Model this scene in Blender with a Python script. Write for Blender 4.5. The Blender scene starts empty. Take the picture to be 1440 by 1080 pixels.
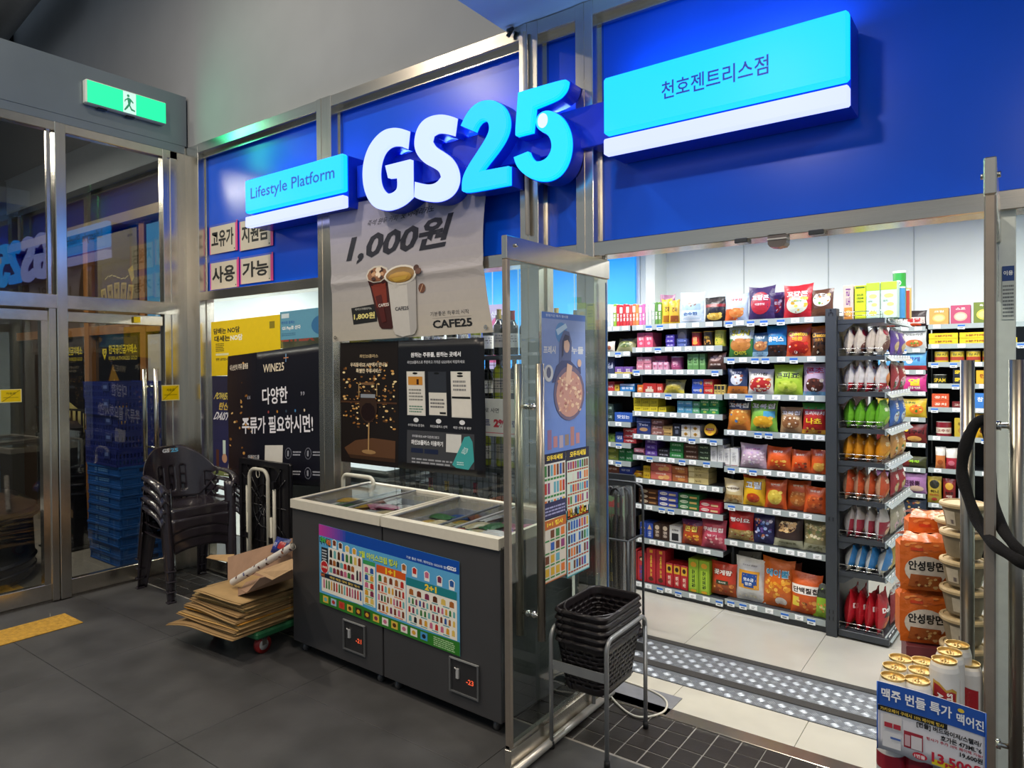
# Convenience-store front at night.  x runs along the shopfront, y into the shop, z up; metres.
import bpy, math, random
import numpy as np
from mathutils import Vector, Matrix
from mathutils.geometry import tessellate_polygon

SC = bpy.context.scene
COL = SC.collection
R = random.Random(7)
PI = math.pi

# ------------------------------------------------------------------ camera, world, lights, exposure
CAM = Vector((0, 0, 1.65)); FPX, CX, CY = 963.9, 720.0, 524.4
yaw, pit, rol = math.radians(36.10), math.radians(.652), math.radians(-.415)
fw = Vector((-math.sin(yaw) * math.cos(pit), math.cos(yaw) * math.cos(pit), -math.sin(pit)))
r0 = Vector((math.cos(yaw), math.sin(yaw), 0)); u0 = r0.cross(fw)
rt = math.cos(rol) * r0 + math.sin(rol) * u0
up = -math.sin(rol) * r0 + math.cos(rol) * u0
cd = bpy.data.cameras.new('camera'); cam = bpy.data.objects.new('camera', cd); COL.objects.link(cam)
cam.matrix_world = Matrix(((rt.x, up.x, -fw.x, CAM.x), (rt.y, up.y, -fw.y, CAM.y), (rt.z, up.z, -fw.z, CAM.z), (0, 0, 0, 1)))
cd.sensor_width = 36; cd.lens = FPX / 1440 * 36; cd.shift_y = -15.6 / 1440; cd.clip_start = .02; cd.clip_end = 100
SC.camera = cam
SC.view_settings.view_transform = 'Standard'; SC.view_settings.look = 'None'
SC.view_settings.exposure = 0.0; SC.view_settings.gamma = 1; SC.view_settings.use_curve_mapping = False
W = bpy.data.worlds.new('night'); SC.world = W; W.use_nodes = True
W.node_tree.nodes['Background'].inputs[0].default_value = (.30, .36, .42, 1)
W.node_tree.nodes['Background'].inputs[1].default_value = .85

def area(name, loc, size, power, col=(1, 1, 1), rot=(0, 0, 0), sy=None, spread=PI):
    l = bpy.data.lights.new(name, 'AREA'); l.shape = 'RECTANGLE'; l.size = size; l.size_y = sy or size
    l.energy = power; l.color = col; l.spread = spread
    o = bpy.data.objects.new(name, l); o.location = loc; o.rotation_euler = rot; COL.objects.link(o); return o

for i, (x, y) in enumerate([(-6.2, 3.9), (-4.2, 3.9), (-2.3, 3.75), (-.2, 3.75), (-4.2, 5.6), (-2.0, 5.5), (.2, 5.5), (-6.5, 5.6)]):
    area('shop_ceiling_light', (x, y, 2.84), 1.3, 52, (1, .985, .95), sy=.28)
# downlights set in the ceiling outside, in front of the shop
for x, y, e in [(-4.1, 1.25, 44), (-1.15, 1.3, 36), (-2.6, -.6, 46), (.6, -.4, 34), (1.1, 1.5, 22), (-5.6, -.9, 40)]:
    area('outside_downlight', (x, y, 3.40 if x > -2.21 else 5.3), .16, e if x > -2.21 else e * 1.7, (1, .86, .70))

# added lamps hidden on top of the signs, throwing blue light on the soffit
area('added_soffit_light', (-1.02, 2.96, 2.995), 1.0, 3.2, (.22, .52, 1), (PI, 0, 0), sy=.05)
area('added_soffit_light', (-2.45, 2.99, 2.93), 1.3, 2.6, (.25, .52, 1), (PI, 0, 0), sy=.05)
area('added_soffit_light', (-3.9, 2.96, 2.992), 1.0, 1.2, (.22, .52, 1), (PI, 0, 0), sy=.05)
area('exit_sign_light', (-5.41, 2.516, 3.665), .56, 2.6, (.08, 1, .52), (0, -PI / 2, 0), sy=.15)

# ------------------------------------------------------------------ pixel <-> place helpers (used to read real positions off the photograph)
def ray(px, py): return fw * FPX + rt * (px - CX) - up * (py - CY)
def onY(px, py, Y): d = ray(px, py); return CAM + d * (Y / d.y)
def onX(px, py, X): d = ray(px, py); return CAM + d * (X / d.x)
def onZ(px, py, Z=0): d = ray(px, py); return CAM + d * ((Z - CAM.z) / d.z)

_L = {}
def lin(h):
    if isinstance(h, str):
        if h not in _L: _L[h] = _lin(h)
        return _L[h]
    return _lin(h)
def _lin(h):
    if not isinstance(h, str): return tuple(h[:3]) + (1,)
    h = h.lstrip('#')
    if len(h) == 3: h = ''.join(c * 2 for c in h)
    o = []
    for i in (0, 2, 4):
        c = int(h[i:i + 2], 16) / 255
        o.append(c / 12.92 if c <= .04045 else ((c + .055) / 1.055) ** 2.4)
    return tuple(o) + (1,)

# ------------------------------------------------------------------ materials
MATS = {}
def mat(name, col=None, rough=.5, metal=0, noise=.06, nscale=30, bump=0, bscale=60, stretch=None, emit=0, coat=0, spec=.5, trans=0, alpha=1, ior=1.45):
    """procedural material; col=None reads the printed colours stored on the mesh"""
    m = bpy.data.materials.new(name); m.use_nodes = True; nt = m.node_tree; N = nt.nodes; L = nt.links
    b = N['Principled BSDF']
    tc = N.new('ShaderNodeTexCoord'); mp = N.new('ShaderNodeMapping'); L.new(tc.outputs['Object'], mp.inputs[0])
    if stretch: mp.inputs['Scale'].default_value = stretch
    nz = N.new('ShaderNodeTexNoise'); nz.inputs['Scale'].default_value = nscale; nz.inputs['Detail'].default_value = 5
    L.new(mp.outputs[0], nz.inputs[0])
    mx = N.new('ShaderNodeMix'); mx.data_type = 'RGBA'; mx.blend_type = 'MULTIPLY'; mx.inputs[0].default_value = 1
    ramp = N.new('ShaderNodeMapRange'); ramp.inputs[1].default_value = .3; ramp.inputs[2].default_value = .7
    ramp.inputs[3].default_value = 1 - noise; ramp.inputs[4].default_value = 1 + noise * .4
    L.new(nz.outputs[0], ramp.inputs[0]); L.new(ramp.outputs[0], mx.inputs[7])
    if col is None:
        at = N.new('ShaderNodeAttribute'); at.attribute_name = 'Col'; L.new(at.outputs[0], mx.inputs[6])
        src = at.outputs[0]
    else:
        mx.inputs[6].default_value = lin(col)
    L.new(mx.outputs[2], b.inputs['Base Color'])
    b.inputs['Roughness'].default_value = rough; b.inputs['Metallic'].default_value = metal
    b.inputs['Coat Weight'].default_value = coat; b.inputs['Coat Roughness'].default_value = .1
    b.inputs['Specular IOR Level'].default_value = spec; b.inputs['Transmission Weight'].default_value = trans; b.inputs['IOR'].default_value = ior
    b.inputs['Alpha'].default_value = alpha
    if emit:
        if col is None:
            L.new(at.outputs[0], b.inputs['Emission Color']); nt.links.remove(b.inputs['Base Color'].links[0]); b.inputs['Base Color'].default_value = (.05, .05, .06, 1)
        else: b.inputs['Emission Color'].default_value = lin(col)
        b.inputs['Emission Strength'].default_value = emit
    if bump:
        bn = N.new('ShaderNodeTexNoise'); bn.inputs['Scale'].default_value = bscale; bn.inputs['Detail'].default_value = 3
        L.new(mp.outputs[0], bn.inputs[0]); bp = N.new('ShaderNodeBump'); bp.inputs['Strength'].default_value = bump; bp.inputs['Distance'].default_value = .004
        L.new(bn.outputs[0], bp.inputs['Height']); L.new(bp.outputs[0], b.inputs['Normal'])
    MATS[name] = m; return m
def glassmat(name, tint=(1, 1, 1), base=.02, scale=1.0, rough=0.0):
    m = bpy.data.materials.new(name); m.use_nodes = True; nt = m.node_tree; N = nt.nodes; L = nt.links
    N.remove(N['Principled BSDF']); out = N['Material Output']
    t = N.new('ShaderNodeBsdfTransparent'); t.inputs[0].default_value = tuple(tint) + (1,)
    g = N.new('ShaderNodeBsdfGlossy'); g.inputs['Roughness'].default_value = rough
    fr = N.new('ShaderNodeFresnel'); fr.inputs[0].default_value = 1.5
    ma = N.new('ShaderNodeMath'); ma.operation = 'MULTIPLY_ADD'; ma.inputs[1].default_value = scale; ma.inputs[2].default_value = base; ma.use_clamp = True
    ge = N.new('ShaderNodeNewGeometry'); inv = N.new('ShaderNodeMath'); inv.operation = 'SUBTRACT'; inv.inputs[0].default_value = 1; L.new(ge.outputs['Backfacing'], inv.inputs[1])
    mu = N.new('ShaderNodeMath'); mu.operation = 'MULTIPLY'; L.new(fr.outputs[0], mu.inputs[0]); L.new(inv.outputs[0], mu.inputs[1]); L.new(mu.outputs[0], ma.inputs[0])   # reflect at the entry face only
    mx = N.new('ShaderNodeMixShader'); L.new(ma.outputs[0], mx.inputs[0]); L.new(t.outputs[0], mx.inputs[1]); L.new(g.outputs[0], mx.inputs[2]); L.new(mx.outputs[0], out.inputs[0])
    MATS[name] = m; return m

PAPER = mat('printed_paper', None, .55, noise=.03)
VINYL = mat('printed_vinyl', None, .34, noise=.03, spec=.4)
FILM = mat('snack_film', None, .30, noise=.10, nscale=40, bump=.9, bscale=34, spec=.6)
CARTON = mat('carton', None, .42, noise=.05)
CANMAT = mat('painted_can', None, .28, noise=.03, coat=.4)
PLAS = mat('coloured_plastic', None, .45, noise=.05)
GLOSSY = mat('glossy_plastic', None, .22, noise=.05, coat=.3)
STEEL = mat('brushed_steel', '#d6d0c4', .25, metal=1, noise=.10, nscale=18, stretch=(1, 1, .05), bump=.03, bscale=200)
STEELH = mat('brushed_steel_horizontal', '#dcd4c6', .22, metal=1, noise=.10, nscale=18, stretch=(.05, 1, 1), bump=.03, bscale=200)
CHROME = mat('chrome', '#cfccc4', .14, metal=1, noise=.03)
ALU = mat('anodised_aluminium', '#a69a8c', .42, metal=.8, noise=.06)
GREYPAINT = mat('grey_painted_steel', '#8f9192', .35, metal=.4, noise=.05)
BLUEPANEL = mat('blue_fascia_panel', '#0a52da', .24, noise=.05, nscale=3, spec=.55)
BLUEBODY = mat('blue_sign_body', '#0b35d0', .3, noise=.04)
EMIT = mat('lit_sign_face', None, .35, noise=.0, emit=.97, spec=.08)
SCREEN = mat('lit_display', None, .3, noise=.0, emit=.9)
GLASS = glassmat('clear_glass', (.95, .975, .965), .02, .9)
DGLASS = glassmat('door_glass', (.90, .95, .93), .035, 1.0)
VGLASS = glassmat('dim_glass', (.86, .88, .86), .05, 1.0)
LIDGLASS = glassmat('lid_glass', (.86, .88, .90), .02, .8)
WRAP = glassmat('clear_wrap', (.9, .92, .92), .26, 1.0, .22)
WHITEWALL = mat('white_wall', '#dfe6e4', .6, noise=.02, nscale=4)
GREYWALL = mat('grey_render', '#8d9196', .8, noise=.05, nscale=3)
SOFFIT = mat('soffit_board', '#b8c2ce', .7, noise=.04, nscale=3)
BLACKPLAS = mat('black_plastic', '#17161a', .30, noise=.10, bump=.05)
DARKSHELF = mat('dark_grey_shelving', '#3c4044', .4, metal=.2, noise=.05)
BLACKBACK = mat('black_back_panel', '#0d0e11', .5, noise=.1)
FRZ = mat('freezer_paint', '#3c3c3e', .42, noise=.05, nscale=8)
RIM = mat('freezer_rim', '#cfcabb', .4, noise=.04)
CARD = mat('corrugated_card', None, .85, noise=.12, nscale=14)
RUBBER = mat('black_rubber', '#0f0f10', .6, noise=.1)
WOOD = mat('orange_wood', '#8a5a2a', .5, noise=.25, nscale=12, stretch=(1, 1, .15))
FABRIC = mat('black_fabric', '#0b0b0d', .95, noise=.2, nscale=80, bump=.4, bscale=300)
WINE = mat('wine_glass', '#0a0d0c', .08, noise=.05, spec=.7)
GREENW = mat('pale_wine_glass', '#8a9328', .08, noise=.1, spec=.7)

# ------------------------------------------------------------------ mesh collector
class M:
    def __init__(s): s.v = []; s.f = []; s.c = []; s.k = []; s.sm = []
    def add(s, vs, fs, col='#fff', k=0, smooth=False):
        b = len(s.v); s.v.extend([tuple(p) for p in vs]); c = lin(col)
        for f in fs: s.f.append([b + i for i in f]); s.c.append(c); s.k.append(k); s.sm.append(smooth)
        return s
    def box(s, x0, x1, y0, y1, z0, z1, col='#fff', k=0, bev=0):
        if bev and min(x1 - x0, y1 - y0, z1 - z0) > 2.2 * bev:
            b = bev; xs = (x0, x0 + b, x1 - b, x1); ys = (y0, y0 + b, y1 - b, y1); zs = (z0, z0 + b, z1 - b, z1)
            P = []
            for sx in (0, 1):
                for sy in (0, 1):
                    for sz in (0, 1):
                        X = (xs[0], xs[3])[sx]; xi = (xs[1], xs[2])[sx]; Y = (ys[0], ys[3])[sy]; yi = (ys[1], ys[2])[sy]; Z = (zs[0], zs[3])[sz]; zi = (zs[1], zs[2])[sz]
                        P += [(X, yi, zi), (xi, Y, zi), (xi, yi, Z)]
            g = lambda a, b_, c, d: (a * 4 + b_ * 2 + c) * 3 + d
            F = [[g(0,0,0,0), g(0,0,1,0), g(0,1,1,0), g(0,1,0,0)], [g(1,0,0,0), g(1,1,0,0), g(1,1,1,0), g(1,0,1,0)],
                 [g(0,0,0,1), g(1,0,0,1), g(1,0,1,1), g(0,0,1,1)], [g(0,1,0,1), g(0,1,1,1), g(1,1,1,1), g(1,1,0,1)],
                 [g(0,0,0,2), g(0,1,0,2), g(1,1,0,2), g(1,0,0,2)], [g(0,0,1,2), g(1,0,1,2), g(1,1,1,2), g(0,1,1,2)]]
            for a in (0, 1):
                for c in (0, 1):
                    F.append([g(a,c,0,0), g(a,c,0,1), g(a,c,1,1), g(a,c,1,0)]); F.append([g(a,0,c,0), g(a,0,c,2), g(a,1,c,2), g(a,1,c,0)]); F.append([g(0,a,c,1), g(0,a,c,2), g(1,a,c,2), g(1,a,c,1)])
                    for d in (0, 1): F.append([g(a,c,d,0), g(a,c,d,1), g(a,c,d,2)])
            return s.add(P, F, col, k)
        P = [(x, y, z) for x in (x0, x1) for y in (y0, y1) for z in (z0, z1)]
        return s.add(P, [[0, 1, 3, 2], [4, 6, 7, 5], [0, 4, 5, 1], [2, 3, 7, 6], [0, 2, 6, 4], [1, 5, 7, 3]], col, k)
    def tube(s, pts, r, n=8, col='#fff', k=0, cap=True, rr=None):
        P = [Vector(p) for p in pts]; V = []; F = []; up_ = None
        for i, p in enumerate(P):
            t = (P[min(i + 1, len(P) - 1)] - P[max(i - 1, 0)]).normalized()
            if up_ is None: up_ = t.cross(Vector((0, 0, 1)) if abs(t.z) < .9 else Vector((1, 0, 0))).normalized()
            else: up_ = (up_ - t * up_.dot(t)).normalized()
            w = t.cross(up_); q = rr[i] if rr else r
            for j in range(n):
                a = 2 * PI * j / n; V.append(p + (up_ * math.cos(a) + w * math.sin(a)) * q)
        for i in range(len(P) - 1):
            for j in range(n): F.append([i * n + j, i * n + (j + 1) % n, (i + 1) * n + (j + 1) % n, (i + 1) * n + j])
        if cap: F.append(list(range(n))[::-1]); F.append([(len(P) - 1) * n + j for j in range(n)])
        return s.add(V, F, col, k, True)
    def lathe(s, prof, n=16, cen=(0, 0, 0), col='#fff', k=0, smooth=True, cols=None):
        V = []; cx, cy, cz = cen
        for r, z in prof:
            for j in range(n): a = 2 * PI * j / n; V.append((cx + r * math.cos(a), cy + r * math.sin(a), cz + z))
        for i in range(len(prof) - 1):
            s.add([V[q] for q in range(i * n, (i + 2) * n)], [[j, (j + 1) % n, n + (j + 1) % n, n + j] for j in range(n)], cols[i] if cols else col, k, smooth)
        return s
    def disc(s, cx, cy, z, r, n=16, col='#fff', k=0):
        return s.add([(cx + r * math.cos(2 * PI * j / n), cy + r * math.sin(2 * PI * j / n), z) for j in range(n)], [list(range(n))], col, k)
    def surf(s, fn, nu, nv, th=0, col='#fff', k=0, hole=None, smooth=True, colf=None):
        """sheet fn(u,v)->point, optionally thickened by th along its normal, with holes"""
        G = [[Vector(fn(i / nu, j / nv)) for j in range(nv + 1)] for i in range(nu + 1)]
        def nrm(i, j):
            a = G[min(i + 1, nu)][j] - G[max(i - 1, 0)][j]; b = G[i][min(j + 1, nv)] - G[i][max(j - 1, 0)]
            c = a.cross(b); return c.normalized() if c.length > 1e-12 else Vector((0, 0, 1))
        V = [G[i][j] for i in range(nu + 1) for j in range(nv + 1)]; n1 = nv + 1; T = len(V)
        keep = {(i, j) for i in range(nu) for j in range(nv) if not (hole and hole((i + .5) / nu, (j + .5) / nv))}
        b = len(s.v)
        if th: V = V + [G[i][j] + nrm(i, j) * th for i in range(nu + 1) for j in range(nv + 1)]
        s.v.extend([tuple(p) for p in V]); c0 = lin(col)
        def put(f, c): s.f.append([b + q for q in f]); s.c.append(c); s.k.append(k); s.sm.append(smooth)
        for (i, j) in keep:
            q = [i * n1 + j, (i + 1) * n1 + j, (i + 1) * n1 + j + 1, i * n1 + j + 1]
            c = lin(colf((i + .5) / nu, (j + .5) / nv)) if colf else c0
            put(q[::-1] if th else q, c)
            if th:
                put([a + T for a in q], c)
                for (di, dj, e) in ((0, -1, (0, 1)), (1, 0, (1, 2)), (0, 1, (2, 3)), (-1, 0, (3, 0))):
                    if (i + di, j + dj) not in keep: a_, b_ = q[e[0]], q[e[1]]; put([a_, b_, b_ + T, a_ + T], c)
        return s
    def poly(s, pts, O, U, Wd, col='#fff', k=0, depth=None):
        """filled 2-D outline pts in the plane O + x*U + y*Wd, optionally extruded by vector depth"""
        P = [Vector(O) + Vector(U) * x + Vector(Wd) * y for x, y in pts]; n = len(P)
        T = tessellate_polygon([[Vector((x, y, 0)) for x, y in pts]])
        s.add(P, [list(t) for t in T], col, k)
        if depth is not None:
            d = Vector(depth); Q = [p + d for p in P]
            s.add(Q, [list(t)[::-1] for t in T], col, k)
            s.add(P + Q, [[i, (i + 1) % n, n + (i + 1) % n, n + i] for i in range(n)], col, k)
        return s
    def tf(s, mtx, start=0):
        for i in range(start, len(s.v)): s.v[i] = tuple(mtx @ Vector(s.v[i]))
        return s
    def mesh(s, name, mats):
        me = bpy.data.meshes.new(name); me.from_pydata(s.v, [], s.f)
        if not isinstance(mats, (list, tuple)): mats = [mats]
        for m in mats: me.materials.append(m)
        n = len(me.polygons)
        if any(s.k): me.polygons.foreach_set('material_index', s.k)
        me.polygons.foreach_set('use_smooth', s.sm)
        ca = me.color_attributes.new('Col', 'FLOAT_COLOR', 'CORNER')
        cnt = np.array([len(f) for f in s.f]); arr = np.repeat(np.array([tuple(c)[:4] for c in s.c], dtype=np.float32), cnt, axis=0)
        ca.data.foreach_set('color', arr.ravel()); me.update(); return me
    def ob(s, name, mats, parent=None, loc=None, rz=0):
        o = bpy.data.objects.new(name, s.mesh(name, mats)); COL.objects.link(o)
        if parent is not None: o.parent = parent
        if loc is not None: o.location = loc
        if rz: o.rotation_euler = (0, 0, rz)
        return o

LABELS = []
def tag(o, label, cat, group=None, kind=None):
    o['label'] = label; o['category'] = cat
    if group: o['group'] = group
    if kind: o['kind'] = kind
    return o
def thing(name, label, cat, loc=(0, 0, 0), rz=0, group=None):
    o = bpy.data.objects.new(name, None); COL.objects.link(o); o.empty_display_size = .05
    o.location = loc; o.rotation_euler = (0, 0, rz); return tag(o, label, cat, group)
def struct(o, label=None):
    o['kind'] = 'structure'
    if label: o['label'] = label
    return o
def dup(root, loc, rz=None, label=None, group=None, parent=None):
    r = root.copy(); COL.objects.link(r); r.location = loc
    if rz is not None: r.rotation_euler = (0, 0, rz)
    if label: r['label'] = label
    if group: r['group'] = group
    if parent: r.parent = parent
    for ch in list(root.children):
        c = ch.copy(); COL.objects.link(c); c.parent = r
        for g in list(ch.children): d = g.copy(); COL.objects.link(d); d.parent = c
    return r

# ------------------------------------------------------------------ lettering
TXT = {}
FO = bpy.data.objects.new('lettering', bpy.data.curves.new('lettering', 'FONT')); FO.data.resolution_u = 2
def letters(s, bold):
    """outline triangles of a word, scaled to the unit square"""
    if bold > .032 and any(ord(ch) > 0x1100 for ch in s): bold = .032      # heavier strokes would close up Hangul counters
    if (s, bold) not in TXT:
        FO.data.body = s; FO.data.offset = bold; me = FO.to_mesh()
        V = np.array([v.co[:2] for v in me.vertices]); F = [list(p.vertices) for p in me.polygons]; lo = V.min(0)
        TXT[(s, bold)] = ((V - lo) / (V.max(0) - lo), F); FO.to_mesh_clear()
    return TXT[(s, bold)]

def art(m, S, ops, k=0, tess=0, l0=0):
    """flat print: ops in unit coordinates laid on the surface S(u, v, layer)"""
    def put(P2, F2, c, l):      # on curved sheets long triangles are cut so the print follows the sheet
        if tess:
            mx_ = 1.3 / tess; work = [tuple(f) for f in F2]; out = []; P2 = list(P2); mid = {}
            while work:
                f = work.pop(); e = [(abs(P2[f[i]][0] - P2[f[(i + 1) % 3]][0]) + abs(P2[f[i]][1] - P2[f[(i + 1) % 3]][1]), i) for i in range(3)]; L_, i = max(e)
                if L_ > mx_ and len(out) < 6000:
                    a, b, c3 = f[i], f[(i + 1) % 3], f[(i + 2) % 3]; key = (min(a, b), max(a, b))
                    if key not in mid: mid[key] = len(P2); P2.append(((P2[a][0] + P2[b][0]) / 2, (P2[a][1] + P2[b][1]) / 2))
                    mm = mid[key]; work += [(a, mm, c3), (mm, b, c3)]
                else: out.append(list(f))
            F2 = out
        m.add([S(x, y, l) for x, y in P2], F2, c, k)
    boxes_ = []
    for op in ops:
        t = op[0]; l = l0
        if t in 'rg': bb = (op[1], op[2], op[3], op[4])
        elif t == 'e': bb = (op[1] - op[3], op[2] - op[4], op[1] + op[3], op[2] + op[4])
        elif t == 't': rt_ = len(op) > 9 and op[9]; hw = max(op[4], op[5]) / 2 if rt_ else op[4] / 2; hh = max(op[4], op[5]) / 2 if rt_ else op[5] / 2; bb = (op[2] - hw, op[3] - hh, op[2] + hw, op[3] + hh)
        elif t == 'p': bb = (min(p[0] for p in op[1]), min(p[1] for p in op[1]), max(p[0] for p in op[1]), max(p[1] for p in op[1]))
        elif t == 'c': bb = (op[2] - op[6], op[3] - op[7], op[4] + op[6], op[5] + op[7])
        else: bb = op[2:6]
        for b_, lb_ in boxes_:
            if lb_ >= l and b_[0] < bb[2] and bb[0] < b_[2] and b_[1] < bb[3] and bb[1] < b_[3]: l = lb_ + 1
        boxes_.append((bb, l))
        if t == 'r':
            _, u0_, v0_, u1_, v1_, c = op
            nu = max(1, int(abs(u1_ - u0_) * tess + .5)) if tess else 1; nv = max(1, int(abs(v1_ - v0_) * tess + .5)) if tess else 1
            P = [S(u0_ + (u1_ - u0_) * i / nu, v0_ + (v1_ - v0_) * j / nv, l) for i in range(nu + 1) for j in range(nv + 1)]
            m.add(P, [[i * (nv + 1) + j, (i + 1) * (nv + 1) + j, (i + 1) * (nv + 1) + j + 1, i * (nv + 1) + j + 1] for i in range(nu) for j in range(nv)], c, k, bool(tess))
        elif t == 'e':
            _, cu, cv, ru, rv, c = op; rings = 3 if tess else 1; n = 20 if max(ru, rv) > .08 else 10
            P = [S(cu, cv, l)]; F = []
            for q in range(1, rings + 1):
                P += [S(cu + ru * q / rings * math.cos(2 * PI * j / n), cv + rv * q / rings * math.sin(2 * PI * j / n), l) for j in range(n)]
            F += [[0, 1 + j, 1 + (j + 1) % n] for j in range(n)]
            for q in range(rings - 1): F += [[1 + q * n + j, 1 + q * n + n + j, 1 + q * n + n + (j + 1) % n, 1 + q * n + (j + 1) % n] for j in range(n)]
            m.add(P, F, c, k, bool(tess))
        elif t == 't':
            _, s_, cu, cv, w, h, c = op[:7]; bold = op[7] if len(op) > 7 else .02; sl = op[8] if len(op) > 8 else 0; rot = op[9] if len(op) > 9 else 0
            V, F = letters(s_, bold); ca, sa = math.cos(rot), math.sin(rot); P_ = []
            for x, y in V:
                a = (x - .5) * w + (y - .5) * sl * w; b = (y - .5) * h; P_.append((cu + a * ca - b * sa, cv + a * sa + b * ca))
            put(P_, F, c, l)
        elif t == 'p':
            _, pts, c = op; T = tessellate_polygon([[Vector((x, y, 0)) for x, y in pts]])
            put(list(pts), [list(q) for q in T], c, l)
        elif t == 'g':      # printed colour fade, in steps
            _, u0_, v0_, u1_, v1_, ca_, cb_, ax, n = op; A, B = lin(ca_), lin(cb_)
            for i in range(n):
                f0, f1 = i / n, (i + 1) / n; f = (i + .5) / n; c = tuple(A[q] + (B[q] - A[q]) * f for q in range(3)) + (1,)
                if ax == 0: a = (u0_ + (u1_ - u0_) * f0, v0_, u0_ + (u1_ - u0_) * f1, v1_)
                else: a = (u0_, v0_ + (v1_ - v0_) * f0, u1_, v0_ + (v1_ - v0_) * f1)
                put([(a[0], a[1]), (a[2], a[1]), (a[2], a[3]), (a[0], a[3])], [[0, 1, 2], [0, 2, 3]], c, l)
        elif t == 'c':      # scattered crumbs / chips / dots
            _, n, u0_, v0_, u1_, v1_, su, sv, cols, seed = op; r = random.Random(seed)
            for i in range(n):
                a, b = r.uniform(u0_, u1_), r.uniform(v0_, v1_); q = r.uniform(0, PI); z = r.uniform(.6, 1.3); w = 6; el = r.uniform(.55, 1)
                m.add([S(a + su * z * (math.cos(2 * PI * j / w) * math.cos(q) - el * math.sin(2 * PI * j / w) * math.sin(q)), b + sv * z * (math.cos(2 * PI * j / w) * math.sin(q) + el * math.sin(2 * PI * j / w) * math.cos(q)), l + (i % 5) * .15) for j in range(w)], [list(range(w))], r.choice(cols), k)
        elif t == 'l':      # lines of print too small to read
            _, n, u0_, v0_, u1_, v1_, c, seed = op; r = random.Random(seed); h = (v1_ - v0_) / n
            for i in range(n):
                x = u0_; yb = v1_ - (i + .75) * h
                while x < u1_ - .01:
                    w = min(r.uniform(.06, .2) * (u1_ - u0_), u1_ - x); m.add([S(x, yb, l), S(x + w, yb, l), S(x + w, yb + h * .5, l), S(x, yb + h * .5, l)], [[0, 1, 2, 3]], c, k); x += w + .025 * (u1_ - u0_)
def plane(O, U, V_, eps=.0004):
    O, U, V_ = Vector(O), Vector(U), Vector(V_); n = U.cross(V_).normalized()
    return lambda u, v, l=0: O + U * u + V_ * v + n * (eps * (l + 1))
def sheet(name, O, U, V_, base, ops, th=.004, mt=None, wav=0, holes=None):
    """a flat or slightly wavy printed sheet: body with thickness and print on its front"""
    O, U, V_ = Vector(O), Vector(U), Vector(V_); n = U.cross(V_).normalized(); m = M()
    def D(u, v): return wav * (math.sin(u * 5 + v * 3) * .6 + math.sin(v * 9 + 1) * .4) if wav else 0
    S = lambda u, v, l=0: O + U * u + V_ * v + n * (D(u, v) + (.0009 if wav else .0004) * (l + 1))
    if wav: m.surf(lambda u, v: O + U * u + V_ * v + n * D(u, v), 16, 16, -th, base)
    else:
        P = [O, O + U, O + U + V_, O + V_]; m.add(P + [p - n * th for p in P], [[0, 1, 2, 3], [7, 6, 5, 4], [0, 4, 5, 1], [1, 5, 6, 2], [2, 6, 7, 3], [3, 7, 4, 0]], base)
    art(m, S, ops, tess=16 if wav else 0)
    return m.ob(name, mt or PAPER)
# ================================================================== THE SETTING
XL = -5.48          # plane of the vestibule wall on the left
FY = 3.02           # plane of the shopfront
# ---- floor
FLOORM = mat('dark_stone_tile', '#454546', .42, noise=.38, nscale=3.2, bump=.08, bscale=30, spec=.45)
BTILE = mat('black_small_tile', '#2a2624', .38, noise=.25, nscale=9, bump=.15, bscale=60)
GROUT = mat('pale_grout', '#8f8b84', .8, noise=.15)
INFLOOR = mat('pale_vinyl_floor', '#a9a69c', .22, noise=.05, nscale=5, spec=.5)
CREAM = mat('cream_floor', '#bcb7a8', .4, noise=.07, nscale=7)
PLATE = mat('checker_plate', '#9ba0a6', .42, metal=.75, noise=.15, nscale=50)
STRIPM = mat('rubber_strip', '#3a3836', .8, noise=.35, nscale=200)
MATM = mat('entrance_matting', '#6d675f', .9, noise=.3, nscale=120, bump=.6, bscale=220)
m = M(); m.box(-11, 4, -3.2, 7.1, -.12, -.008)
fl = struct(m.ob('floor', mat('floor_slab', '#4c4b49', .7)))
def tiles(name, xs, ys, mt, gap, z1=0.0, z0=-.008, jit=0):
    for i in range(len(xs) - 1):
        for j in range(len(ys) - 1):
            q = M(); dz = -R.random() * jit
            q.box(xs[i] + gap, xs[i + 1] - gap, ys[j] + gap, ys[j + 1] - gap, z0, z1 + dz, bev=.0012)
            q.ob(name, mt, fl)
xs = [-7.77 + 1.2 * i for i in range(10)]
xs = [x for x in xs if x > XL + .3]; tiles('floor_tile', [XL + .02] + xs, [-1.453, -.853, -.253, .347, .947, 1.547, 2.147, 2.568], FLOORM, .0012, jit=.0006)
q = M(); q.box(XL, .8, 2.568, 3.0, -.0078, -.0035); q.ob('grout_bed', GROUT, fl)
q = M(); q.box(-.049, .049, -.049, .049, -.006, 0, bev=.002); sq = q.mesh('small_tile', BTILE)
for i in range(58):
    for j in range(4):
        x = -5.43 + .103 * i; y = 2.632 + .103 * j
        if x > -4.2 and x < -3.4 and y > 2.7: continue
        o = bpy.data.objects.new('small_tile', sq); COL.objects.link(o); o.parent = fl; o.location = (x + R.uniform(-.001, .001), y, R.uniform(-.001, .0006))
q = M(); q.box(-1.66, .8, 2.985, 3.07, -.006, .004, bev=.002); q.ob('threshold_strip', STEELH, fl)
tiles('threshold_tile', [-1.96, -1.36, -.755, -.15, .6], [3.072, 3.335], CREAM, .0012)
tiles('shop_floor_tile', [-7.41 + .65 * i for i in range(15)], [3.835, 4.485, 5.135, 5.785, 6.45], INFLOOR, .0009)
tiles('shop_floor_tile', [-5.46, -4.81, -4.16, -3.51, -2.86, -1.965], [3.12, 3.83], INFLOOR, .0009)
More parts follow.
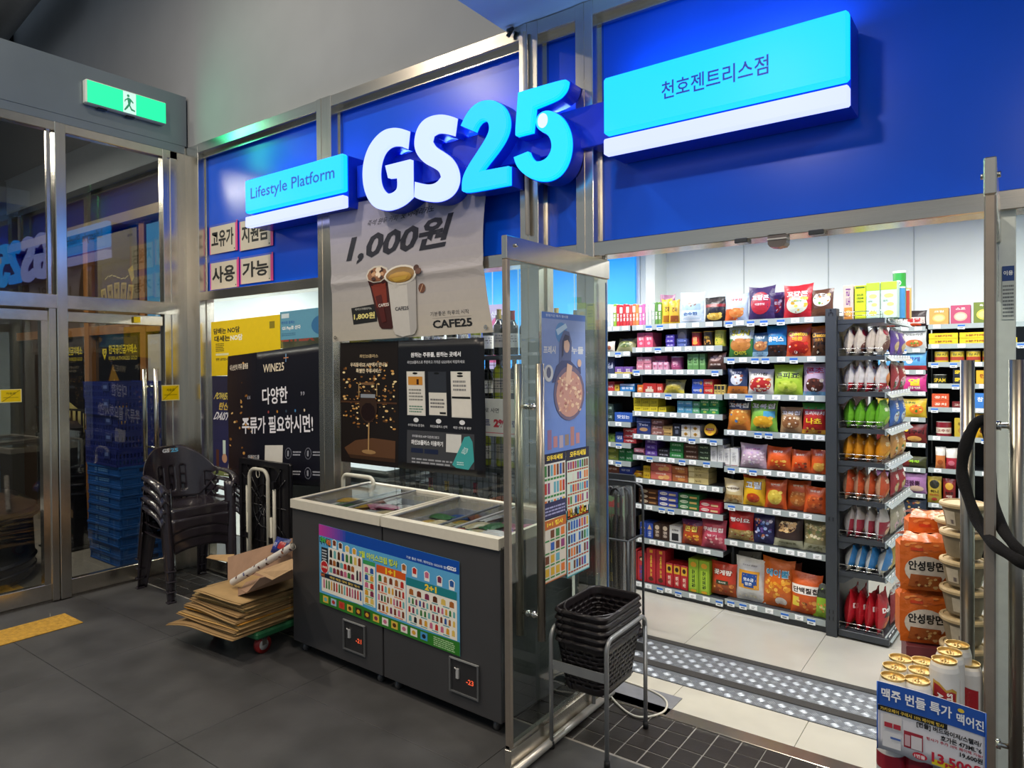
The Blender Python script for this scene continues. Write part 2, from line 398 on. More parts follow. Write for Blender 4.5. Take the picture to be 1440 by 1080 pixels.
q = M(); q.box(-2.0, .9, 3.34, 3.83, -.007, .001); q.ob('metal_plate', PLATE, fl)
q = M(); q.box(-2.0, .9, 3.785, 3.832, 0, .006, bev=.002); q.box(-2.0, .9, 3.455, 3.515, 0, .006, bev=.002); q.ob('rubber_strip', STRIPM, fl)
q = M()
for i in range(58):
    for j in range(10):
        x = -1.97 + i * .049; y = 3.365 + j * .046
        if y > 3.765 or 3.43 < y < 3.535: continue
        a = PI / 4 if (i + j) % 2 else -PI / 4
        for k in (-1.5, -.5, .5, 1.5):
            cx, cy = x - math.sin(a) * k * .009, y + math.cos(a) * k * .009; dx, dy = math.cos(a) * .021, math.sin(a) * .021; nx, ny = -math.sin(a) * .0028, math.cos(a) * .0028
            q.add([(cx - dx, cy - dy, .001), (cx + nx, cy + ny, .001), (cx + dx, cy + dy, .001), (cx - nx, cy - ny, .001), (cx - dx * .5, cy - dy * .5, .0032), (cx + dx * .5, cy + dy * .5, .0032)],
                  [[0, 3, 5, 4], [3, 2, 5], [2, 1, 5], [1, 0, 4, 5]])
p_ = q.ob('raised_tread', mat('tread_metal', '#c2c6ca', .42, metal=.75, noise=.05), fl); p_['kind'] = 'stuff'
q = M(); q.box(-1.68, -1.31, 3.0, 3.2, .0, .004); o = q.ob('loose_floor_plate', mat('worn_grey_plate', '#77777a', .6, noise=.1)); tag(o, 'small flat grey metal plate on the threshold beside the basket rack', 'plate')
# vestibule floor
q = M(); q.box(-9.5, XL - .03, -.5, 3.15, -.007, .004); q.ob('entrance_mat', MATM, fl)
TACT = mat('tactile_yellow', '#b58a2c', .7, noise=.3, nscale=40)
def tactile(x0, x1, y0, y1, n0, label):
    t = M(); t.box(x0, x1, y0, y1, .0, .006, bev=.002)
    nx = int((x1 - x0) / .03); ny = int((y1 - y0) / .03)
    for i in range(nx):
        for j in range(ny):
            a, b = x0 + (i + .5) * (x1 - x0) / nx, y0 + (j + .5) * (y1 - y0) / ny
            t.add([(a - .009, b - .009, .006), (a + .009, b - .009, .006), (a + .009, b + .009, .006), (a - .009, b + .009, .006), (a, b, .0105)], [[0, 1, 4], [1, 2, 4], [2, 3, 4], [3, 0, 4]])
    return tag(t.ob('tactile_paving_mat', TACT), label, 'tactile mat')
tactile(-5.14, -4.86, .95, 1.93, 0, 'yellow studded tactile strip on the dark floor outside the sliding door')
tactile(-6.12, -5.75, .9, 1.98, 0, 'yellow studded tactile strip behind the glass, inside the entrance lobby')

# ---- walls and ceilings
q = M(); q.box(-11, 4, 6.9, 7.05, 0, 3.2); struct(q.ob('wall_back', WHITEWALL))
q = M()
for x in (-6.2, -5.1, -4.4, -3.285, -2.16, -1.38, -.69, .2): q.box(x - .002, x + .002, 6.893, 6.9, 1.0, 3.2)
struct(q.ob('trim_1', mat('wall_seam', '#aeb6b6', .7)))
q = M(); q.box(-7.9, -7.8, 3.2, 6.9, 0, 3.2); struct(q.ob('wall_left', WHITEWALL))
q = M(); q.box(2.6, 2.7, 3.1, 6.9, 0, 3.2); struct(q.ob('wall_right', WHITEWALL))
q = M(); q.box(-10.8, 4, 3.16, 7.0, 2.95, 3.05); struct(q.ob('ceiling', WHITEWALL))
q = M(); q.box(-11, -2.215, 3.02, 3.14, 3.45, 7.0); q.box(-2.215, 4, 3.03, 3.14, 3.452, 7.0); struct(q.ob('wall_front_upper', GREYWALL))
q = M(); q.box(-2.21, 4.5, -3.2, 3.05, 3.452, 3.62); struct(q.ob('ceiling_soffit', SOFFIT))
q = M(); q.box(-11, -2.3, -3.2, 3.02, 6.9, 7.0); struct(q.ob('ceiling_upper', GREYWALL))
# interior pilaster and side return by the blue light wall
q = M(); q.box(-3.08, -2.98, 6.6, 6.9, 0, 2.95); struct(q.ob('column_inner', WHITEWALL))

# ---- shopfront frame: stainless posts, header, top rail; blue panels between
q = M(); q.box(XL - .018, -5.302, 2.994, 3.12, 0, 3.449, bev=.003); struct(q.ob('trim_2', STEEL))
for n, (x0, x1) in enumerate([(-3.80, -3.65), (-2.118, -2.0), (-1.772, -1.672)]):
    q = M(); q.box(x0, x1, 2.985, 3.13, 0, 3.45, bev=.003)
    q.box(x0 + .045, x0 + .052, 2.982, 2.985, 0, 3.45)
    struct(q.ob('column_%d' % (n + 1), STEEL))
q = M(); q.box(-.045, .012, 3.02, 3.13, 0, 2.19, bev=.003); struct(q.ob('column_4', mat('pale_post', '#d2dcd8', .5)))
q = M(); q.box(-5.3, 3.2, 2.99, 3.13, 2.186, 2.256, bev=.003); struct(q.ob('trim_3', STEELH))
q = M(); q.box(-5.30, 3.2, 2.99, 3.13, 3.375, 3.4495, bev=.003); q.box(-5.3, 3.2, 3.04, 3.06, 3.345, 3.375); struct(q.ob('trim_4', STEELH))
for n, (x0, x1) in enumerate([(-5.30, -3.80), (-3.65, -2.118), (-2.0, -1.772), (-1.672, 3.2)]):
    q = M(); q.box(x0 + .012, x1 - .012, 3.075, 3.10, 2.25, 3.38); struct(q.ob('wall_panel_%d' % (n + 1), BLUEPANEL))
    q = M()
    for a, b in ((x0, x0 + .014), (x1 - .014, x1)): q.box(a, b, 3.055, 3.10, 2.256, 3.375)
    struct(q.ob('trim_%d' % (n + 5), CHROME))
# ---- shopfront glazing with low kick rail
for n, (x0, x1) in enumerate([(-5.30, -3.80), (-3.65, -2.118), (-2.0, -1.772)]):
    w = struct(thing('window_%d' % (n + 1), '', '')); del w['label']; del w['category']
    q = M(); q.box(x0, x1, 3.065, 3.073, .10, 2.19); q.ob('pane', GLASS, w)
    q = M(); q.box(x0, x1, 3.03, 3.11, 0, .10, bev=.002); q.box(x0, x0 + .012, 3.05, 3.09, .1, 2.19); q.box(x1 - .012, x1, 3.05, 3.09, .1, 2.19); q.ob('window_frame', STEEL, w)
w = struct(bpy.data.objects.new('window_4', None)); COL.objects.link(w)
q = M(); q.box(.012, 3.2, 3.07, 3.078, 0.05, 2.19); q.ob('pane', GLASS, w)

# ---- vestibule on the left: clad band, post, transom, sliding door, swing door
q = M(); q.box(XL - .12, XL, -3.0, 3.0, 3.462, 3.868); q.box(XL - .10, XL - .003, -3.0, 2.985, 3.40, 3.461); o = struct(q.ob('wall_vestibule_band', mat('band_steel', '#8f9aa2', .30, metal=.85, noise=.06, nscale=3)))
q = M(); q.box(-9.5, XL - .12, -3, 3.0, 3.84, 3.87); struct(q.ob('ceiling_vestibule', mat('vestibule_lid', '#2d3033', .6)))
q = M(); q.box(XL - .07, XL, -3.0, 2.93, 3.335, 3.40, bev=.004); q.box(XL - .06, XL + .004, -3.0, 2.93, 2.075, 2.175, bev=.003); struct(q.ob('trim_10', STEELH))
q = M(); q.box(XL - .08, XL + .006, 2.035, 2.105, 0, 3.40, bev=.004); q.box(XL - .07, XL, 1.985, 2.03, 0, 2.08, bev=.002); struct(q.ob('column_5', STEEL))
q = M(); q.box(XL - .07, XL + .002, 2.80, 2.84, 0, 3.398, bev=.003); q.box(XL - .06, XL, 2.86, 2.92, 0, 3.398, bev=.003); q.box(XL - .03, XL - .010, 2.84, 3.0, 0, 3.45); struct(q.ob('column_6', STEEL))
w = struct(bpy.data.objects.new('window_5', None)); COL.objects.link(w)
q = M(); q.box(XL - .04, XL - .032, .2, 2.03, 2.17, 3.34); q.ob('pane', VGLASS, w)
q = M(); q.box(XL - .04, XL - .032, 2.105, 2.80, 2.17, 3.34); q.ob('pane', VGLASS, w)
q = M(); q.box(XL - .05, XL - .02, 1.99, 2.01, 2.17, 3.34); q.ob('mullion', STEEL, w)
def door(name, y0, y1, hx=None):
    d = struct(bpy.data.objects.new(name, None)); COL.objects.link(d)
    q = M(); q.box(XL - .05, XL - .042, y0, y1, .12, 1.99); q.ob('glass_pane', VGLASS, d)
    q = M(); q.box(XL - .075, XL - .015, y0, y1, .01, .125, bev=.003); q.box(XL - .075, XL - .015, y0, y1, 1.985, 2.06, bev=.003)
    if hx is None:
        q.box(XL - .075, XL - .015, y1 - .045, y1, .125, 1.985)
    q.ob('door_rail', STEELH, d); return d
door('door_1', .2, 1.985)
d = door('door_2', 2.11, 2.795, 1)
for sx in (.05, -.13):
    q = M(); q.tube([(XL + sx, 2.70, .9), (XL + sx, 2.70, 1.64)], .017, 12); q.ob('door_handle', STEEL, d)
q = M()
for z in (1.02, 1.50): q.tube([(XL - .13, 2.70, z), (XL + .05, 2.70, z)], .009, 8)
q.ob('handle_bracket', CHROME, d)
yel = [('r', .04, .05, .96, .95, '#e3c400'), ('t', '자동문', .5, .68, .45, .18, '#4a4200', .01), ('r', .15, .36, .85, .385, '#4a4200'), ('p', [(.06, .06), (.09, .06), (.94, .93), (.91, .93)], '#3b3500')]
o = sheet('door_sticker', (XL + .008, 2.765, 1.385), (0, .145, 0), (0, 0, .125), '#e9dfa0', yel, .002, VINYL); tag(o, 'yellow square door notice on the corner post beside the long handle', 'sticker', 'yellow door stickers')
o = sheet('door_sticker', (XL - .038, 1.70, 1.42), (0, .125, 0), (0, 0, .09), '#e9dfa0', yel, .002, VINYL); tag(o, 'yellow door notice stuck on the sliding glass leaf at far left', 'sticker', 'yellow door stickers')
o = sheet('door_sticker', (XL + .006, 2.56, 2.0), (0, .05, 0), (0, 0, .045), '#c9bd40', yel[:1], .002, VINYL); tag(o, 'tiny yellow sticker on the top rail above the swing door', 'sticker', 'yellow door stickers')
# gold shop front inside the vestibule
q = M(); q.box(-9.5, -5.60, 3.16, 3.2, 0, 3.84); struct(q.ob('wall_gold_shop', mat('brown_board', '#3b2a1c', .5, noise=.2)))
q = M(); q.box(-9.5, -5.5, 3.02, 3.15, 3.0, 3.09); struct(q.ob('trim_11', mat('brass_strip', '#9c8a62', .4, metal=.5)))
for i, x in enumerate([-8.55, -7.62, -6.45, -5.72]):
    q = M(); q.box(x - .05, x + .05, 3.09, 3.17, 0, 3.0, bev=.004); struct(q.ob('column_%d' % (7 + i), WOOD))
q = M(); q.box(-9.5, -5.6, 3.10, 3.17, 1.98, 2.07); struct(q.ob('trim_12', WOOD))
GOLD = mat('vestibule_poster', None, .32, noise=.08, spec=.4)
def logo(u, v, s, a, c='#c9b52a', bg='#0c0d12'):
    return [('p', [(u - s, v + s * a), (u + s, v + s * a), (u + s, v + s * .2 * a), (u, v - s * a * 1.3), (u - s, v + s * .2 * a)], c), ('t', 'G', u, v + s * .25 * a, s * 1.0, s * 1.0 * a, bg, .03)]
gp = [('r', 0, .88, 1, 1, '#191820')] + logo(.16, .90, .055, .55) + [('t', '한국공인금거래소', .62, .925, .70, .055, '#c9b52a', .03), ('t', 'KOREA AUTHORIZED GOLD', .62, .872, .70, .022, '#b39f30', .02),
     ('p', [(.22, .72), (.36, .84), (.74, .60), (.74, .54), (.50, .46)], '#3a1d10'), ('p', [(.27, .74), (.37, .83), (.77, .60), (.56, .50)], '#7c5a1c'), ('p', [(.56, .50), (.77, .60), (.79, .55), (.60, .455)], '#c49a20'),
     ('p', [(.18, .64), (.42, .53), (.20, .45)], '#4c1f14'), ('t', '1kg', .45, .69, .14, .035, '#c9a040', .02, 0, -.7), ('e', .86, .52, .07, .035, '#b08a3c')]
o = sheet('gold_shop_poster', (-7.33, 3.085, .35), (.81, 0, 0), (0, 0, 1.60), '#0c0d12', gp, .01, GOLD); tag(o, 'dark poster of gold bars headed KOREA AUTHORIZED GOLD behind the swing door', 'poster')
o = sheet('gold_shop_poster', (-8.46, 3.085, .35), (.78, 0, 0), (0, 0, 1.60), '#0c0d12', [gp[0]] + gp[3:5] + [('p', [(.5, .60), (1, .52), (1, .40), (.5, .50)], '#b9a86a')], .01, GOLD); tag(o, 'dark gold dealer poster in the left bay, partly hidden by the steel post', 'poster')
notes = [('g', 0, 0, 1, 1, '#5c4a2e', '#77705f', 1, 10), ('t', '골드바', .84, .93, .12, .03, '#222', .02)]
for i in range(5):
    a = -.5 + i * .25; cx = .18 + i * .16; cy = .26 + .05 * math.cos(a * 3)
    ca, sa = math.cos(a * .45), math.sin(a * .45); Pq = lambda x, y: (cx + x * ca + y * sa * 1.2, cy - x * sa * .5 + y * ca)
    notes += [('p', [Pq(-.065, -.14), Pq(.065, -.14), Pq(.065, .13), Pq(-.065, .13)], '#a8955a'), ('p', [Pq(-.05, -.12), Pq(.05, -.12), Pq(.05, .11), Pq(-.05, .11)], '#8f7c45'), ('p', [Pq(-.03, .06), Pq(.03, .06), Pq(0, .0)], '#5f4f26')]
notes += [('p', [(.78, .56), (.9, .60), (.93, .47), (.87, .42)], '#a8955a')]
for i in range(6): notes.append(('p', [(.2 + i * .1, .50 + .03 * math.sin(i)), (.29 + i * .1, .51 + .03 * math.sin(i + 1)), (.29 + i * .1, .5 + .03 * math.sin(i + 1)), (.2 + i * .1, .49 + .03 * math.sin(i))], '#b3a778'))
o = sheet('gold_note_poster', (-7.33, 3.085, 2.09), (.81, 0, 0), (0, 0, .86), '#6a5a3a', notes, .01, GOLD); tag(o, 'brown upper poster with a fan of gold bank notes above the crates', 'poster')
o = sheet('blue_lobby_poster', (-6.34, 3.085, 2.09), (.52, 0, 0), (0, 0, .86), '#3d86b4', [('p', [(.25, 0), (.34, 0), (.62, .28), (1, .42), (1, .45), (.56, .32)], '#b9d3df'), ('t', '금', .8, .06, .12, .03, '#1d4460', .02)], .01, GOLD); tag(o, 'light blue upper poster with a white arc beside the corner post', 'poster')
o = sheet('pale_lobby_poster', (-6.34, 3.085, .3), (.52, 0, 0), (0, 0, 1.65), '#a49b90', [('g', 0, .45, 1, 1, '#8d8578', '#b0aca8', 1, 6)], .01, GOLD); tag(o, 'plain pale beige panel behind the long door handle in the lobby', 'panel')
area('lobby_light', (-7.4, 1.6, 3.7), 1.2, 60, (1, .93, .82), sy=.25)
area('lobby_light', (-6.3, 1.0, 3.7), 1.0, 36, (1, .93, .84), sy=.25)
# far duct seen at the top-left corner
q = M(); q.tube([onY(-60, 62, 2.5), onY(-22, 26, 2.5), onY(40, -60, 2.5)], .25, 20); o = q.ob('air_duct', GREYPAINT); tag(o, 'grey round duct crossing the top left corner above the lobby', 'duct')
q = M(); q.box(-9.7, -9.5, -3, 3.2, 0, 3.84); struct(q.ob('wall_vestibule_end', mat('vestibule_end', '#33302c', .6)))
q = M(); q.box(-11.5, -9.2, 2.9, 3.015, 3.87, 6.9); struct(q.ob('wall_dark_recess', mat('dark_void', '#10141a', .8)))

# exit sign: box, lit face, pictogram
ex = thing('exit_sign', 'glowing green exit sign with running figure on the steel band', 'sign', (XL, 2.516, 3.665))
q = M(); q.box(.0, .055, -.295, .292, -.088, .088, bev=.008); q.ob('housing', PLAS, ex)
for x in ex.children: x.data.color_attributes['Col'].data.foreach_set('color', np.tile([.45, .5, .48, 1], len(x.data.loops)).astype(np.float32))
S = plane((.0555, -.285, -.08), (0, .572, 0), (0, 0, .16), .0006); q = M()
q.add([S(0, 0, -1), S(1, 0, -1), S(1, 1, -1), S(0, 1, -1)], [[0, 1, 2, 3]], (0, 1.15, .44))
art(q, S, [('r', .435, 0, .60, 1, '#d8fff0'), ('e', .50, .82, .017, .065, '#008a58'), ('p', [(.487, .72), (.515, .74), (.535, .60), (.522, .36), (.50, .36)], '#008a58'),
           ('p', [(.505, .72), (.53, .70), (.568, .56), (.56, .50), (.527, .60)], '#008a58'), ('p', [(.49, .70), (.455, .60), (.452, .50), (.46, .50), (.467, .58), (.50, .64)], '#008a58'),
           ('p', [(.50, .42), (.522, .40), (.545, .25), (.585, .20), (.585, .13), (.535, .16)], '#008a58'), ('p', [(.50, .44), (.515, .36), (.485, .20), (.455, .08), (.445, .12), (.475, .30)], '#008a58')])
q.ob('lit_face', EMIT, ex)
q = M(); q.box(.012, .03, -.2, -.14, -.10, -.088); q.box(.012, .03, 0, .06, -.10, -.088); q.ob('mounting_clip', BLACKPLAS, ex)

# lock housings hanging under the header over the doorway
for i, (px, py, w, h, lb) in enumerate([(1096, 345, .075, .055, 'round-bottomed grey lock case hanging under the doorway header'), (1046, 345, .055, .02, 'small flat grey block under the header, left of the lock case'), (1151, 336, .06, .02, 'small flat grey block under the header, right of the lock case')]):
    p = onY(px, py, 3.03); q = M(); z1 = 2.192
    if i == 0: q.poly([(-w / 2, 0), (-w / 2, -h * .7), (-w * .38, -h * .92), (0, -h), (w * .38, -h * .92), (w / 2, -h * .7), (w / 2, 0)], (p.x, 2.99, z1), (1, 0, 0), (0, 0, 1), '#6b6460', depth=(0, .06, 0)); q.box(p.x - w / 2 - .002, p.x + w / 2 + .002, 2.986, 3.05, z1 - .022, z1 - .016, '#c8c6c0')
    else: q.box(p.x - w / 2, p.x + w / 2, 2.985, 3.05, z1 - h, z1, '#3f4144', bev=.003)
    tag(q.ob('lock_case' if i == 0 else 'door_stop', GLOSSY), lb, 'door fitting')
# ================================================================== THE SIGN
SY = 2.85
def smooth(pts, it=2, keep=48):
    for _ in range(it):
        out = []; n = len(pts)
        for i in range(n):
            a, b, c = Vector(pts[i - 1]), Vector(pts[i]), Vector(pts[(i + 1) % n])
            d1, d2 = (b - a), (c - b)
            if d1.length and d2.length and math.degrees(d1.angle(d2)) > keep: out.append(tuple(b))
            else: out.append(tuple(b * .75 + a * .25)); out.append(tuple(b * .75 + c * .25))
        pts = out
    return pts
def glyph(crop):
    P = [onY(500 + x / 4.5, 100 + y / 4.5, SY) for x, y in crop]
    return smooth([(p.x, p.z) for p in P])
def grow(pts, d):
    n = len(pts); A = sum(pts[i - 1][0] * pts[i][1] - pts[i][0] * pts[i - 1][1] for i in range(n)); sg = 1 if A > 0 else -1; out = []
    for i in range(n):
        a, b, c = Vector(pts[i - 1]), Vector(pts[i]), Vector(pts[(i + 1) % n])
        n1 = Vector(((b - a).y, -(b - a).x)).normalized() * sg; n2 = Vector(((c - b).y, -(c - b).x)).normalized() * sg
        q = (n1 + n2); q = q.normalized() if q.length > .1 else n1; k = min(1 / max(.5, q.dot(n1)), 1.6); out.append(tuple(b + q * d * k))
    return out
GG = [(325,375),(313,487),(270,468),(215,470),(170,510),(145,580),(138,660),(150,730),(180,770),(215,778),(250,760),(265,735),(262,670),(205,676),(187,598),(345,558),(347,795),(300,840),(240,870),(180,882),(120,865),(75,810),(48,730),(42,640),(52,560),(80,480),(125,415),(180,370),(240,357),(285,362)]
GS = [(627,293),(612,405),(560,390),(510,385),(478,405),(470,440),(490,475),(540,505),(590,540),(625,590),(643,650),(640,710),(615,765),(570,805),(510,825),(450,822),(400,812),(370,795),(375,700),(420,712),(470,720),(515,705),(540,670),(530,635),(490,610),(440,585),(400,545),(375,500),(370,440),(385,370),(420,315),(470,285),(530,273),(580,278)]
G2 = [(665,345),(690,290),(725,235),(775,195),(840,180),(895,190),(940,230),(965,290),(965,360),(940,430),(895,500),(840,570),(793,632),(968,600),(968,717),(690,770),(672,755),(672,700),(685,650),(720,585),(770,510),(815,440),(845,380),(843,330),(820,307),(790,315),(765,345),(750,382)]
G5a = [(1028,135),(1325,48),(1337,60),(1330,105),(1300,150),(1260,180),(1130,232),(1113,385),(1015,410),(1008,395)]
G5b = [(1000,545),(1090,508),(1105,545),(1135,572),(1175,570),(1215,545),(1240,495),(1238,440),(1215,400),(1180,385),(1148,360),(1138,320),(1150,280),(1185,252),(1230,248),(1280,270),(1320,315),(1348,380),(1358,450),(1350,530),(1325,600),(1285,655),(1230,688),(1170,695),(1110,682),(1050,640),(1015,595)]
sg = thing('shop_sign', 'large glowing letters GS25 in white and cyan on the blue fascia', 'sign', (0, 0, 0))
BACKM = BLUEBODY
for nm, gs, c1 in (('letter_g', [GG], (.72, .88, 2.0)), ('letter_s', [GS], (.72, .88, 2.0)), ('digit_two', [G2], (0, .74, 2.6)), ('digit_five', [G5a, G5b], (0, .84, 2.5))):
    fq, bq, eq = M(), M(), M()
    for g in gs:
        P = glyph(g); In = grow(P, -.007)
        fq.poly(In, (0, SY - .004, 0), (1, 0, 0), (0, 0, 1), c1, depth=(0, .004, 0))
        fq.poly(P, (0, SY, 0), (1, 0, 0), (0, 0, 1), c1, depth=(0, .028, 0))
        bq.poly(grow(P, .004), (0, SY + .028, 0), (1, 0, 0), (0, 0, 1), '#0b35d0', depth=(0, .10, 0))
    f_ = fq.ob(nm, EMIT, sg); bq.ob('letter_body', BACKM, f_)
    if nm == 'digit_five':
        c = onY(500 + 1188 / 4.5, 100 + 315 / 4.5, SY); e = M()
        e.poly([(.029 * math.cos(2 * PI * j / 24), .036 * math.sin(2 * PI * j / 24)) for j in range(24)], (c.x, SY - .008, c.z), (1, 0, 0), (0, 0, 1), (.85, .95, 1.4), depth=(0, .006, 0)); e.ob('white_dot', EMIT, f_)
q = M(); q.box(-3.36, -1.50, 2.95, 3.07, 2.715, 2.92, bev=.004); q.ob('raceway_beam', BLUEBODY, sg)
# soft round link plates seen between the letters
def lightbox(name, x0, x1, z0, z1, zb0, zb1, text, tw, th, label, tcol):
    t = thing(name, label, 'sign', ((x0 + x1) / 2, SY, (z0 + z1) / 2)); w = (x1 - x0) / 2; h = (z1 - z0) / 2
    q = M(); q.box(-w, w, 0, .05, -h, h, (0, .80, 2.6), bev=.010); S = plane((-w, -.0004, -h), (2 * w, 0, 0), (0, 0, 2 * h))
    art(q, S, [('t', text, .5, .5, tw, th, tcol, .012)]); q.ob('lit_panel', EMIT, t)
    c = (zb0 + zb1) / 2 - (z0 + z1) / 2; hb = (zb1 - zb0) / 2
    q = M(); q.box(-w, w, 0, .05, c - hb, c + hb, (.76, .86, 1.9), bev=.006); q.ob('lit_bar', EMIT, t)
    q = M(); q.box(-w + .006, w + .0, .05, .21, c - hb + .006, h - .006); q.ob('sign_body', BLUEBODY, t)
    return t
lightbox('tagline_sign', -4.432, -3.378, 2.748, 2.982, 2.648, 2.722, 'Lifestyle Platform', .86, .44, 'glowing cyan box reading Lifestyle Platform with a white bar below', '#0a62b8')
lightbox('branch_name_sign', -1.542, -.499, 2.722, 2.985, 2.628, 2.702, '천호젠트리스점', .44, .30, 'glowing cyan box with dark blue Korean branch name over the doorway', '#0a3fa0')
q = M(); q.tube([(-2.17, 2.96, 3.40), (-2.15, 2.97, 3.44)], .012, 8); q.tube([(-2.17, 2.955, 3.43), (-2.13, 2.955, 3.43)], .009, 6); tag(q.ob('cable_clamp', BLACKPLAS), 'small black clamp at the top of the post behind the sign', 'clamp')
q = M(); q.tube([onY(738, 45, 2.965), onY(739, 130, 2.965), onY(742, 330, 2.965)], .012, 8); tag(q.ob('sign_conduit', mat('white_conduit', '#c9c4bb', .4)), 'pale vertical conduit beside the post, passing behind the digits', 'pipe')

# ================================================================== POSTERS ON THE SHOPFRONT
fly = []
for i, (u, v, s) in enumerate([(.02, .52, '고유가'), (.51, .54, '지원금'), (.02, .03, '사용'), (.51, .05, '가능')]):
    p0 = onY(*[(295, 357), (337, 352), (296, 408), (338, 400)][i], 3.065); p1 = onY(*[(334, 353), (384, 346), (336, 403), (384, 394)][i], 3.065); p2 = onY(*[(295, 316), (337, 308), (296, 368), (338, 362)][i], 3.065)
    U = Vector((p1.x - p0.x, 0, 0)); V_ = Vector((0, 0, p2.z - p0.z)); p0.z = (p0.z + p1.z) / 2
    o = sheet('paper_notice', p0, U, V_, '#d8428a', [('r', .03, .0, .93, .93, '#c9bfae'), ('r', .0, .93, .97, 1, '#3b55c0'), ('t', s, .47, .5, .80, .58, '#111', .045), ('r', .88, .06, .91, .10, '#222')], .003, PAPER)
    tag(o, 'pink edged paper notice with bold Korean word, %s of four on the blue panel' % ['upper left', 'upper right', 'lower left', 'lower right'][i], 'notice', 'four pink-edged notices')

# coffee banner hanging over the header
cup = [('g', 0, 0, 1, 1, '#b9b2a4', '#8f8fa6', 1, 14), ('t', '즉석 원두 커피', .37, .83, .20, .042, '#33343f', .0, .08, .03), ('t', '핫 아메리카노', .60, .845, .21, .045, '#1f2130', .02, .08, .03),
       ('t', '1,000원', .47, .67, .66, .23, '#1b1c2a', .035, .10, .03),
       ('p', [(.15, .235), (.33, .25), (.335, .125), (.165, .115)], '#17181b'), ('t', '아이스아메리카노', .24, .222, .12, .018, '#d8d8d0', .0), ('t', '1,800원', .245, .17, .15, .05, '#e9dc8a', .03),
       ('p', [(.275, .455), (.42, .46), (.455, .09), (.43, .065), (.365, .07), (.35, .09)], '#3a0d0c'), ('p', [(.30, .38), (.40, .39), (.41, .22), (.34, .22)], '#7c2a18'), ('p', [(.33, .30), (.37, .31), (.40, .12), (.37, .11)], '#4f120e'),
       ('e', .345, .455, .078, .062, '#c9c3b6'), ('e', .345, .452, .068, .052, '#8a5a3c'), ('c', 12, .30, .42, .39, .49, .018, .018, ['#b98d66', '#e0cdb4', '#6b3a22', '#3a1b12'], 3), ('t', 'CAFE25', .385, .235, .07, .022, '#e8e0d8', .02, 0, .06),
       ('p', [(.415, .43), (.60, .43), (.59, .055), (.575, .02), (.50, .005), (.455, .025), (.445, .055)], '#c3c0ba'), ('p', [(.54, .43), (.60, .43), (.59, .055), (.575, .02), (.55, .01)], '#aaa7a4'),
       ('e', .505, .43, .105, .068, '#d9d4c8'), ('e', .505, .43, .092, .055, '#8a6a3a'), ('e', .505, .415, .075, .036, '#b48a3a'), ('p', [(.45, .41), (.56, .42), (.54, .395), (.47, .385)], '#d0a848'), ('t', 'CAFE25', .505, .20, .085, .025, '#3a3a40', .02),
       ('e', .605, .465, .018, .022, '#4a2a20'), ('e', .622, .44, .02, .022, '#5a3628'), ('e', .63, .325, .022, .033, '#6a4230'), ('p', [(.622, .30), (.64, .35), (.636, .35), (.617, .30)], '#c9a080'),
       ('t', '기분좋은 하루의 시작', .78, .145, .22, .03, '#3a3a3c', .0), ('t', 'CAFE25', .79, .075, .22, .055, '#16171a', .035), ('r', .68, .115, .90, .1165, '#77746c')]
c0 = (-3.50, 2.935, 1.845); cb = thing('coffee_banner', 'white hanging banner advertising 1,000 won coffee with two cups', 'banner', (0, 0, 0))
def bp(u, v, l=0, d=0):
    px = 472 + (684 - 472) * u + (4 if v > .5 else 0) * 0; 
    w = math.sin(v * PI); x = -3.655 + 1.345 * u; x += (.045 * w * (1 if u > .5 else -1)) * abs(u - .5) * -2
    y = 2.988 - .030 * math.sin(v * 2.6) - .012 * math.sin(u * 4 + v * 3) - .010 * math.exp(-((v - .42) / .03) ** 2); z = 1.832 + .868 * v - .02 * (1 - u) * (1 - v)
    return Vector((x, y - .0011 * (l + 1) - d, z))
q = M(); q.surf(lambda u, v: bp(u, v, -1), 16, 30, -.0015, '#a8a6a4'); art(q, bp, cup, tess=16); q.ob('printed_sheet', PAPER, cb)
q = M()
for u, v in ((.035, .965), (.965, .965), (.03, .03), (.97, .035)): p = bp(u, v, 6); q.lathe([(.006, 0), (.012, 0), (.012, .004), (.006, .004)], 12); q.tf(Matrix.Translation(p) @ Matrix.Rotation(PI / 2, 4, 'X'), len(q.v) - 48)
q.ob('eyelet', CHROME, cb)

def bokeh(u0_, v0_, u1_, v1_, n, seed, s=.012):
    return [('c', n, u0_, v0_, u1_, v1_, s, s * .8, ['#c9924a', '#8a5a28', '#e0b878', '#5a3a1c', '#a8733a', '#f0d8a0'], seed)]
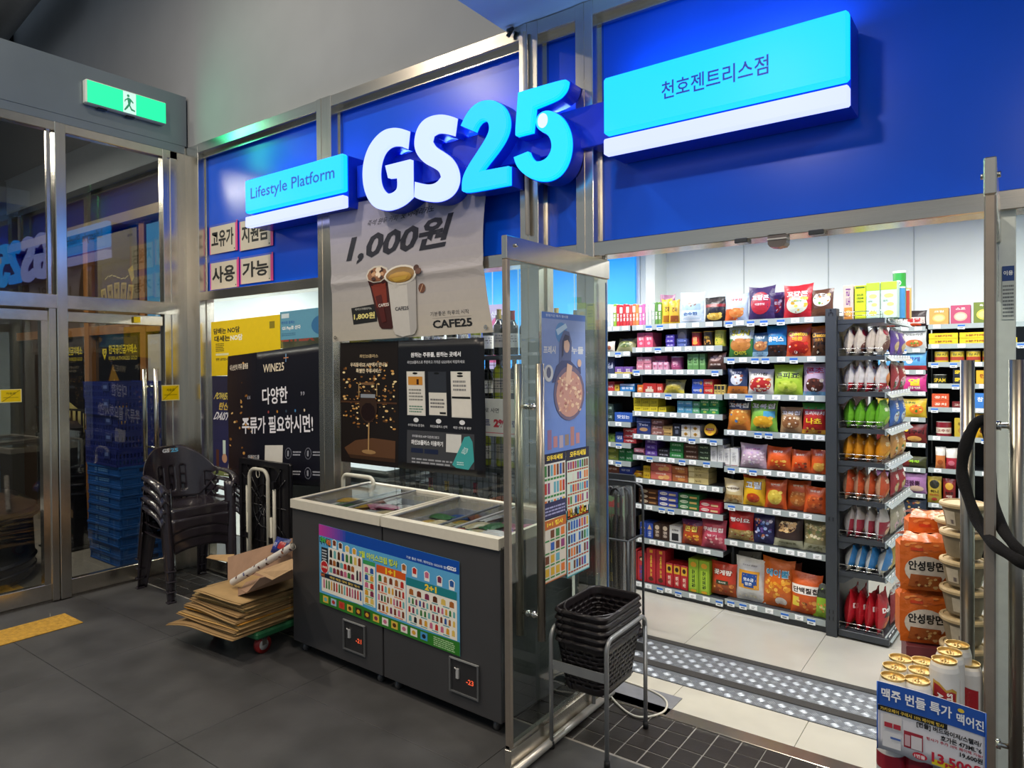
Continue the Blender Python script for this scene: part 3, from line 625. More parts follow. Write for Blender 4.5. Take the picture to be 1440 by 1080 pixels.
# wine app poster (right) and WINE25 poster (left)
wp = [('r', 0, 0, .44, 1, '#1a120e')] + bokeh(.02, .30, .42, .84, 110, 5) + bokeh(.02, .34, .42, .70, 60, 8, .008) + \
     [('p', [(.03, .12), (.12, .19), (.25, .22), (.42, .21), (.42, .04), (.08, .04)], '#5a3c26'), ('p', [(.06, .07), (.42, .07), (.42, .04), (.08, .04)], '#3a2618'), ('r', .0, .50, .43, .515, '#4a2f1c'),
      ('e', .225, .105, .055, .018, '#9c7a50'), ('r', .219, .11, .229, .36, '#a98658'), ('e', .22, .47, .068, .13, '#37251a'), ('e', .22, .43, .055, .075, '#1c0a08'), ('r', .165, .545, .275, .575, '#8a9098'), ('r', .15, .56, .155, .66, '#b99a68'), ('r', .286, .56, .29, .66, '#b99a68'), ('e', .22, .66, .055, .012, '#7a5a3c'),
      ('t', '와인25플러스', .225, .885, .14, .028, '#cbb48a', .01), ('t', "우리동네GS APP에서 만나는", .225, .815, .28, .036, '#ead9b8', .02), ('t', '특별한 주류서비스', .225, .765, .19, .036, '#ead9b8', .02),
      ('t', '원하는 주류를, 원하는 곳에서', .695, .885, .33, .04, '#e6e8ec', .03), ('t', '와인25플러스로 주문하고 가까운 GS25에서 픽업하세요', .695, .83, .38, .024, '#c9ccd2', .01)]
for i, u in enumerate((.50, .645, .795)):
    wp += [('r', u, .42, u + .125, .76, '#c9c8c2' if i != 1 else '#24262c'), ('r', u + .004, .425, u + .121, .755, '#dcd9d0' if i != 1 else '#30343c'), ('e', u + .06, .745, .018, .008, '#111')]
wp += [('r', .512, .655, .61, .72, '#c98a35'), ('r', .57, .66, .585, .70, '#3a1a10'), ('l', 4, .515, .53, .61, .63, '#8c8c86', 4), ('l', 3, .515, .44, .61, .50, '#6a8c7a', 5), ('r', .65, .43, .766, .60, '#d8d5cc'), ('l', 3, .66, .48, .755, .56, '#777', 6), ('r', .72, .44, .76, .455, '#222'),
       ('r', .80, .56, .915, .575, '#222'), ('l', 3, .81, .61, .90, .70, '#888', 7), ('e', .855, .725, .02, .008, '#222')]
for i, (u, s) in enumerate(((.56, '우리동네GS 앱 접속'), (.71, '와인25플러스 선택'), (.86, '매장 선택 후 예약'))): wp += [('e', u, .385, .018, .018, '#d8dadd'), ('t', s, u, .345, .11, .02, '#d0d2d6', .01)]
wp += [('r', .50, .05, .935, .305, '#3d3e42'), ('t', '우리동네GS APP 다운로드받고', .625, .262, .18, .02, '#c9ccd2'), ('t', '와인25플러스 이용하기', .635, .215, .21, .038, '#eceef0', .03), ('r', .53, .135, .61, .17, '#1b2440'), ('r', .62, .135, .71, .17, '#1b2440'), ('l', 2, .535, .05, .80, .10, '#9a9ca2', 3),
       ('r', .76, .16, .855, .295, '#cfd0cc'), ('p', [(.825, .05), (.90, .045), (.935, .11), (.925, .25), (.905, .29), (.875, .28), (.80, .07)], '#3fa0a0'), ('t', '와인25', .878, .18, .05, .035, '#cfeaea', .02, 0, 1.2), ('l', 2, .83, .07, .88, .10, '#bfe4e4', 9)]
o = sheet('wine_app_poster', (-3.592, 3.0, 1.02), (1.215, 0, -.0), (0, 0, .785), '#15161c', wp, .004, VINYL, wav=.006); tag(o, 'black poster with wine glass and three phone screens above the freezers', 'poster')
w2 = [('g', 0, 0, .32, 1, '#2b1e1c', '#14141f', 0, 6)] + bokeh(.02, .05, .30, .95, 26, 12, .014) + [('t', '내 손안의 주류 플랫폼', .13, .905, .20, .045, '#e8dcc8', .02), ('t', 'WINE25', .50, .87, .22, .062, '#e0d2b8', .02), ('p', [(.625, .90), (.632, .90), (.632, .96), (.625, .96)], '#7fb0e0'), ('r', .605, .927, .655, .934, '#d08a60'),
      ('t', '다양한', .51, .66, .26, .125, '#eceaf0', .02), ('t', '“', .24, .66, .035, .03, '#8c8c98', .02), ('t', '”', .79, .66, .04, .03, '#8c8c98', .02), ('t', '주류가 필요하시면!', .52, .445, .72, .13, '#eceaf0', .02),
      ('e', .44, .54, .008, .011, '#a04a4a'), ('e', .53, .54, .008, .011, '#c98a30'), ('e', .62, .54, .008, .011, '#3a4a5a'), ('e', .71, .54, .008, .011, '#4a8ac0'), ('e', .80, .54, .008, .011, '#d8c8a8'),
      ('t', '아래코드를', .29, .20, .12, .035, '#d8d8dc', .01), ('t', '스캔해 보세요.', .28, .145, .17, .035, '#d8d8dc', .01), ('r', .405, .055, .585, .29, '#d9d5cc')]
for u, v in ((.64, .23), (.83, .23), (.64, .09), (.83, .09)): w2 += [('e', u, v, .032, .043, '#7a7c88'), ('e', u, v, .028, .038, '#181923'), ('r', u - .008, v - .02, u + .008, v + .02, '#8c8e98'), ('l', 2, u + .045, v - .02, u + .125, v + .02, '#a0a2ac', int(u * 100))]
o = sheet('wine_poster', (-4.915, 3.0, .835), (1.165, 0, 0), (0, 0, .975), '#14141f', w2, .004, VINYL, wav=.008)
o.data.transform(Matrix(((1, 0, 0, 0), (0, 1, 0, 0), (.065, 0, 1, .065 * 3.75), (0, 0, 0, 1)))); tag(o, 'dark WINE25 poster with white Korean slogan on the left window', 'poster')
yp = [('t', '담배는 NO담', .24, .82, .40, .11, '#1a1a12', .045), ('t', '대세는', .17, .68, .24, .11, '#1a1a12', .045), ('t', 'NO담', .39, .68, .18, .11, '#f6f6ee', .05), ('r', .86, .78, .93, .90, '#8c7c10'), ('l', 5, .07, .44, .20, .60, '#5a5210', 2), ('r', .07, .37, .27, .41, '#e6e2b0'), ('t', '전면 금연입니다.', .18, .30, .22, .05, '#2a2812', .03)]
o = sheet('no_smoking_poster', (-5.235, 3.052, 1.588), (.915, 0, 0), (0, 0, .435), '#ecca00', [('r', 0, 0, .48, 1, '#ecca00')] + yp, .002, PAPER); 
o.data.transform(Matrix(((1, 0, 0, 0), (0, 1, 0, 0), (.02, 0, 1, .02 * 4.8), (0, 0, 0, 1)))); tag(o, 'bright yellow Korean NO smoking poster on the left window', 'poster')
o = sheet('pay_poster', (-4.325, 3.056, 1.845), (.60, 0, .012), (0, 0, .205), '#5f9cb8', [('t', '편의점 결제는', .16, .60, .26, .11, '#2a62a8', .02), ('t', 'GS Pay로 산다', .22, .40, .36, .16, '#f2f2ee', .03), ('r', .03, .76, .18, .92, '#cfe0e6'), ('e', .80, .42, .20, .34, '#2f6ea0'), ('e', .86, .36, .09, .13, '#d8a860'), ('l', 2, .03, .12, .30, .24, '#3a7090', 4)], .002, PAPER); tag(o, 'pale blue GS Pay poster at the top of the left window', 'poster')
dp = [('g', 0, 0, 1, 1, '#2a2a5c', '#1c1a3c', 1, 6), ('t', 'POWER', .36, .80, .5, .07, '#d8c45a', .03, .25), ('t', '탄산', .42, .70, .34, .075, '#d8b84a', .03, .2), ('t', 'DAISY', .35, .60, .52, .08, '#e2e0e6', .03, .25), ('p', [(.5, 0), (1, 0), (1, .30), (.85, .36), (.62, .30)], '#d8d6cc'), ('e', .78, .42, .14, .075, '#c89878'), ('p', [(.62, .42), (.66, .50), (.82, .52), (.93, .47), (.94, .42), (.84, .47), (.72, .465), (.66, .42)], '#1c1614'), ('e', .72, .425, .012, .006, '#2a1a14'), ('e', .81, .425, .012, .006, '#2a1a14'), ('r', .73, .385, .80, .39, '#a05a50'),
      ('r', .36, .22, .46, .36, '#cfe0d4'), ('e', .42, .18, .09, .045, '#c89878'), ('r', .12, .08, .22, .26, '#5a3020'), ('r', 0, 0, 1, .07, '#8c9a5c'), ('l', 2, .4, .01, .95, .06, '#e8e8e0', 8)]
o = sheet('drink_poster', (-5.235, 3.055, .78), (.40, 0, 0), (0, 0, .80), '#25254f', dp, .002, PAPER); tag(o, 'violet drink poster of a person in white, half behind the dark poster', 'poster')

# ================================================================== DOOR LEAVES
def leaf(name, X, yo, yi, label, hand):
    d = struct(bpy.data.objects.new(name, None)); COL.objects.link(d); s = .014
    q = M(); q.box(X - .006, X + .006, yo + .022, yi, .10, 2.08); q.ob('glass_pane', DGLASS, d)
    q = M(); q.box(X - s, X + s, yo, yi, 2.075, 2.17, bev=.003); q.ob('top_rail', STEEL, d)
    q = M(); q.box(X - .016, X + .016, yo, yi, .008, .10, bev=.003); q.box(X - .010, X + .010, yo, yi, .1, .115); q.ob('bottom_rail', STEEL, d)
    q = M(); q.box(X - .013, X + .013, yo, yo + .026, .10, 2.075, bev=.004); q.ob('edge_profile', ALU, d)
    q = M(); q.box(X - .010, X - .003, yi - .004, yi + .004, .1, 2.06); q.ob('edge_seal', mat('edge_seal', '#3e5f9a', .3), d)
    q = M()
    for sx in (-1, 1):
        q = M(); q.tube([(X + sx * .055, yo + .17, .50), (X + sx * .055, yo + .17, 1.655)], .0175, 14); q.ob('door_handle', mat('handle_steel_%s_%d' % (name, sx), '#a89f92', .33, metal=1), d)
    q = M()
    for z in (.60, 1.475):
        q.tube([(X - .055, yo + .17, z), (X + .055, yo + .17, z)], .008, 8)
        for sx in (-1, 1): q.tube([(X + sx * .007, yo + .17, z), (X + sx * .022, yo + .17, z)], .014, 10)
    q.ob('handle_bracket', CHROME, d)
    q = M()
    for sx in (-1, 1): q.tube([(X + sx * .012, yo + .06, 2.135), (X + sx * .022, yo + .06, 2.135)], .008, 8)
    q.tube([(X, yi - .03, 2.17), (X, yi - .03, 2.19)], .012, 8); q.tube([(X, yi - .03, .0), (X, yi - .03, .01)], .014, 8); q.ob('pivot_bolt', CHROME, d)
    return d
d1 = leaf('door_3', -1.64, 2.20, 3.065, '', 1)
d2 = leaf('door_4', -.045, 2.125, 3.05, '', 1)
q = M(); q.tube([(-1.607, 2.20, .022), (-1.607, 3.03, .022)], .018, 12); q.tube([(-1.607, 2.193, .022), (-1.607, 2.205, .022)], .012, 8); tag(q.ob('draught_tube', mat('silver_tube', '#b9b8b2', .3, metal=.6)), 'silver tube lying on the floor along the open left door', 'tube')
# posters on the left leaf; noodle poster's colours washed pale to mimic glass reflections
ny, nz = 2.455, 1.26
np_ = [('g', 0, 0, 1, 1, '#5f7fc4', '#7f93c2', 1, 8), ('r', 0, .955, 1, 1, '#4a70b8'), ('t', '한정기간 특가 행사중', .33, .977, .5, .018, '#c9d6ea', .01), ('e', .42, .86, .13, .075, '#4f86c0'), ('p', [(.30, .88), (.52, .93), (.56, .90), (.34, .84)], '#a8c4dc'), ('t', '프레시', .16, .735, .26, .055, '#cfd2d8', .03), ('t', '누들', .80, .735, .3, .055, '#cfd2d8', .03),
       ('p', [(.36, .62), (.64, .62), (.66, .80), (.60, .87), (.48, .88), (.38, .80)], '#57628c'), ('e', .54, .77, .07, .055, '#c9a898'), ('p', [(.44, .80), (.50, .85), (.60, .84), (.62, .78), (.56, .81), (.48, .80), (.46, .70), (.42, .68)], '#3c3f5c'), ('p', [(.30, .62), (.42, .66), (.62, .66), (.80, .60), (.86, .66), (.88, .56), (.2, .5)], '#414a74'), ('e', .84, .64, .05, .03, '#c9a898'),
       ('e', .60, .42, .36, .20, '#6a5f78'), ('e', .60, .415, .31, .17, '#b88a80'), ('c', 70, .34, .29, .86, .54, .03, .013, ['#d0a890', '#c08a78', '#d9b89a', '#a8706a', '#e0c4a8'], 4), ('p', [(.50, .50), (.60, .48), (.66, .62), (.54, .64)], '#d0aa94'), ('e', .13, .57, .10, .06, '#c4c8cc'), ('e', .13, .575, .05, .04, '#5a6080')]
for i, c in enumerate(['#8a6a8c', '#b07a80', '#a89aa8', '#8c7a70', '#a87a78', '#b08088']): np_.append(('r', .10 + i * .13, .03 + .01 * (i % 2), .19 + i * .13, .12 + .05 * (i in (0, 4)), c))
VP = mat('back_printed_paper', None, .4, noise=.03); 
o = sheet('noodle_poster', (-1.630, ny, nz), (0, .37, 0), (0, 0, .62), '#7f93c2', np_, .0015, PAPER); tag(o, 'tall pale blue noodle bowl poster on the open glass door', 'poster')
def flyer_ops(cols, rows, base, head, seed, hc='#fff', title=None):
    r = random.Random(seed); o = [('r', 0, .86, 1, 1, head)]
    if title: o.append(('t', title, .5, .93, .7, .08, hc, .03))
    o.append(('r', .02, .02, .98, .85, base)); pal = ['#b03028', '#2a5aa8', '#c9a030', '#3a7a40', '#6a3a20', '#d0c8c0', '#8a3a70', '#2a2a30', '#d07030', '#60a0b0']
    for j in range(rows):
        for i in range(cols):
            x = .04 + .92 * i / cols; y = .04 + .80 * j / rows
            if r.random() < .93: o.append(('r', x + .1 / cols, y + .24 / rows, x + .75 / cols, y + .75 / rows, r.choice(pal)))
            o.append(('r', x + .05 / cols, y + .06 / rows, x + .8 / cols, y + .16 / rows, '#30803c' if seed % 2 else '#a04020'))
    return o
fl_specs = [('product_flyer', .0, .185, .975, 1.262, '#d6d4cc', '#23233a', 7, 3, 11, '모두의세일', 'upper left product flyer with navy table on the open glass door'),
            ('product_flyer', .19, .395, .93, 1.262, '#c8d4c4', '#26263c', 9, 5, 12, '모두의세일', 'upper right green-tinted product flyer on the open glass door'),
            ('product_flyer', .0, .185, .70, .972, '#cfc6b8', '#b8642c', 4, 4, 13, '1+1 행사', 'orange-bordered lower left product flyer on the glass door'),
            ('product_flyer', .19, .395, .68, .985, '#bcd0d0', '#2c8c94', 8, 4, 14, '2+1 행사', 'teal-bordered lower right product flyer on the glass door')]
for nm, a, b, z0, z1, base, head, cc, rr, sd, ti, lb in fl_specs:
    ops = flyer_ops(cc, rr, base, head, sd, '#ffe040', ti)
    if sd == 11: ops += [('r', .02, .02, .98, .26, '#2c2c54'), ('l', 3, .06, .05, .94, .2, '#9a9ac0', 2)]
    o = sheet(nm, (-1.630, ny + .003 + a, z0), (0, b - a, 0), (0, 0, z1 - z0), head, ops, .0015, PAPER); tag(o, lb, 'flyer', 'product flyers on the glass door')
o = sheet('door_notice', (-.0385, 2.93, 1.87), (0, .11, 0), (0, 0, .19), '#c8d2d0', [('r', 0, .72, 1, 1, '#2a4a88'), ('t', '이용안내', .5, .87, .8, .10, '#e8eef2', .03), ('l', 9, .06, .03, .95, .66, '#6a7478', 4)], .0015, PAPER)
tag(o, 'white notice with navy heading on the open right-hand glass door', 'notice')
o = sheet('post_notice', (-.028, 3.016, 1.80), (.035, 0, 0), (0, 0, .19), '#c8d2d0', [('r', 0, .72, 1, 1, '#2a4a88'), ('t', '이용', .5, .87, .8, .09, '#e8eef2', .03), ('l', 9, .06, .03, .95, .66, '#6a7478', 4)], .0015, PAPER)
tag(o, 'narrow notice with navy heading on the pale post behind the right door', 'notice')
# black strap wound round the right handles
q = M(); pts = [onY(1392, 590, 2.25), onY(1372, 596, 2.235), onY(1357, 630, 2.23), onY(1353, 665, 2.23), onY(1362, 700, 2.21), onY(1376, 735, 2.18), onY(1395, 762, 2.12), onY(1416, 778, 2.08), onY(1442, 793, 2.07), onY(1470, 800, 2.15)]
def spline(P, n=6):
    out = []
    for i in range(len(P) - 1):
        a, b, c, d = P[max(i - 1, 0)], P[i], P[i + 1], P[min(i + 2, len(P) - 1)]
        for k in range(n): t = k / n; out.append(.5 * ((2 * b) + (c - a) * t + (2 * a - 5 * b + 4 * c - d) * t * t + (3 * b - a - 3 * c + d) * t ** 3))
    return out + [P[-1]]
SP = spline(pts); q.tube(SP, .02, 10, rr=[.0145 + .0012 * math.sin(i * .7) for i in range(len(SP))])
pts = [onY(1384, 590, 2.28), onY(1391, 620, 2.27), onY(1392, 660, 2.25), onY(1396, 700, 2.22), onY(1408, 740, 2.15), onY(1425, 765, 2.10), onY(1445, 785, 2.09)]
SP = spline(pts); q.tube(SP, .019, 10, rr=[.0135 + .0012 * math.sin(i * .6) for i in range(len(SP))])
tag(q.ob('handle_strap', FABRIC), 'black cloth strap looped over the handle of the right glass door', 'strap')
# ================================================================== FREEZERS
FD = Vector((1.0, -.035)).normalized(); 
LIDFR = mat('lid_frame_grey', '#77797c', .4)
def freezer(x0, y0, w, label, led):
    """local x along the front, y back, z up"""
    ang = math.atan2(FD.y, FD.x); t = thing('chest_freezer', label, 'freezer', (x0, y0, 0), ang, 'two chest freezers'); D = .575; H = .885
    q = M(); q.box(0, w, 0, .022, .062, .845, bev=.003); q.box(0, w, D - .022, D, .062, .845); q.box(0, .02, .022, D - .022, .062, .845); q.box(w - .02, w, .022, D - .022, .062, .845); q.box(.02, w - .02, .022, D - .022, .062, .48)
    q.ob('body', FRZ, t)
    q = M(); zf, zb = .885, .905
    def bar(xa, xb, ya, yb, z0, z1f, z1b):
        q.add([(xa, ya, z0), (xb, ya, z0), (xb, yb, z0), (xa, yb, z0), (xa, ya, z1f), (xb, ya, z1f), (xb, yb, z1b), (xa, yb, z1b)], [[3, 2, 1, 0], [4, 5, 6, 7], [0, 1, 5, 4], [1, 2, 6, 5], [2, 3, 7, 6], [3, 0, 4, 7]])
    bar(0, w, -.012, .03, .835, zf, zf + .001); bar(0, w, D - .03, D + .004, .835, zb, zb); bar(0, .022, .03, D - .03, .84, zf, zb); bar(w - .022, w, .03, D - .03, .84, zf, zb)
    q.ob('rim', RIM, t)
    q = M(); q.box(.022, w - .022, .03, D - .03, .50, .52); q.box(.022, .03, .03, D - .03, .52, .84); q.box(w - .03, w - .022, .03, D - .03, .52, .84); q.box(.03, w - .03, .03, .036, .52, .84); q.box(.03, w - .03, D - .036, D - .03, .52, .84); q.ob('inner_liner', mat('liner', '#b8bcc0', .5), t)
    for i, (a, b, dz) in enumerate(((.022, w * .60, .0), (w * .42, w - .022, -.010))):
        l = M(); zz = lambda y: .876 + (y / D) * .02 + dz; a2, b2 = a + .012, b - .012
        l.add([(a, .03, zz(0)), (b, .03, zz(0)), (b, D - .03, zz(D)), (a, D - .03, zz(D)), (a, .03, zz(0) + .004), (b, .03, zz(0) + .004), (b, D - .03, zz(D) + .004), (a, D - .03, zz(D) + .004)], [[3, 2, 1, 0], [4, 5, 6, 7], [0, 1, 5, 4], [1, 2, 6, 5], [2, 3, 7, 6], [3, 0, 4, 7]])
        g = l.ob('sliding_lid', LIDGLASS, t)
        for xa in (a, b - .014):
            l = M(); l.add([(xa, .03, zz(0)), (xa + .014, .03, zz(0)), (xa + .014, D - .03, zz(D)), (xa, D - .03, zz(D)), (xa, .03, zz(0) + .008), (xa + .014, .03, zz(0) + .008), (xa + .014, D - .03, zz(D) + .008), (xa, D - .03, zz(D) + .008)], [[3, 2, 1, 0], [4, 5, 6, 7], [0, 1, 5, 4], [1, 2, 6, 5], [2, 3, 7, 6], [3, 0, 4, 7]])
            l.ob('lid_frame', LIDFR, g)
    for cx in (.06, w - .06):
        for cy in (.05, D - .05):
            q = M(); q.tube([(cx - .008, cy, .026), (cx + .008, cy, .026)], .026, 12); q.box(cx - .014, cx + .014, cy - .016, cy + .016, .03, .064); q.ob('caster', mat('caster_grey', '#5a5a5c', .4, metal=.3), t)
    q = M(); q.box(w - .30, w - .13, -.004, 0, .135, .29, '#2a2a2c'); q.box(w - .305, w - .125, -.010, -.004, .285, .292, '#8a8c8c'); q.box(w - .305, w - .298, -.012, -.004, .13, .29, '#5a5c5e'); q.box(w - .132, w - .125, -.012, -.004, .13, .29, '#5a5c5e'); q.box(w - .30, w - .13, -.010, -.004, .13, .137, '#5a5c5e')
    q.box(w - .262, w - .247, -.012, -.004, .20, .245, '#a8aaac'); q.tube([(w - .258, -.01, .24), (w - .268, -.014, .25)], .003, 6, '#c0c0c0')
    f = q.ob('control_panel', GLOSSY, t)
    q = M(); S = plane((w - .205, -.0055, .185), (.05, 0, 0), (0, 0, .03)); art(q, S, [('t', led, .5, .5, .9, .8, '#ff5a28', .02)]); q.ob('led_digits', SCREEN, f)
    return t, ang
FW = .772
fa, ang = freezer(-3.375, 2.452, FW, 'dark grey chest freezer on the left, nearer the cardboard pile', '-21')
e2 = Vector((-3.375, 2.452)) + FD * (FW + .012)
fb, _ = freezer(e2.x, e2.y, FW, 'dark grey chest freezer on the right, beside the open door', '-23')
# ice creams inside
pal = [('#b0342c', 'red'), ('#d8c89a', 'cream'), ('#8a4a2c', 'brown'), ('#c9a23a', 'yellow'), ('#4a7a4c', 'green'), ('#c96a8a', 'pink'), ('#3a5fa0', 'blue'), ('#d2d2cc', 'white')]
def pillow(w, h, t, base, ops=(), nu=10, nv=12, seal=.06, seed=0, wave=.35, body=None, pinch=.085, m=None, flare=.0):
    """an inflated foil bag standing on its lower seam, front towards -y"""
    m = m or M(); r = random.Random(seed); ph = [r.uniform(0, 6.28) for _ in range(4)]
    def prof(u, v):
        a = max(0, 1 - abs(2 * u - 1) ** 2.4) ** .75; b = min(max((v - seal * .8) / (1 - seal * 1.6), 0), 1); s = math.sin(PI * b); b = max(0, s) ** .55
        sag = 1 + .25 * (0.45 - v)
        return a * b * sag
    def S(u, v, l=0, side=-1):
        a_ok = max(0, 1 - abs(2 * u - 1)) ** .3; p = prof(u, v); cr = .03 * math.sin(u * 17 + ph[0] + 4 * v) * (abs(v - .5) * 2) ** 2 + .05 * math.sin(v * 9 + ph[1]) * (abs(2 * u - 1)) ** 3
        wd = w * (1 - pinch * math.sin(PI * v) ** .7 + flare * (v - .5)); x = (u - .5) * wd; z = v * h + .016 * h * math.sin(u * 5 + ph[2]) * max(0, v - .85) / .15 + .03 * h * (abs(2 * u - 1) ** 3) * (1 if v > .5 else 0) * max(0, v - .7) / .3
        ed_ = min(v, 1 - v); y = side * t * .5 * (p * (1 + cr * wave * 3) + .10 * math.sin(u * 23 + ph[1]) * math.exp(-abs(ed_ - .10) / .06) * a_ok) + .004 * math.sin(u * 14 + ph[3]) * (1 if v < seal or v > 1 - seal else 0)
        return Vector((x, y + side * (.0012 + .0004 * l) * 1, z))
    m.surf(lambda u, v: S(u, v, -2), nu, nv, 0, base); m.surf(lambda u, v: S(1 - u, v, -2, 1), nu, nv, 0, body or base)
    art(m, S, ops, tess=nu)
    return m
fz = []
for fi, (x0, y0) in enumerate([(-3.375, 2.452), (e2.x, e2.y)]):
    k = 0
    for i in range(6):
        for j in range(4):
            cidx = R.randrange(8); c, cn = pal[cidx] if fi else R.choice([pal[1], pal[2], pal[5], pal[7], pal[4], pal[3]])
            px, py = .09 + i * .118 + R.uniform(-.015, .015), .10 + j * .125 + R.uniform(-.01, .01)
            key = (cn,)
            q = M(); q = pillow(.085, .15, .034, c, [('r', .1, .3, .9, .7, R.choice(['#e8e0c8', '#c03020', '#7a4020', '#e0b040'])), ('e', .5, .5, .25, .12, R.choice(['#6a3018', '#f0e8d8', '#e8b0a0']))], nu=6, nv=8, seed=k)
            q.tf(Matrix.Translation((0, 0, 0)) @ Matrix.Rotation(PI / 2, 4, 'X') @ Matrix.Translation((0, 0, -.075)))
            P = Vector((x0, y0)) + FD * px + Vector((-FD.y, FD.x)) * py
            o = q.ob('ice_cream_packet', FILM, None, (P.x, P.y, .805 + (k % 3) * .012), R.uniform(0, 6.28)); k += 1
            tag(o, '%s wrapped ice cream, %s from left, %s row, in the %s freezer' % (cn, ['first', 'second', 'third', 'fourth', 'fifth', 'sixth'][i], ['front', 'second', 'third', 'back'][j], ['left', 'right'][fi]), 'ice cream', 'ice creams in the chest freezers')
# filling below the top layer
for fi, (x0, y0) in enumerate([(-3.375, 2.452), (e2.x, e2.y)]):
    q = M()
    for i in range(130):
        x, y = R.uniform(.06, FW - .06), R.uniform(.06, .51); s = R.uniform(.02, .04); c = R.choice(pal)[0]
        a = R.uniform(0, PI); z = .60 + R.uniform(0, .14); b0 = len(q.v)
        q.box(-s * 1.4, s * 1.4, -s, s, 0, .02, c, bev=.004); q.tf(Matrix.Translation((x, y, z)) @ Matrix.Rotation(a, 4, 'Z') @ Matrix.Rotation(R.uniform(-.4, .4), 4, 'X'), b0)
    o = q.ob('ice_cream_heap', CARTON, None, (x0, y0, 0), ang); o['kind'] = 'stuff'; tag(o, 'heap of mixed ice cream packets filling the %s chest freezer' % ('left' if fi == 0 else 'right'), 'ice cream')
# poster across both freezer fronts
r = random.Random(9)
fp = [('r', 0, .86, 1, 1, '#0f4aa8'), ('g', 0, .86, .22, 1, '#c03a9a', '#1f4ab0', 0, 10), ('r', 0, .135, 1, .86, '#5aa8d8'), ('r', 0, 0, 1, .135, '#2f7a28'), ('p', [(0, .12), (.3, .16), (.6, .12), (1, .15), (1, .1), (0, .1)], '#2f7a28'),
      ('t', '7월 아이스크림 행사', .465, .775, .285, .085, '#1c5a1c', .07), ('t', '7월 아이스크림 행사', .465, .778, .28, .078, '#d8ee50', .03), ('t', '기분 좋은 하루, 재미있는 GS25와 함께', .80, .895, .27, .032, '#cfe0f6', .02), ('t', 'GS25', .955, .905, .055, .042, '#f4f8ff', .04),
      ('t', '대박세일', .05, .80, .09, .10, '#101010', .08), ('t', '대박', .035, .81, .045, .07, '#50c838', .04), ('t', '세일', .08, .80, .04, .07, '#f08020', .04), ('r', .02, .52, .075, .72, '#20242a'), ('l', 4, .025, .56, .072, .70, '#c0c8d0', 3), ('e', .045, .475, .034, .085, '#e8e0d8'), ('e', .045, .475, .030, .076, '#c02830'), ('t', '3,900원', .045, .475, .05, .035, '#f4ead8', .03),
      ('r', .08, .405, .35, .74, '#f0ece0'), ('r', .02, .165, .35, .345, '#f0ece0'), ('r', .02, .345, .35, .40, '#182838'), ('t', '매일 매일 대박 할인 행사', .21, .372, .24, .03, '#e0c060', .03), ('t', '1+1', .03, .37, .03, .05, '#f08020', .03),
      ('r', .355, .19, .445, .72, '#f0ece0'), ('r', .355, .67, .445, .72, '#3a9a58'), ('r', .455, .16, .66, .71, '#f0ece0'), ('r', .455, .62, .66, .71, '#d85a20'), ('t', '1+1', .555, .665, .07, .07, '#f8d030', .05), ('r', .665, .155, .985, .67, '#f0ece0'), ('r', .665, .58, .985, .67, '#1f8088'), ('t', '2+1', .825, .625, .075, .07, '#f8d030', .05)]
pl = ['#7a3a20', '#c03028', '#3a7a3a', '#d8a030', '#2c5aa0', '#5a3018', '#c86a8a', '#202428', '#a8642c', '#6ab0b0', '#e0c060', '#803050']
def row(n, u0_, u1_, v0_, v1_, tall=1):
    o = []
    for i in range(n):
        x = u0_ + (u1_ - u0_) * (i + .5) / n; w = (u1_ - u0_) / n * .33 * tall
        o.append(('p', [(x - w, v0_ + .1 * (v1_ - v0_)), (x + w, v0_ + .1 * (v1_ - v0_)), (x + w * .9, v1_ - .15 * (v1_ - v0_)), (x, v1_), (x - w * .9, v1_ - .15 * (v1_ - v0_))], r.choice(pl)))
    return o
fp += row(8, .085, .345, .61, .725) + row(7, .085, .29, .52, .60, 1.3) + row(7, .085, .29, .425, .505, 1.3) + row(2, .30, .345, .43, .57) + row(15, .03, .345, .20, .33, .9)
for j in range(5): fp += row(2, .36, .44, .21 + j * .09, .285 + j * .09, 1) + [('r', .37, .198 + j * .09, .43, .208 + j * .09, '#58b048')]
for j, n in enumerate((7, 9, 8, 5)): fp += row(n, .46, .655, .18 + j * .112, .265 + j * .112, .9) + [('r', .47, .168 + j * .112, .53, .178 + j * .112, '#e07030'), ('r', .58, .168 + j * .112, .64, .178 + j * .112, '#e07030')]
for j, n in enumerate((9, 12, 13, 6)): fp += row(n, .672, .98, .18 + j * .10, .255 + j * .10, .85) + [('r', .69 + i * .07, .168 + j * .10, .73 + i * .07, .178 + j * .10, '#40a0a8') for i in range(4)]
for i in range(12): fp.append(('r', .03 + i * .066, .03, .075 + i * .066, .115, r.choice(['#e8e4d8', '#4a9ad0', '#c04830', '#3a2a20', '#d8b84a', '#a8c8d8']))); fp.append(('e', .052 + i * .066, .072, .013, .025, r.choice(pl)))
fp.append(('l', 5, .84, .015, .97, .12, '#b0d8a0', 5))
for i, (u, v) in enumerate([(.13, .80), (.18, .79), (.235, .775), (.29, .77), (.65, .755), (.72, .75), (.80, .745), (.88, .735), (.955, .73)]): fp += [('p', [(u - .016, v - .055), (u + .016, v - .055), (u + .018, v + .04), (u, v + .06), (u - .018, v + .04)], '#f0f0ec'), ('p', [(u - .011, v - .02), (u + .011, v - .02), (u + .013, v + .035), (u, v + .05), (u - .013, v + .035)], pl[(i * 5) % 12])]
p0 = Vector((-3.375, 2.452)) + FD * .262; sl = -.012
o = sheet('ice_cream_poster', (p0.x + .0 * FD.y, p0.y - .0065, .335), (FD.x * 1.055, FD.y * 1.055, -.03), (0, 0, .44), '#5aa8d8', fp, .0015, VINYL); tag(o, 'wide colourful ice cream sale poster taped across both freezer fronts', 'poster')

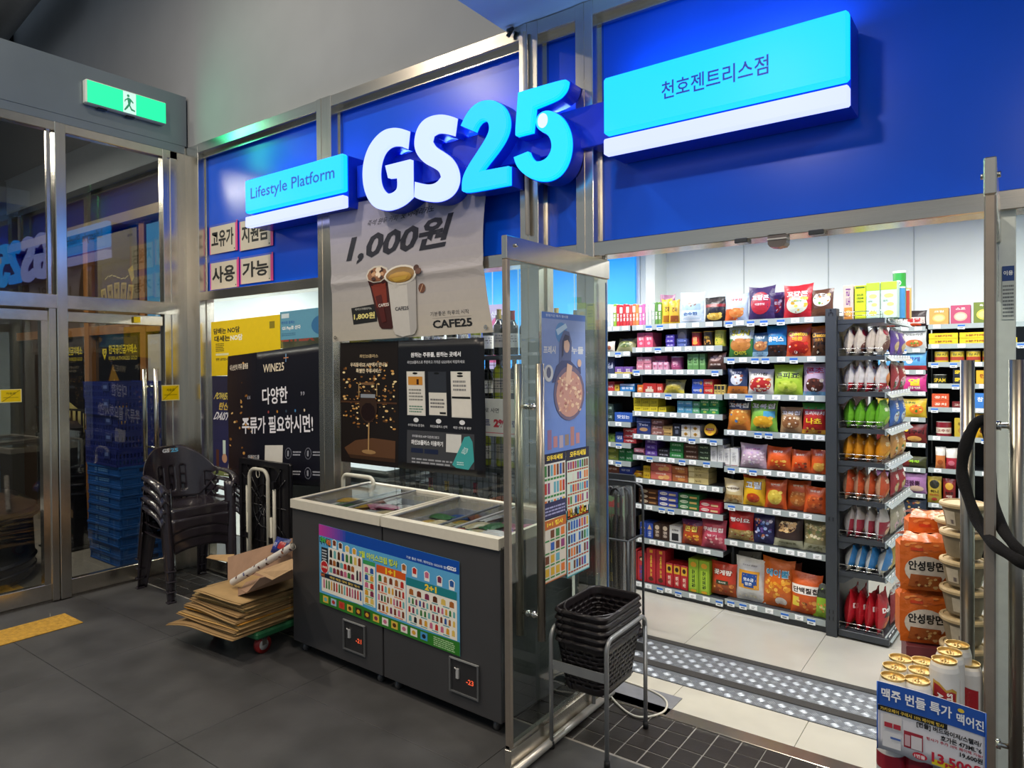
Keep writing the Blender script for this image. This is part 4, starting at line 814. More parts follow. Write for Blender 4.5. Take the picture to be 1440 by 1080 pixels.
# ================================================================== STACKED GARDEN CHAIRS
def chair_parts():
    out = []
    W2 = .235
    # seat, with a rolled front edge
    q = M(); q.surf(lambda u, v: (-W2 + .47 * u, -.21 + .44 * v, .425 + .02 * (abs(2 * u - 1) ** 3) - .018 * math.sin(v * PI) - (.045 * max(0, 1 - v / .10) ** 2)), 14, 14, -.005, hole=lambda u, v: v > .90 and (.1 < u < .18 or .82 < u < .90)); out.append(('seat', q))
    # shell back running round into the arms
    def back(u, v):
        a = (u - .5) * 2; th = a * 1.45; side = min(1, abs(a)); top = .83 - .175 * min(1, max(0, (abs(a) - .22) / .62)) ** 1.3; bot = .43 + .17 * min(1, max(0, (abs(a) - .45) / .5)) ** 1.2
        z = bot + (top - bot) * v; rx = .27 + .015 * v; ry = .20; lean = .07 * (z - .43) / .4
        return (rx * math.sin(th), .03 + ry * math.cos(th) + lean * max(0, math.cos(th)), z)
    def bh(u, v):
        a = (u - .5) * 2; s = [abs(a - c) < .042 for c in (-.22, 0, .22)]
        return (any(s) and .16 < v < .60) or (abs(a) < .14 and .90 < v < .955) or (.62 < abs(a) < .9 and .12 < v < .55)
    q = M(); q.surf(back, 48, 20, .005, hole=bh); out.append(('backrest', q))
    for s in (-1, 1):
        q = M(); A = [(s * .272, .05, .655), (s * .285, -.04, .652), (s * .287, -.13, .640), (s * .275, -.20, .612), (s * .258, -.228, .56)]
        SPn = spline([Vector(p) for p in A], 4)
        def arm(u, v, SPn=SPn, s=s):
            i = min(int(u * (len(SPn) - 1)), len(SPn) - 2); f = u * (len(SPn) - 1) - i; p = SPn[i].lerp(SPn[i + 1], f); c = (v - .5) * 2
            return (p.x + s * .032 * c, p.y - (.01 * u * c * c), p.z - .016 * c * c - (.016 * u * abs(c)))
        q.surf(arm, 16, 6, -.005); out.append(('armrest', q))
        # front leg: open channel from arm to floor; rear leg splayed
        def leg(x0, y0, z0, x1, y1, w0, w1, s=s, f=-1):
            def fn(u, v):
                c = (u - .5) * 2; z = z0 * (1 - v); x = x0 + (x1 - x0) * v; y = y0 + (y1 - y0) * v; w = w0 + (w1 - w0) * v
                return (x + w * c - s * .012 * c * c, y - f * (.0 + .045 * (abs(c) ** 2.2)) * (1 - .3 * v), z)
            return fn
        q = M(); q.surf(leg(s * .245, -.225, .575, s * .232, -.262, .042, .032), 8, 14, .005); q.box(s * .232 - .03, s * .232 + .03, -.268, -.226, 0, .012, bev=.003); out.append(('leg', q))
        q = M(); q.surf(leg(s * .215, .205, .44, s * .235, .285, .05, .030, f=1), 8, 12, .005); q.box(s * .235 - .028, s * .235 + .028, .25, .292, 0, .012, bev=.003); out.append(('leg', q))
    q = M(); q.surf(lambda u, v: (-.225 + .45 * u, -.222 - .006 * math.sin(PI * u), .43 - (.075 + .05 * (abs(2 * u - 1) ** 2.5)) * v), 12, 4, .005); out.append(('front_apron', q))
    return out
CH = mat('dark_brown_plastic', '#2b262c', .24, noise=.10, coat=.35, spec=.6)
ch = thing('garden_chair', 'topmost dark plastic garden chair of the stack, lettered GS25', 'chair', (-4.985, 2.70, .0), math.radians(86), 'stacked plastic garden chairs')
for nm, q in chair_parts(): q.ob(nm, CH, ch)
nms = ['bottom dark plastic garden chair of the stack, feet on the floor', 'second plastic chair up from the bottom of the dark stack', 'third plastic chair up in the dark stack, below the lettered one']
for i in range(3): dup(ch, (-4.985 + R.uniform(-.004, .004), 2.70 + R.uniform(-.004, .004), .072 * i), None, nms[i])
ch.location.z = .216
q = M(); S = lambda u, v, l=0: Vector(((u - .5) * .13, 0, .775 + .036 * v)) + Vector((0, .03 + .20 * math.cos(math.asin(max(-1, min(1, (u - .5) * .13 / .28)))) + .07 * (.345 / .4) - .006, 0))
art(q, S, [('t', 'GS', .27, .5, .44, .85, '#d8dce0', .05), ('t', '25', .76, .5, .44, .85, '#5ab0d8', .05)]); q.ob('printed_name', PLAS, ch)

# ================================================================== FOLDING TABLE (stood on end)
t = thing('folding_table', 'black plastic folding table with white tube legs, stood on end against the window', 'table', (-4.31, 2.90, 0), math.radians(-1)); 
q = M(); q.box(-.30, .30, .0, .035, .0, .98, bev=.012); q.box(-.30, .30, -.012, .0, .94, .98); q.box(-.30, .30, -.012, .0, .0, .03); q.box(-.30, -.27, -.012, 0, .03, .94); q.box(.27, .30, -.012, 0, .03, .94); q.ob('table_top', BLACKPLAS, t)
q = M(); cz = .66
for rr_ in (.06, .13): q.tube([(rr_ * math.cos(a * PI / 12), -.004, cz + rr_ * 1.2 * math.sin(a * PI / 12)) for a in range(25)], .006, 6)
for k in range(12): a = k * PI / 6; q.tube([(.02 * math.cos(a), -.004, cz + .02 * math.sin(a)), (min(.27, max(-.27, .42 * math.cos(a))), -.004, min(.93, cz + .42 * math.sin(a)))], .005, 6)
for z in (.15, .28, .40): q.box(-.27, .27, -.010, 0, z, z + .008)
for x in (-.2, -.07, .07, .2): q.box(x - .003, x + .003, -.010, 0, .03, .94)
q.ob('underside_rib', BLACKPLAS, t)
WT = mat('white_tube_paint', '#b9b6a8', .35, noise=.05)
for nm, x0, x1, zt, y in (('leg_frame', -.115, .115, .925, -.045),):
    q = M(); P = [(x0, y, .08), (x0, y, zt - .07)] + [(x0 + .07 - .07 * math.cos(a * PI / 12), y, zt - .07 + .07 * math.sin(a * PI / 12)) for a in range(1, 7)] + [(x1 - .07 + .07 * math.sin(a * PI / 12), y, zt - .07 + .07 * math.cos(a * PI / 12)) for a in range(0, 7)] + [(x1, y, zt - .07), (x1, y, .08)]
    q.tube(P, .013, 10); q.ob(nm, WT, t)
for x in (-.165, .165):
    q = M(); q.tube([(x, -.03, .06), (x, -.03, .84)], .012, 10); q.tube([(x * .86, -.04, .10), (x * .86, -.04, .60)], .010, 8); f = q.ob('leg', WT, t)
    q = M(); q.box(x - .016, x + .016, -.045, -.014, .80, .85); q.ob('hinge_cap', BLACKPLAS, f)
    q = M(); q.box(x * .86 - .014, x * .86 + .014, -.055, -.02, .42, .46); q.ob('hinge_cap', BLACKPLAS, f)
q = M(); q.tube([(.02 * math.cos(a * PI / 8), -.05, .895 + .028 * math.sin(a * PI / 8)) for a in range(17)], .003, 6); q.ob('wire_loop', WT, t)

# ================================================================== TROLLEY WITH FLATTENED CARDBOARD
t = thing('platform_trolley', 'green platform trolley with red wheels under the cardboard pile', 'trolley', (-3.74, 2.44, 0), math.radians(2))
GREENP = mat('green_paint', '#1d5a38', .5, noise=.15)
q = M(); q.box(-.26, .30, -.20, .30, .105, .145, bev=.01); q.ob('deck', GREENP, t)
for x, y in ((.24, -.12), (-.2, -.12), (.24, .24), (-.2, .24)):
    q = M(); q.tube([(x - .014, y, .05), (x + .014, y, .05)], .05, 20, '#8a1f1f'); q.tube([(x - .016, y, .05), (x + .016, y, .05)], .030, 16, '#a8a8a8'); wq = q.ob('wheel', PLAS, t)
    q = M(); q.box(x - .022, x + .022, y - .02, y + .02, .085, .106, '#777'); q.box(x - .022, x - .018, y - .015, y + .015, .05, .09, '#777'); q.box(x + .018, x + .022, y - .015, y + .015, .05, .09, '#777'); q.ob('wheel_fork', CHROME, wq)
tans = ['#9a7c50', '#a5875a', '#8f7148', '#b08a4e', '#a8905e', '#94784c']
z = .148
SH = [(-.36, .27, -.33, .28, .07), (-.29, .28, -.28, .28, -.02), (-.31, .27, -.30, .26, .03), (-.30, .27, -.29, .27, .05), (-.25, .28, -.25, .27, -.05), (-.28, .27, -.27, .26, .02), (-.27, .28, -.28, .25, -.02), (-.24, .27, -.24, .26, .06), (-.25, .28, -.26, .25, -.03), (-.22, .27, -.22, .26, .03), (-.25, .27, -.23, .26, .0), (-.22, .27, -.25, .25, .05), (-.20, .28, -.22, .24, -.04), (-.19, .26, -.26, .24, .04)]
for i, (x0, x1, y0, y1, a) in enumerate(SH):
    th = R.uniform(.009, .014); q = M(); c = '#b9822e' if i == 5 else tans[i % 6]; tilt = R.uniform(-.02, .02); sag = .035 if i == 0 else R.uniform(.0, .012)
    nx = 10
    def fn(u, v, o=0): x = x0 + (x1 - x0) * u; y = y0 + (y1 - y0) * v; return (x, y, z + o + tilt * .0 - sag * max(0, (-.1 - x) / .25) ** 1.5 * 2 * .5 + .003 * math.sin(u * 6 + i) )
    def fn2(u, v): return fn(u, v)
    q.surf(fn2, nx, 6, th * .42, c); q.surf(lambda u, v: tuple(Vector(fn(u, v)) + Vector((.012 * (i % 2), .01, th * .52))), nx, 6, th * .42, c if i % 3 else tans[(i + 2) % 6])
    if i % 4 == 1: q.add([(x0 - .03, y0 + .1, z), (x0, y0 + .1, z + .002), (x0, y0 + .3, z + .002), (x0 - .03, y0 + .28, z - .004)], [[0, 1, 2, 3]], c)
    o = q.ob('flattened_carton', CARD, None, (-3.74, 2.42, 0), a)
    ordn = ['bottom', 'second', 'third', 'fourth', 'fifth', 'sixth', 'seventh', 'eighth', 'ninth', 'tenth', 'eleventh', 'twelfth', 'thirteenth', 'topmost'][i]
    tag(o, ('orange-tinted' if i == 5 else 'brown') + ' flattened carton, ' + ('largest sheet at the bottom of the pile' if i == 0 else 'topmost flat sheet of the pile' if i == 13 else ordn + ' sheet from the bottom of the pile'), 'cardboard', 'flattened cartons on the trolley'); z += th + .0025
ZT = z
# opened box on top: tall back flap, floor, front flap
t = thing('open_carton', 'opened pinkish-brown carton lying on top of the cardboard pile', 'cardboard box', (0, 0, 0))
PK = '#9c7c64'
A = onY(322, 822, 2.28); 
def cardquad(P, th, c, nm, par):
    P = [Vector(p) for p in P]; n = (P[1] - P[0]).cross(P[3] - P[0]).normalized() * th; q = M(); q.add(P + [p + n for p in P], [[3, 2, 1, 0], [4, 5, 6, 7], [0, 1, 5, 4], [1, 2, 6, 5], [2, 3, 7, 6], [3, 0, 4, 7]], c); return q.ob(nm, CARD, par)
zb = ZT + .005
BL, BR, TR_, TL_ = onY(321, 821, 2.46), onY(412, 803, 2.60), onY(412, 757, 2.66), onY(321, 784, 2.53); FL_, FR_ = onY(346, 834, 2.24), onY(412, 812, 2.30)
cardquad([FL_, FR_, BR, BL], .005, PK, 'carton_floor', t)
cardquad([BL, BR, TR_, TL_], .005, PK, 'back_flap', t)
cardquad([onY(321, 815, 2.45), BL, FL_, onY(335, 838, 2.25)], .005, '#8c6e58', 'side_flap', t)
cardquad([onY(384, 816, 2.17), onY(412, 801, 2.16), onY(412, 786, 2.27), onY(360, 805, 2.25)], .005, '#a88a66', 'front_flap', t); cardquad([FL_, FR_, onY(412, 801, 2.20), onY(366, 812, 2.20)], .004, PK, 'front_wall', t)
cardquad([onY(290, 785, 2.62), onY(322, 791, 2.55), onY(330, 780, 2.62), onY(296, 781, 2.66)], .004, '#b08e62', 'torn_flap', t)
q = M(); a, b = onY(327, 819, 2.30), onY(412, 768, 2.42); q.tube([a, a.lerp(b, .5), b], .021, 14, '#c9c4bc', cap=False); q.tube([a, b], .017, 10, '#8a8780')
for i in range(26):
    f = R.uniform(.03, .97); p = a.lerp(b, f); d = (b - a).normalized(); an = R.uniform(0, 6.28); n1 = d.cross(Vector((0, 0, 1))).normalized(); n2 = d.cross(n1)
    for k in range(3):
        e = n1 * math.cos(an + k * .3) + n2 * math.sin(an + k * .3); e2_ = n1 * math.cos(an + .3 + k * .3) + n2 * math.sin(an + .3 + k * .3)
        q.add([p + e * .0216, p + d * .012 + e * .0216, p + d * .012 + e2_ * .0216, p + e2_ * .0216], [[0, 1, 2, 3]], R.choice(['#6a3a3a', '#3a2a2a', '#8a5a3a', '#5a5a80']))
tag(q.ob('rolled_poster', PAPER), 'white rolled-up printed poster lying in the opened carton', 'rolled poster')
q = pillow(.15, .10, .05, '#23306a', [('r', .1, .2, .5, .8, '#2a3a8c'), ('r', .55, .3, .9, .75, '#a02828'), ('t', '특가', .3, .5, .3, .3, '#c8cce0', .02)], nu=8, nv=8); q.tf(Matrix.Translation(tuple(onY(390, 779, 2.54))) @ Matrix.Rotation(-.5, 4, 'X'))
tag(q.ob('blue_packet', FILM), 'small blue and red packet behind the rolled poster in the carton', 'packet')

# white bent tube behind the left freezer
q = M(); y = 2.985; P = [(-3.56, y, .05), (-3.56, y, .90)] + [(-3.52 - .04 * math.cos(a * PI / 12), y, .90 + .04 * math.sin(a * PI / 12)) for a in range(1, 7)] + [(-3.31 + .04 * math.sin(a * PI / 12), y, .90 + .04 * math.cos(a * PI / 12)) for a in range(0, 7)] + [(-3.27, y - .02, .88), (-3.27, y - .02, .05)]
P = [(p[0] - .0, p[1] - (.0), p[2]) for p in P]
q.tube(P, .013, 10); tag(q.ob('cart_handle', WT), 'white bent tube handle of a cart behind the left freezer', 'handle')

# ================================================================== BASKETS IN A TUBE RACK
rk = thing('basket_rack', 'grey tube rack with black feet holding the shopping baskets', 'rack', (-1.47, 2.655, 0), math.radians(1))
for sx in (-1, 1):
    x = sx * .133; q = M(); z1 = .52; rr_ = .05
    P = [(x, -.19, .02), (x, -.19, z1 - rr_)] + [(x, -.19 + rr_ - rr_ * math.cos(a * PI / 12), z1 - rr_ + rr_ * math.sin(a * PI / 12)) for a in range(1, 7)] + [(x, .19 - rr_ + rr_ * math.sin(a * PI / 12), z1 - rr_ + rr_ * math.cos(a * PI / 12)) for a in range(0, 7)] + [(x, .19, z1 - rr_), (x, .19, .02)]
    q.tube(P, .0095, 10); q.ob('side_frame', GREYPAINT, rk)
    for y in (-.19, .19):
        q = M(); q.tube([(x, y, 0), (x, y, .03)], .0125, 10); q.ob('rubber_foot', RUBBER, rk)
for y in (-.19, .19):
    q = M(); q.box(-.133, .133, y - .002, y + .002, .345, .385); q.box(-.122, -.116, y - .004, y - .002, .362, .368, k=0); q.ob('cross_bar', GREYPAINT, rk)
BK = mat('basket_plastic', '#1e191b', .38, noise=.1)
def basket():
    t_ = M(); H = .225; rad = .045
    def ring(s, z, a_, b_):      # rounded rectangle outline point
        per = [(a_ - rad, b_, 0), ]; 
        return None
    def rr(u, a_, b_, r_):
        L = [2 * (a_ - r_), PI / 2 * r_, 2 * (b_ - r_), PI / 2 * r_] * 2; tot = sum(L); d = u * tot; ang0 = 0; cx, cy = -(a_ - r_), -b_; 
        segs = [(-(a_ - r_), -b_, 1, 0), (a_ - r_, -(b_ - r_)), (a_, -(b_ - r_), 0, 1), (a_ - r_, b_ - r_), (a_ - r_, b_, -1, 0), (-(a_ - r_), b_ - r_), (-a_, b_ - r_, 0, -1), (-(a_ - r_), -(b_ - r_))]
        st = [-PI / 2, 0, PI / 2, PI]
        for i, l in enumerate(L):
            if d <= l + 1e-9 or i == 7:
                if i % 2 == 0: s_ = segs[i]; return s_[0] + s_[2] * d, s_[1] + s_[3] * d
                c_ = segs[i]; a = st[i // 2] + d / r_; return c_[0] + r_ * math.cos(a), c_[1] + r_ * math.sin(a)
            d -= l
    def side(u, v):
        f = .80 + .20 * v; x, y = rr(u % 1.0, .122 * f, .185 * f, rad); return (x, y, H * v)
    NU, NV = 96, 22
    def hole(u, v):
        i, j = int(u * NU), int(v * NV)
        return j % 2 == 1 and 2 < j < 19 and (i + (j // 2) % 2 * 2) % 4 != 0
    wall = M(); wall.surf(side, NU, NV, .003, hole=hole)
    bot = M(); bot.surf(lambda u, v: ((u - .5) * .19, (v - .5) * .29, .001), 16, 24, .003, hole=lambda u, v: int(u * 16) % 2 == 1 and int(v * 24) % 3 != 0 and .06 < u < .94 and .05 < v < .95)
    rim = M(); rim.surf(lambda u, v: (lambda p: (p[0] * (1 + .075 * v), p[1] * (1 + .055 * v), H - .002 - .022 * max(0, v - .45)))(rr(u % 1.0, .122, .185, rad)), 64, 5, .004)
    hd = M(); P = []
    for k in range(25): a = PI * k / 24; P.append((.127 * math.cos(a) * 1.02, -.02 - .175 * math.sin(a), H - .008))
    hd.tube(P, .0045, 6)
    return wall, bot, rim, hd
wl, bt, rm, hd = basket()
bk = thing('shopping_basket', 'top black shopping basket of the stack in the tube rack', 'basket', (-1.47, 2.655, .385), math.radians(1), 'stacked shopping baskets')
wl.ob('basket_wall', BK, bk); bt.ob('basket_floor', BK, bk); rm.ob('basket_rim', BK, bk); hd.ob('basket_handle', BK, bk)
for i, lb in enumerate(['second black shopping basket down in the rack stack', 'third black shopping basket down in the rack stack', 'fourth black basket down in the rack stack', 'lowest black shopping basket, its slotted sides showing in the rack']):
    dup(bk, (-1.47, 2.655, .385 - .031 * (i + 1)), None, lb)
q = M(); P = spline([Vector(p) for p in [(-1.66, 3.0, .22), (-1.655, 3.01, .10), (-1.60, 3.0, .012), (-1.42, 2.90, .008), (-1.33, 3.0, .008), (-1.36, 3.12, .008), (-1.48, 3.18, .008), (-1.7, 3.2, .008)]]); q.tube(P, .005, 8)
tag(q.ob('white_cable', mat('cable_white', '#c9c4b4', .5)), 'white cable looping over the threshold behind the basket rack', 'cable')

# ================================================================== CRATES IN THE LOBBY
def crate(h, w, d, col, navy):
    m = M(); t_ = .012
    nx = 12; 
    if navy:
        for (f, L, ax) in ((0, w, 0), (1, w, 0), (0, d, 1), (1, d, 1)):
            cells = 20 if ax == 0 else 14
            def fn(u, v, f=f, L=L, ax=ax): return ((u - .5) * w, (f - .5) * d, v * h) if ax == 0 else ((f - .5) * w, (u - .5) * d, v * h)
            m.surf(fn, cells * 2, 8, .006, col, smooth=False, hole=lambda u, v, c=cells: int(u * c * 2) % 2 == 1 and (1 <= int(v * 8) <= 2 or 4 <= int(v * 8) <= 5) and not (.62 < u < .80 and v > .4))
        m.box(-w / 2 - .008, w / 2 + .008, -d / 2 - .008, -d / 2, h - .014, h, col); m.box(-w / 2 - .008, w / 2 + .008, d / 2, d / 2 + .008, h - .014, h, col); m.box(-w / 2 - .008, -w / 2, -d / 2, d / 2, h - .014, h, col); m.box(w / 2, w / 2 + .008, -d / 2, d / 2, h - .014, h, col)
        m.box(w * .12, w * .32, -d / 2 - .012, -d / 2 - .008, h * .45, h * .95, '#22306a'); m.box(w * .16, w * .27, -d / 2 - .0125, -d / 2 - .012, h * .6, h * .8, '#5a6ca0')
    else:
        m.box(-w / 2, w / 2, -d / 2, d / 2, .004, h - .006, col, bev=.004)
        m.box(-w / 2 - .006, w / 2 + .006, -d / 2 - .006, d / 2 + .006, h - .02, h, col, bev=.002); m.box(-w / 2 - .004, w / 2 + .004, -d / 2 - .004, d / 2 + .004, 0, .014, col, bev=.002)
        for x in (-w / 2 + .012, w / 2 - .012, -.1, .1): m.box(x - .006, x + .006, -d / 2 - .004, -d / 2, .014, h - .02, col)
        for y in (-d / 2 + .02, -.06, .10, d / 2 - .02): m.box(w / 2, w / 2 + .005, y - .008, y + .008, .012, h - .02, col)
        m.box(w / 2 - .001, w / 2 + .002, -.05, .09, h * .35, h * .7, '#071a38'); S = plane((-w / 2 + .14, -d / 2 - .0005, h * .3), (w * .40, 0, 0), (0, 0, h * .4)); art(m, S, [('l', 2, 0, 0, 1, 1, '#5a8ab8', 3)])
    return m
CR = mat('blue_crate_plastic', None, .45, noise=.10, nscale=15)
zc = .006; mb = None
for i in range(10):
    h = .082; q = crate(h, .58, .42, '#0f4f92' if i % 3 else '#0d4788', False) if mb is None or i % 3 == 0 else None
    if q: mb = q.mesh('crate', CR)
    o = bpy.data.objects.new('folding_crate', mb); COL.objects.link(o); o.location = (-6.19 + R.uniform(-.008, .008), 2.84 + R.uniform(-.008, .008), zc); o.rotation_euler = (0, 0, R.uniform(-.02, .02)); zc += h + .001
    tag(o, 'mid-blue folded crate, ' + (['bottom', 'second', 'third', 'fourth', 'fifth', 'sixth', 'seventh', 'eighth', 'ninth', 'top'][i]) + ' of the lower stack behind the glass', 'crate', 'folded blue crates')
mb = crate(.139, .60, .40, '#16246a', True).mesh('navy_crate', CR)
for i in range(5):
    o = bpy.data.objects.new('mesh_crate', mb); COL.objects.link(o); o.location = (-6.21 + R.uniform(-.01, .01), 2.83 + R.uniform(-.01, .01), zc); o.rotation_euler = (0, 0, R.uniform(-.02, .02)); zc += .140
    tag(o, 'dark navy slotted crate, ' + ['lowest of the five above the mid-blue ones', 'second of the five navy ones from below', 'middle of the five navy ones', 'fourth of the five navy ones from below', 'uppermost of the whole stack'][i], 'crate', 'navy slotted crates')
# black round covered tub on the left
tb = thing('covered_tub', 'large round black covered tub behind the sliding door with a tan tag', 'tub', (-6.55, 1.55, .0))
q = M(); q.lathe([(.0, .02), (.62, .02), (.66, .06), (.66, .16), (.675, .18), (.66, .20), (.65, .50), (.67, .52), (.67, .58), (.64, .60), (.56, .66), (.3, .70), (0, .71)], 48); q.ob('tub_body', mat('black_vinyl', '#121214', .35, noise=.2, bump=.3, bscale=12), tb)
q = M(); q.lathe([(.668, .50), (.69, .51), (.69, .535), (.668, .545)], 48); q.lathe([(.664, .10), (.672, .11), (.664, .12)], 48); q.ob('hem_band', BLACKPLAS, tb)
a0 = -.62; S = lambda u, v, l=0: Vector((.672 * math.cos(a0 + u * .2), .672 * math.sin(a0 + u * .2), .27 + .14 * v)); q = M(); q.surf(lambda u, v: S(u, v), 6, 4, .003, '#a58a66'); q.ob('paper_tag', CARD, tb)
q = M(); q.box(-.25, .25, -.15, .15, 0, .02, '#0f1012'); q.poly([(-.16, .02), (.16, .02), (.10, 1.10), (-.02, 1.16), (-.14, .9)], (0, -.08, 0), (1, 0, 0), (0, 0, 1), '#14141a', depth=(0, .16, 0)); q.box(-.13, .11, -.09, -.082, .86, 1.02, '#b8a870')
tag(q.ob('bar_standee', PLAS, None, (-7.05, 2.70, .0), .1), 'black standee with a cream panel between the post and the crates', 'standee')
q = M()
for i in range(14): q.box(-8.6 + i * .12, -8.585 + i * .12, 2.99, 3.005, .95, 1.22)
q.box(-8.65, -6.9, 2.985, 3.01, 1.22, 1.24); q.box(-8.65, -6.9, 2.985, 3.01, .90, .95); q.box(-8.62, -8.58, 2.985, 3.01, .005, .92); q.box(-6.95, -6.91, 2.985, 3.01, .005, .92); tag(q.ob('lobby_railing', CHROME), 'low metal railing across the gold dealer front in the lobby', 'railing')
# ================================================================== SHELVING
G0 = Vector((-2.25, 4.57)); GA = -.0665; GU = Vector((math.cos(GA), math.sin(GA))); GN = Vector((-GU.y, GU.x))
def gs(px, py, off=0.0):
    d = ray(px, py); o = Vector((G0.x + GN.x * off, G0.y + GN.y * off)); t = ((o - CAM.xy).dot(GN)) / (d.xy.dot(GN)); p = CAM + d * t
    return (p.xy - G0).dot(GU), p.z
def gpos(s, d, z): p = G0 + GU * s + GN * d; return (p.x, p.y, z)
tagm = M(); tagm.box(-.025, .025, -.0035, -.001, .002, .030, '#f4f7f6'); tagm.box(-.012, .006, -.004, -.0035, .009, .013, '#8a9090'); tagm.box(-.012, .012, -.004, -.0035, .018, .021, '#9aa2a2'); TAGM = tagm.mesh('price_tag', PAPER)
tagb = M(); tagb.box(-.024, .024, -.0035, -.001, -.010, .024, '#e4e8e6'); tagb.box(-.024, .024, -.004, -.0035, .010, .024, '#2f6ac0'); tagb.box(-.014, .012, -.004, -.0035, -.004, .004, '#70787c'); TAGB = tagb.mesh('price_tag', PAPER)
STRIP = mat('clear_price_strip', '#9fa9a8', .25, noise=.05, spec=.6)
def unit(label, width, zs, depth, origin, rz, ends=(1, 1), top=2.0, tagstep=.082, seed=1, back=True, backz=None, group=None, left_open=False):
    """a shelving unit: back panel, uprights, base, shelves each with price strip and tags; local x along front, y back"""
    r = random.Random(seed); t = thing('shelving_unit', label, 'shelving', origin, rz, group)
    if back: q = M(); q.box(0, width, depth - .02, depth, .05, max(zs) - .01); q.ob('back_panel', BLACKBACK, t)
    q = M(); q.box(0, width, .015, depth, 0, .045); q.ob('base_plinth', DARKSHELF, t)
    for e, x in zip(ends, (0, width)):
        if e: q = M(); q.box(x + (0 if x == 0 else -.016), x + (.016 if x == 0 else 0), .13, depth, 0, max(zs) + .02); q.ob('upright', DARKSHELF, t)
    for i, z in enumerate(zs):
        q = M(); q.box(.004, width - .004, .004, depth - .02, z - .03, z - .001); sh = q.ob('shelf', DARKSHELF if i else DARKSHELF, t)
        q = M(); q.box(.004, width - .004, -.001, .004, z - .034, z + .004); q.ob('price_strip', STRIP, sh)
        x = .04 + r.uniform(0, .03)
        while x < width - .03:
            o = bpy.data.objects.new('price_tag', TAGB if r.random() < .26 else TAGM); COL.objects.link(o); o.parent = sh; o.location = (x, 0, z - .030); x += tagstep * r.uniform(.8, 1.3)
    return t
ZR = [.075, .475, .715, .962, 1.207, 1.447, 1.688, 1.93]
ZL = [.06, .386, .631, .818, .986, 1.139, 1.306, 1.441, 1.607, 1.768, 1.93]
ZF = [.06, .30, .55, .795, .93, 1.065, 1.22, 1.448, 1.578, 1.742, 1.93]
def at_g(s): p = G0 + GU * s; return (p.x, p.y, 0)
unit('left gondola bay with eleven narrow shelves of boxed sweets', .69, ZL, .38, at_g(.004), GA, (1, 0), seed=3)
unit('right gondola bay with eight shelves of big snack bags', .645, ZR, .38, at_g(.697), GA, (1, 1), seed=4)
unit('far left gondola bay behind the steel post and umbrella stand', .88, ZF, .38, at_g(-.885), GA, (1, 0), seed=5)
# grey end frame post beside the right bay
pq = M(); pq.box(-.065, -.003, -.03, .04, 0, 1.975, bev=.002)
q = M()
for z in (.10, .14, .7, 1.93): q.box(-.047, -.043, -.0315, -.030, z, z + .022); q.box(-.025, -.021, -.0315, -.030, z, z + .022)
for z in (1.945, 1.96): q.box(-.039, -.029, -.0315, -.03, z, z + .01)
sq_ = q
# end rack: open on the side we see, price strips on its right-facing front
ZE = [.055, .40, .605, .832, 1.062, 1.258, 1.475, 1.688, 1.905]
EW, EDP = .262, .72
er = thing('end_rack', 'grey end rack with wire side guards, filled with upright snack bags', 'shelving', at_g(1.412), GA)
po = pq.ob('slotted_post', DARKSHELF, er); sl_ = sq_.ob('slot', BLACKBACK, po); sl_['kind'] = 'stuff'
q = M(); q.box(-.004, .004, .0, EDP, .05, 1.93); q.ob('back_panel', DARKSHELF, er)
q = M(); q.box(0, EW + .01, -.012, EDP, .012, .052, bev=.003); q.ob('base', DARKSHELF, er)
for i, z in enumerate(ZE):
    q = M()
    if i: q.box(.0, EW - .01, -.006, EDP - .02, z - .012, z - .001); q.box(.0, EW - .01, -.010, -.004, z - .024, z + .002); q.poly([(0, 0), (0, -.06), (.03, -.06), (.09, -.012), (.2, -.012), (.2, 0)], (0, -.007, z - .01), (1, 0, 0), (0, 0, 1), '#444', depth=(0, .004, 0))
    sh = q.ob('shelf', DARKSHELF, er) if i else q.box(0, .01, 0, .01, .052, .054).ob('shelf', DARKSHELF, er)
    q = M(); q.add([(EW - .01, -.006, z + .0), (EW + .02, .02, z - .03), (EW + .02, EDP - .05, z - .03), (EW - .01, EDP - .05, z)], [[0, 1, 2, 3]]); q.box(EW - .012, EW - .004, -.006, EDP - .02, z - .03, z + .004); q.ob('price_strip', STRIP, sh)
    for k in range(8):
        o = bpy.data.objects.new('price_tag', TAGM); COL.objects.link(o); o.parent = sh; o.location = (EW + .002, .05 + k * .08, z - .026); o.rotation_euler = (0, 0, PI / 2)
    q = M(); P = [(.006, -.012, z + .0), (.006, -.012, z + .045), (EW - .02, -.012, z + .045), (EW - .02, -.012, z)]; q.tube(P, .0022, 6); q.tube([(.006, -.012, z + .022), (EW - .02, -.012, z + .022)], .0018, 6); q.ob('wire_guard', CHROME, sh)

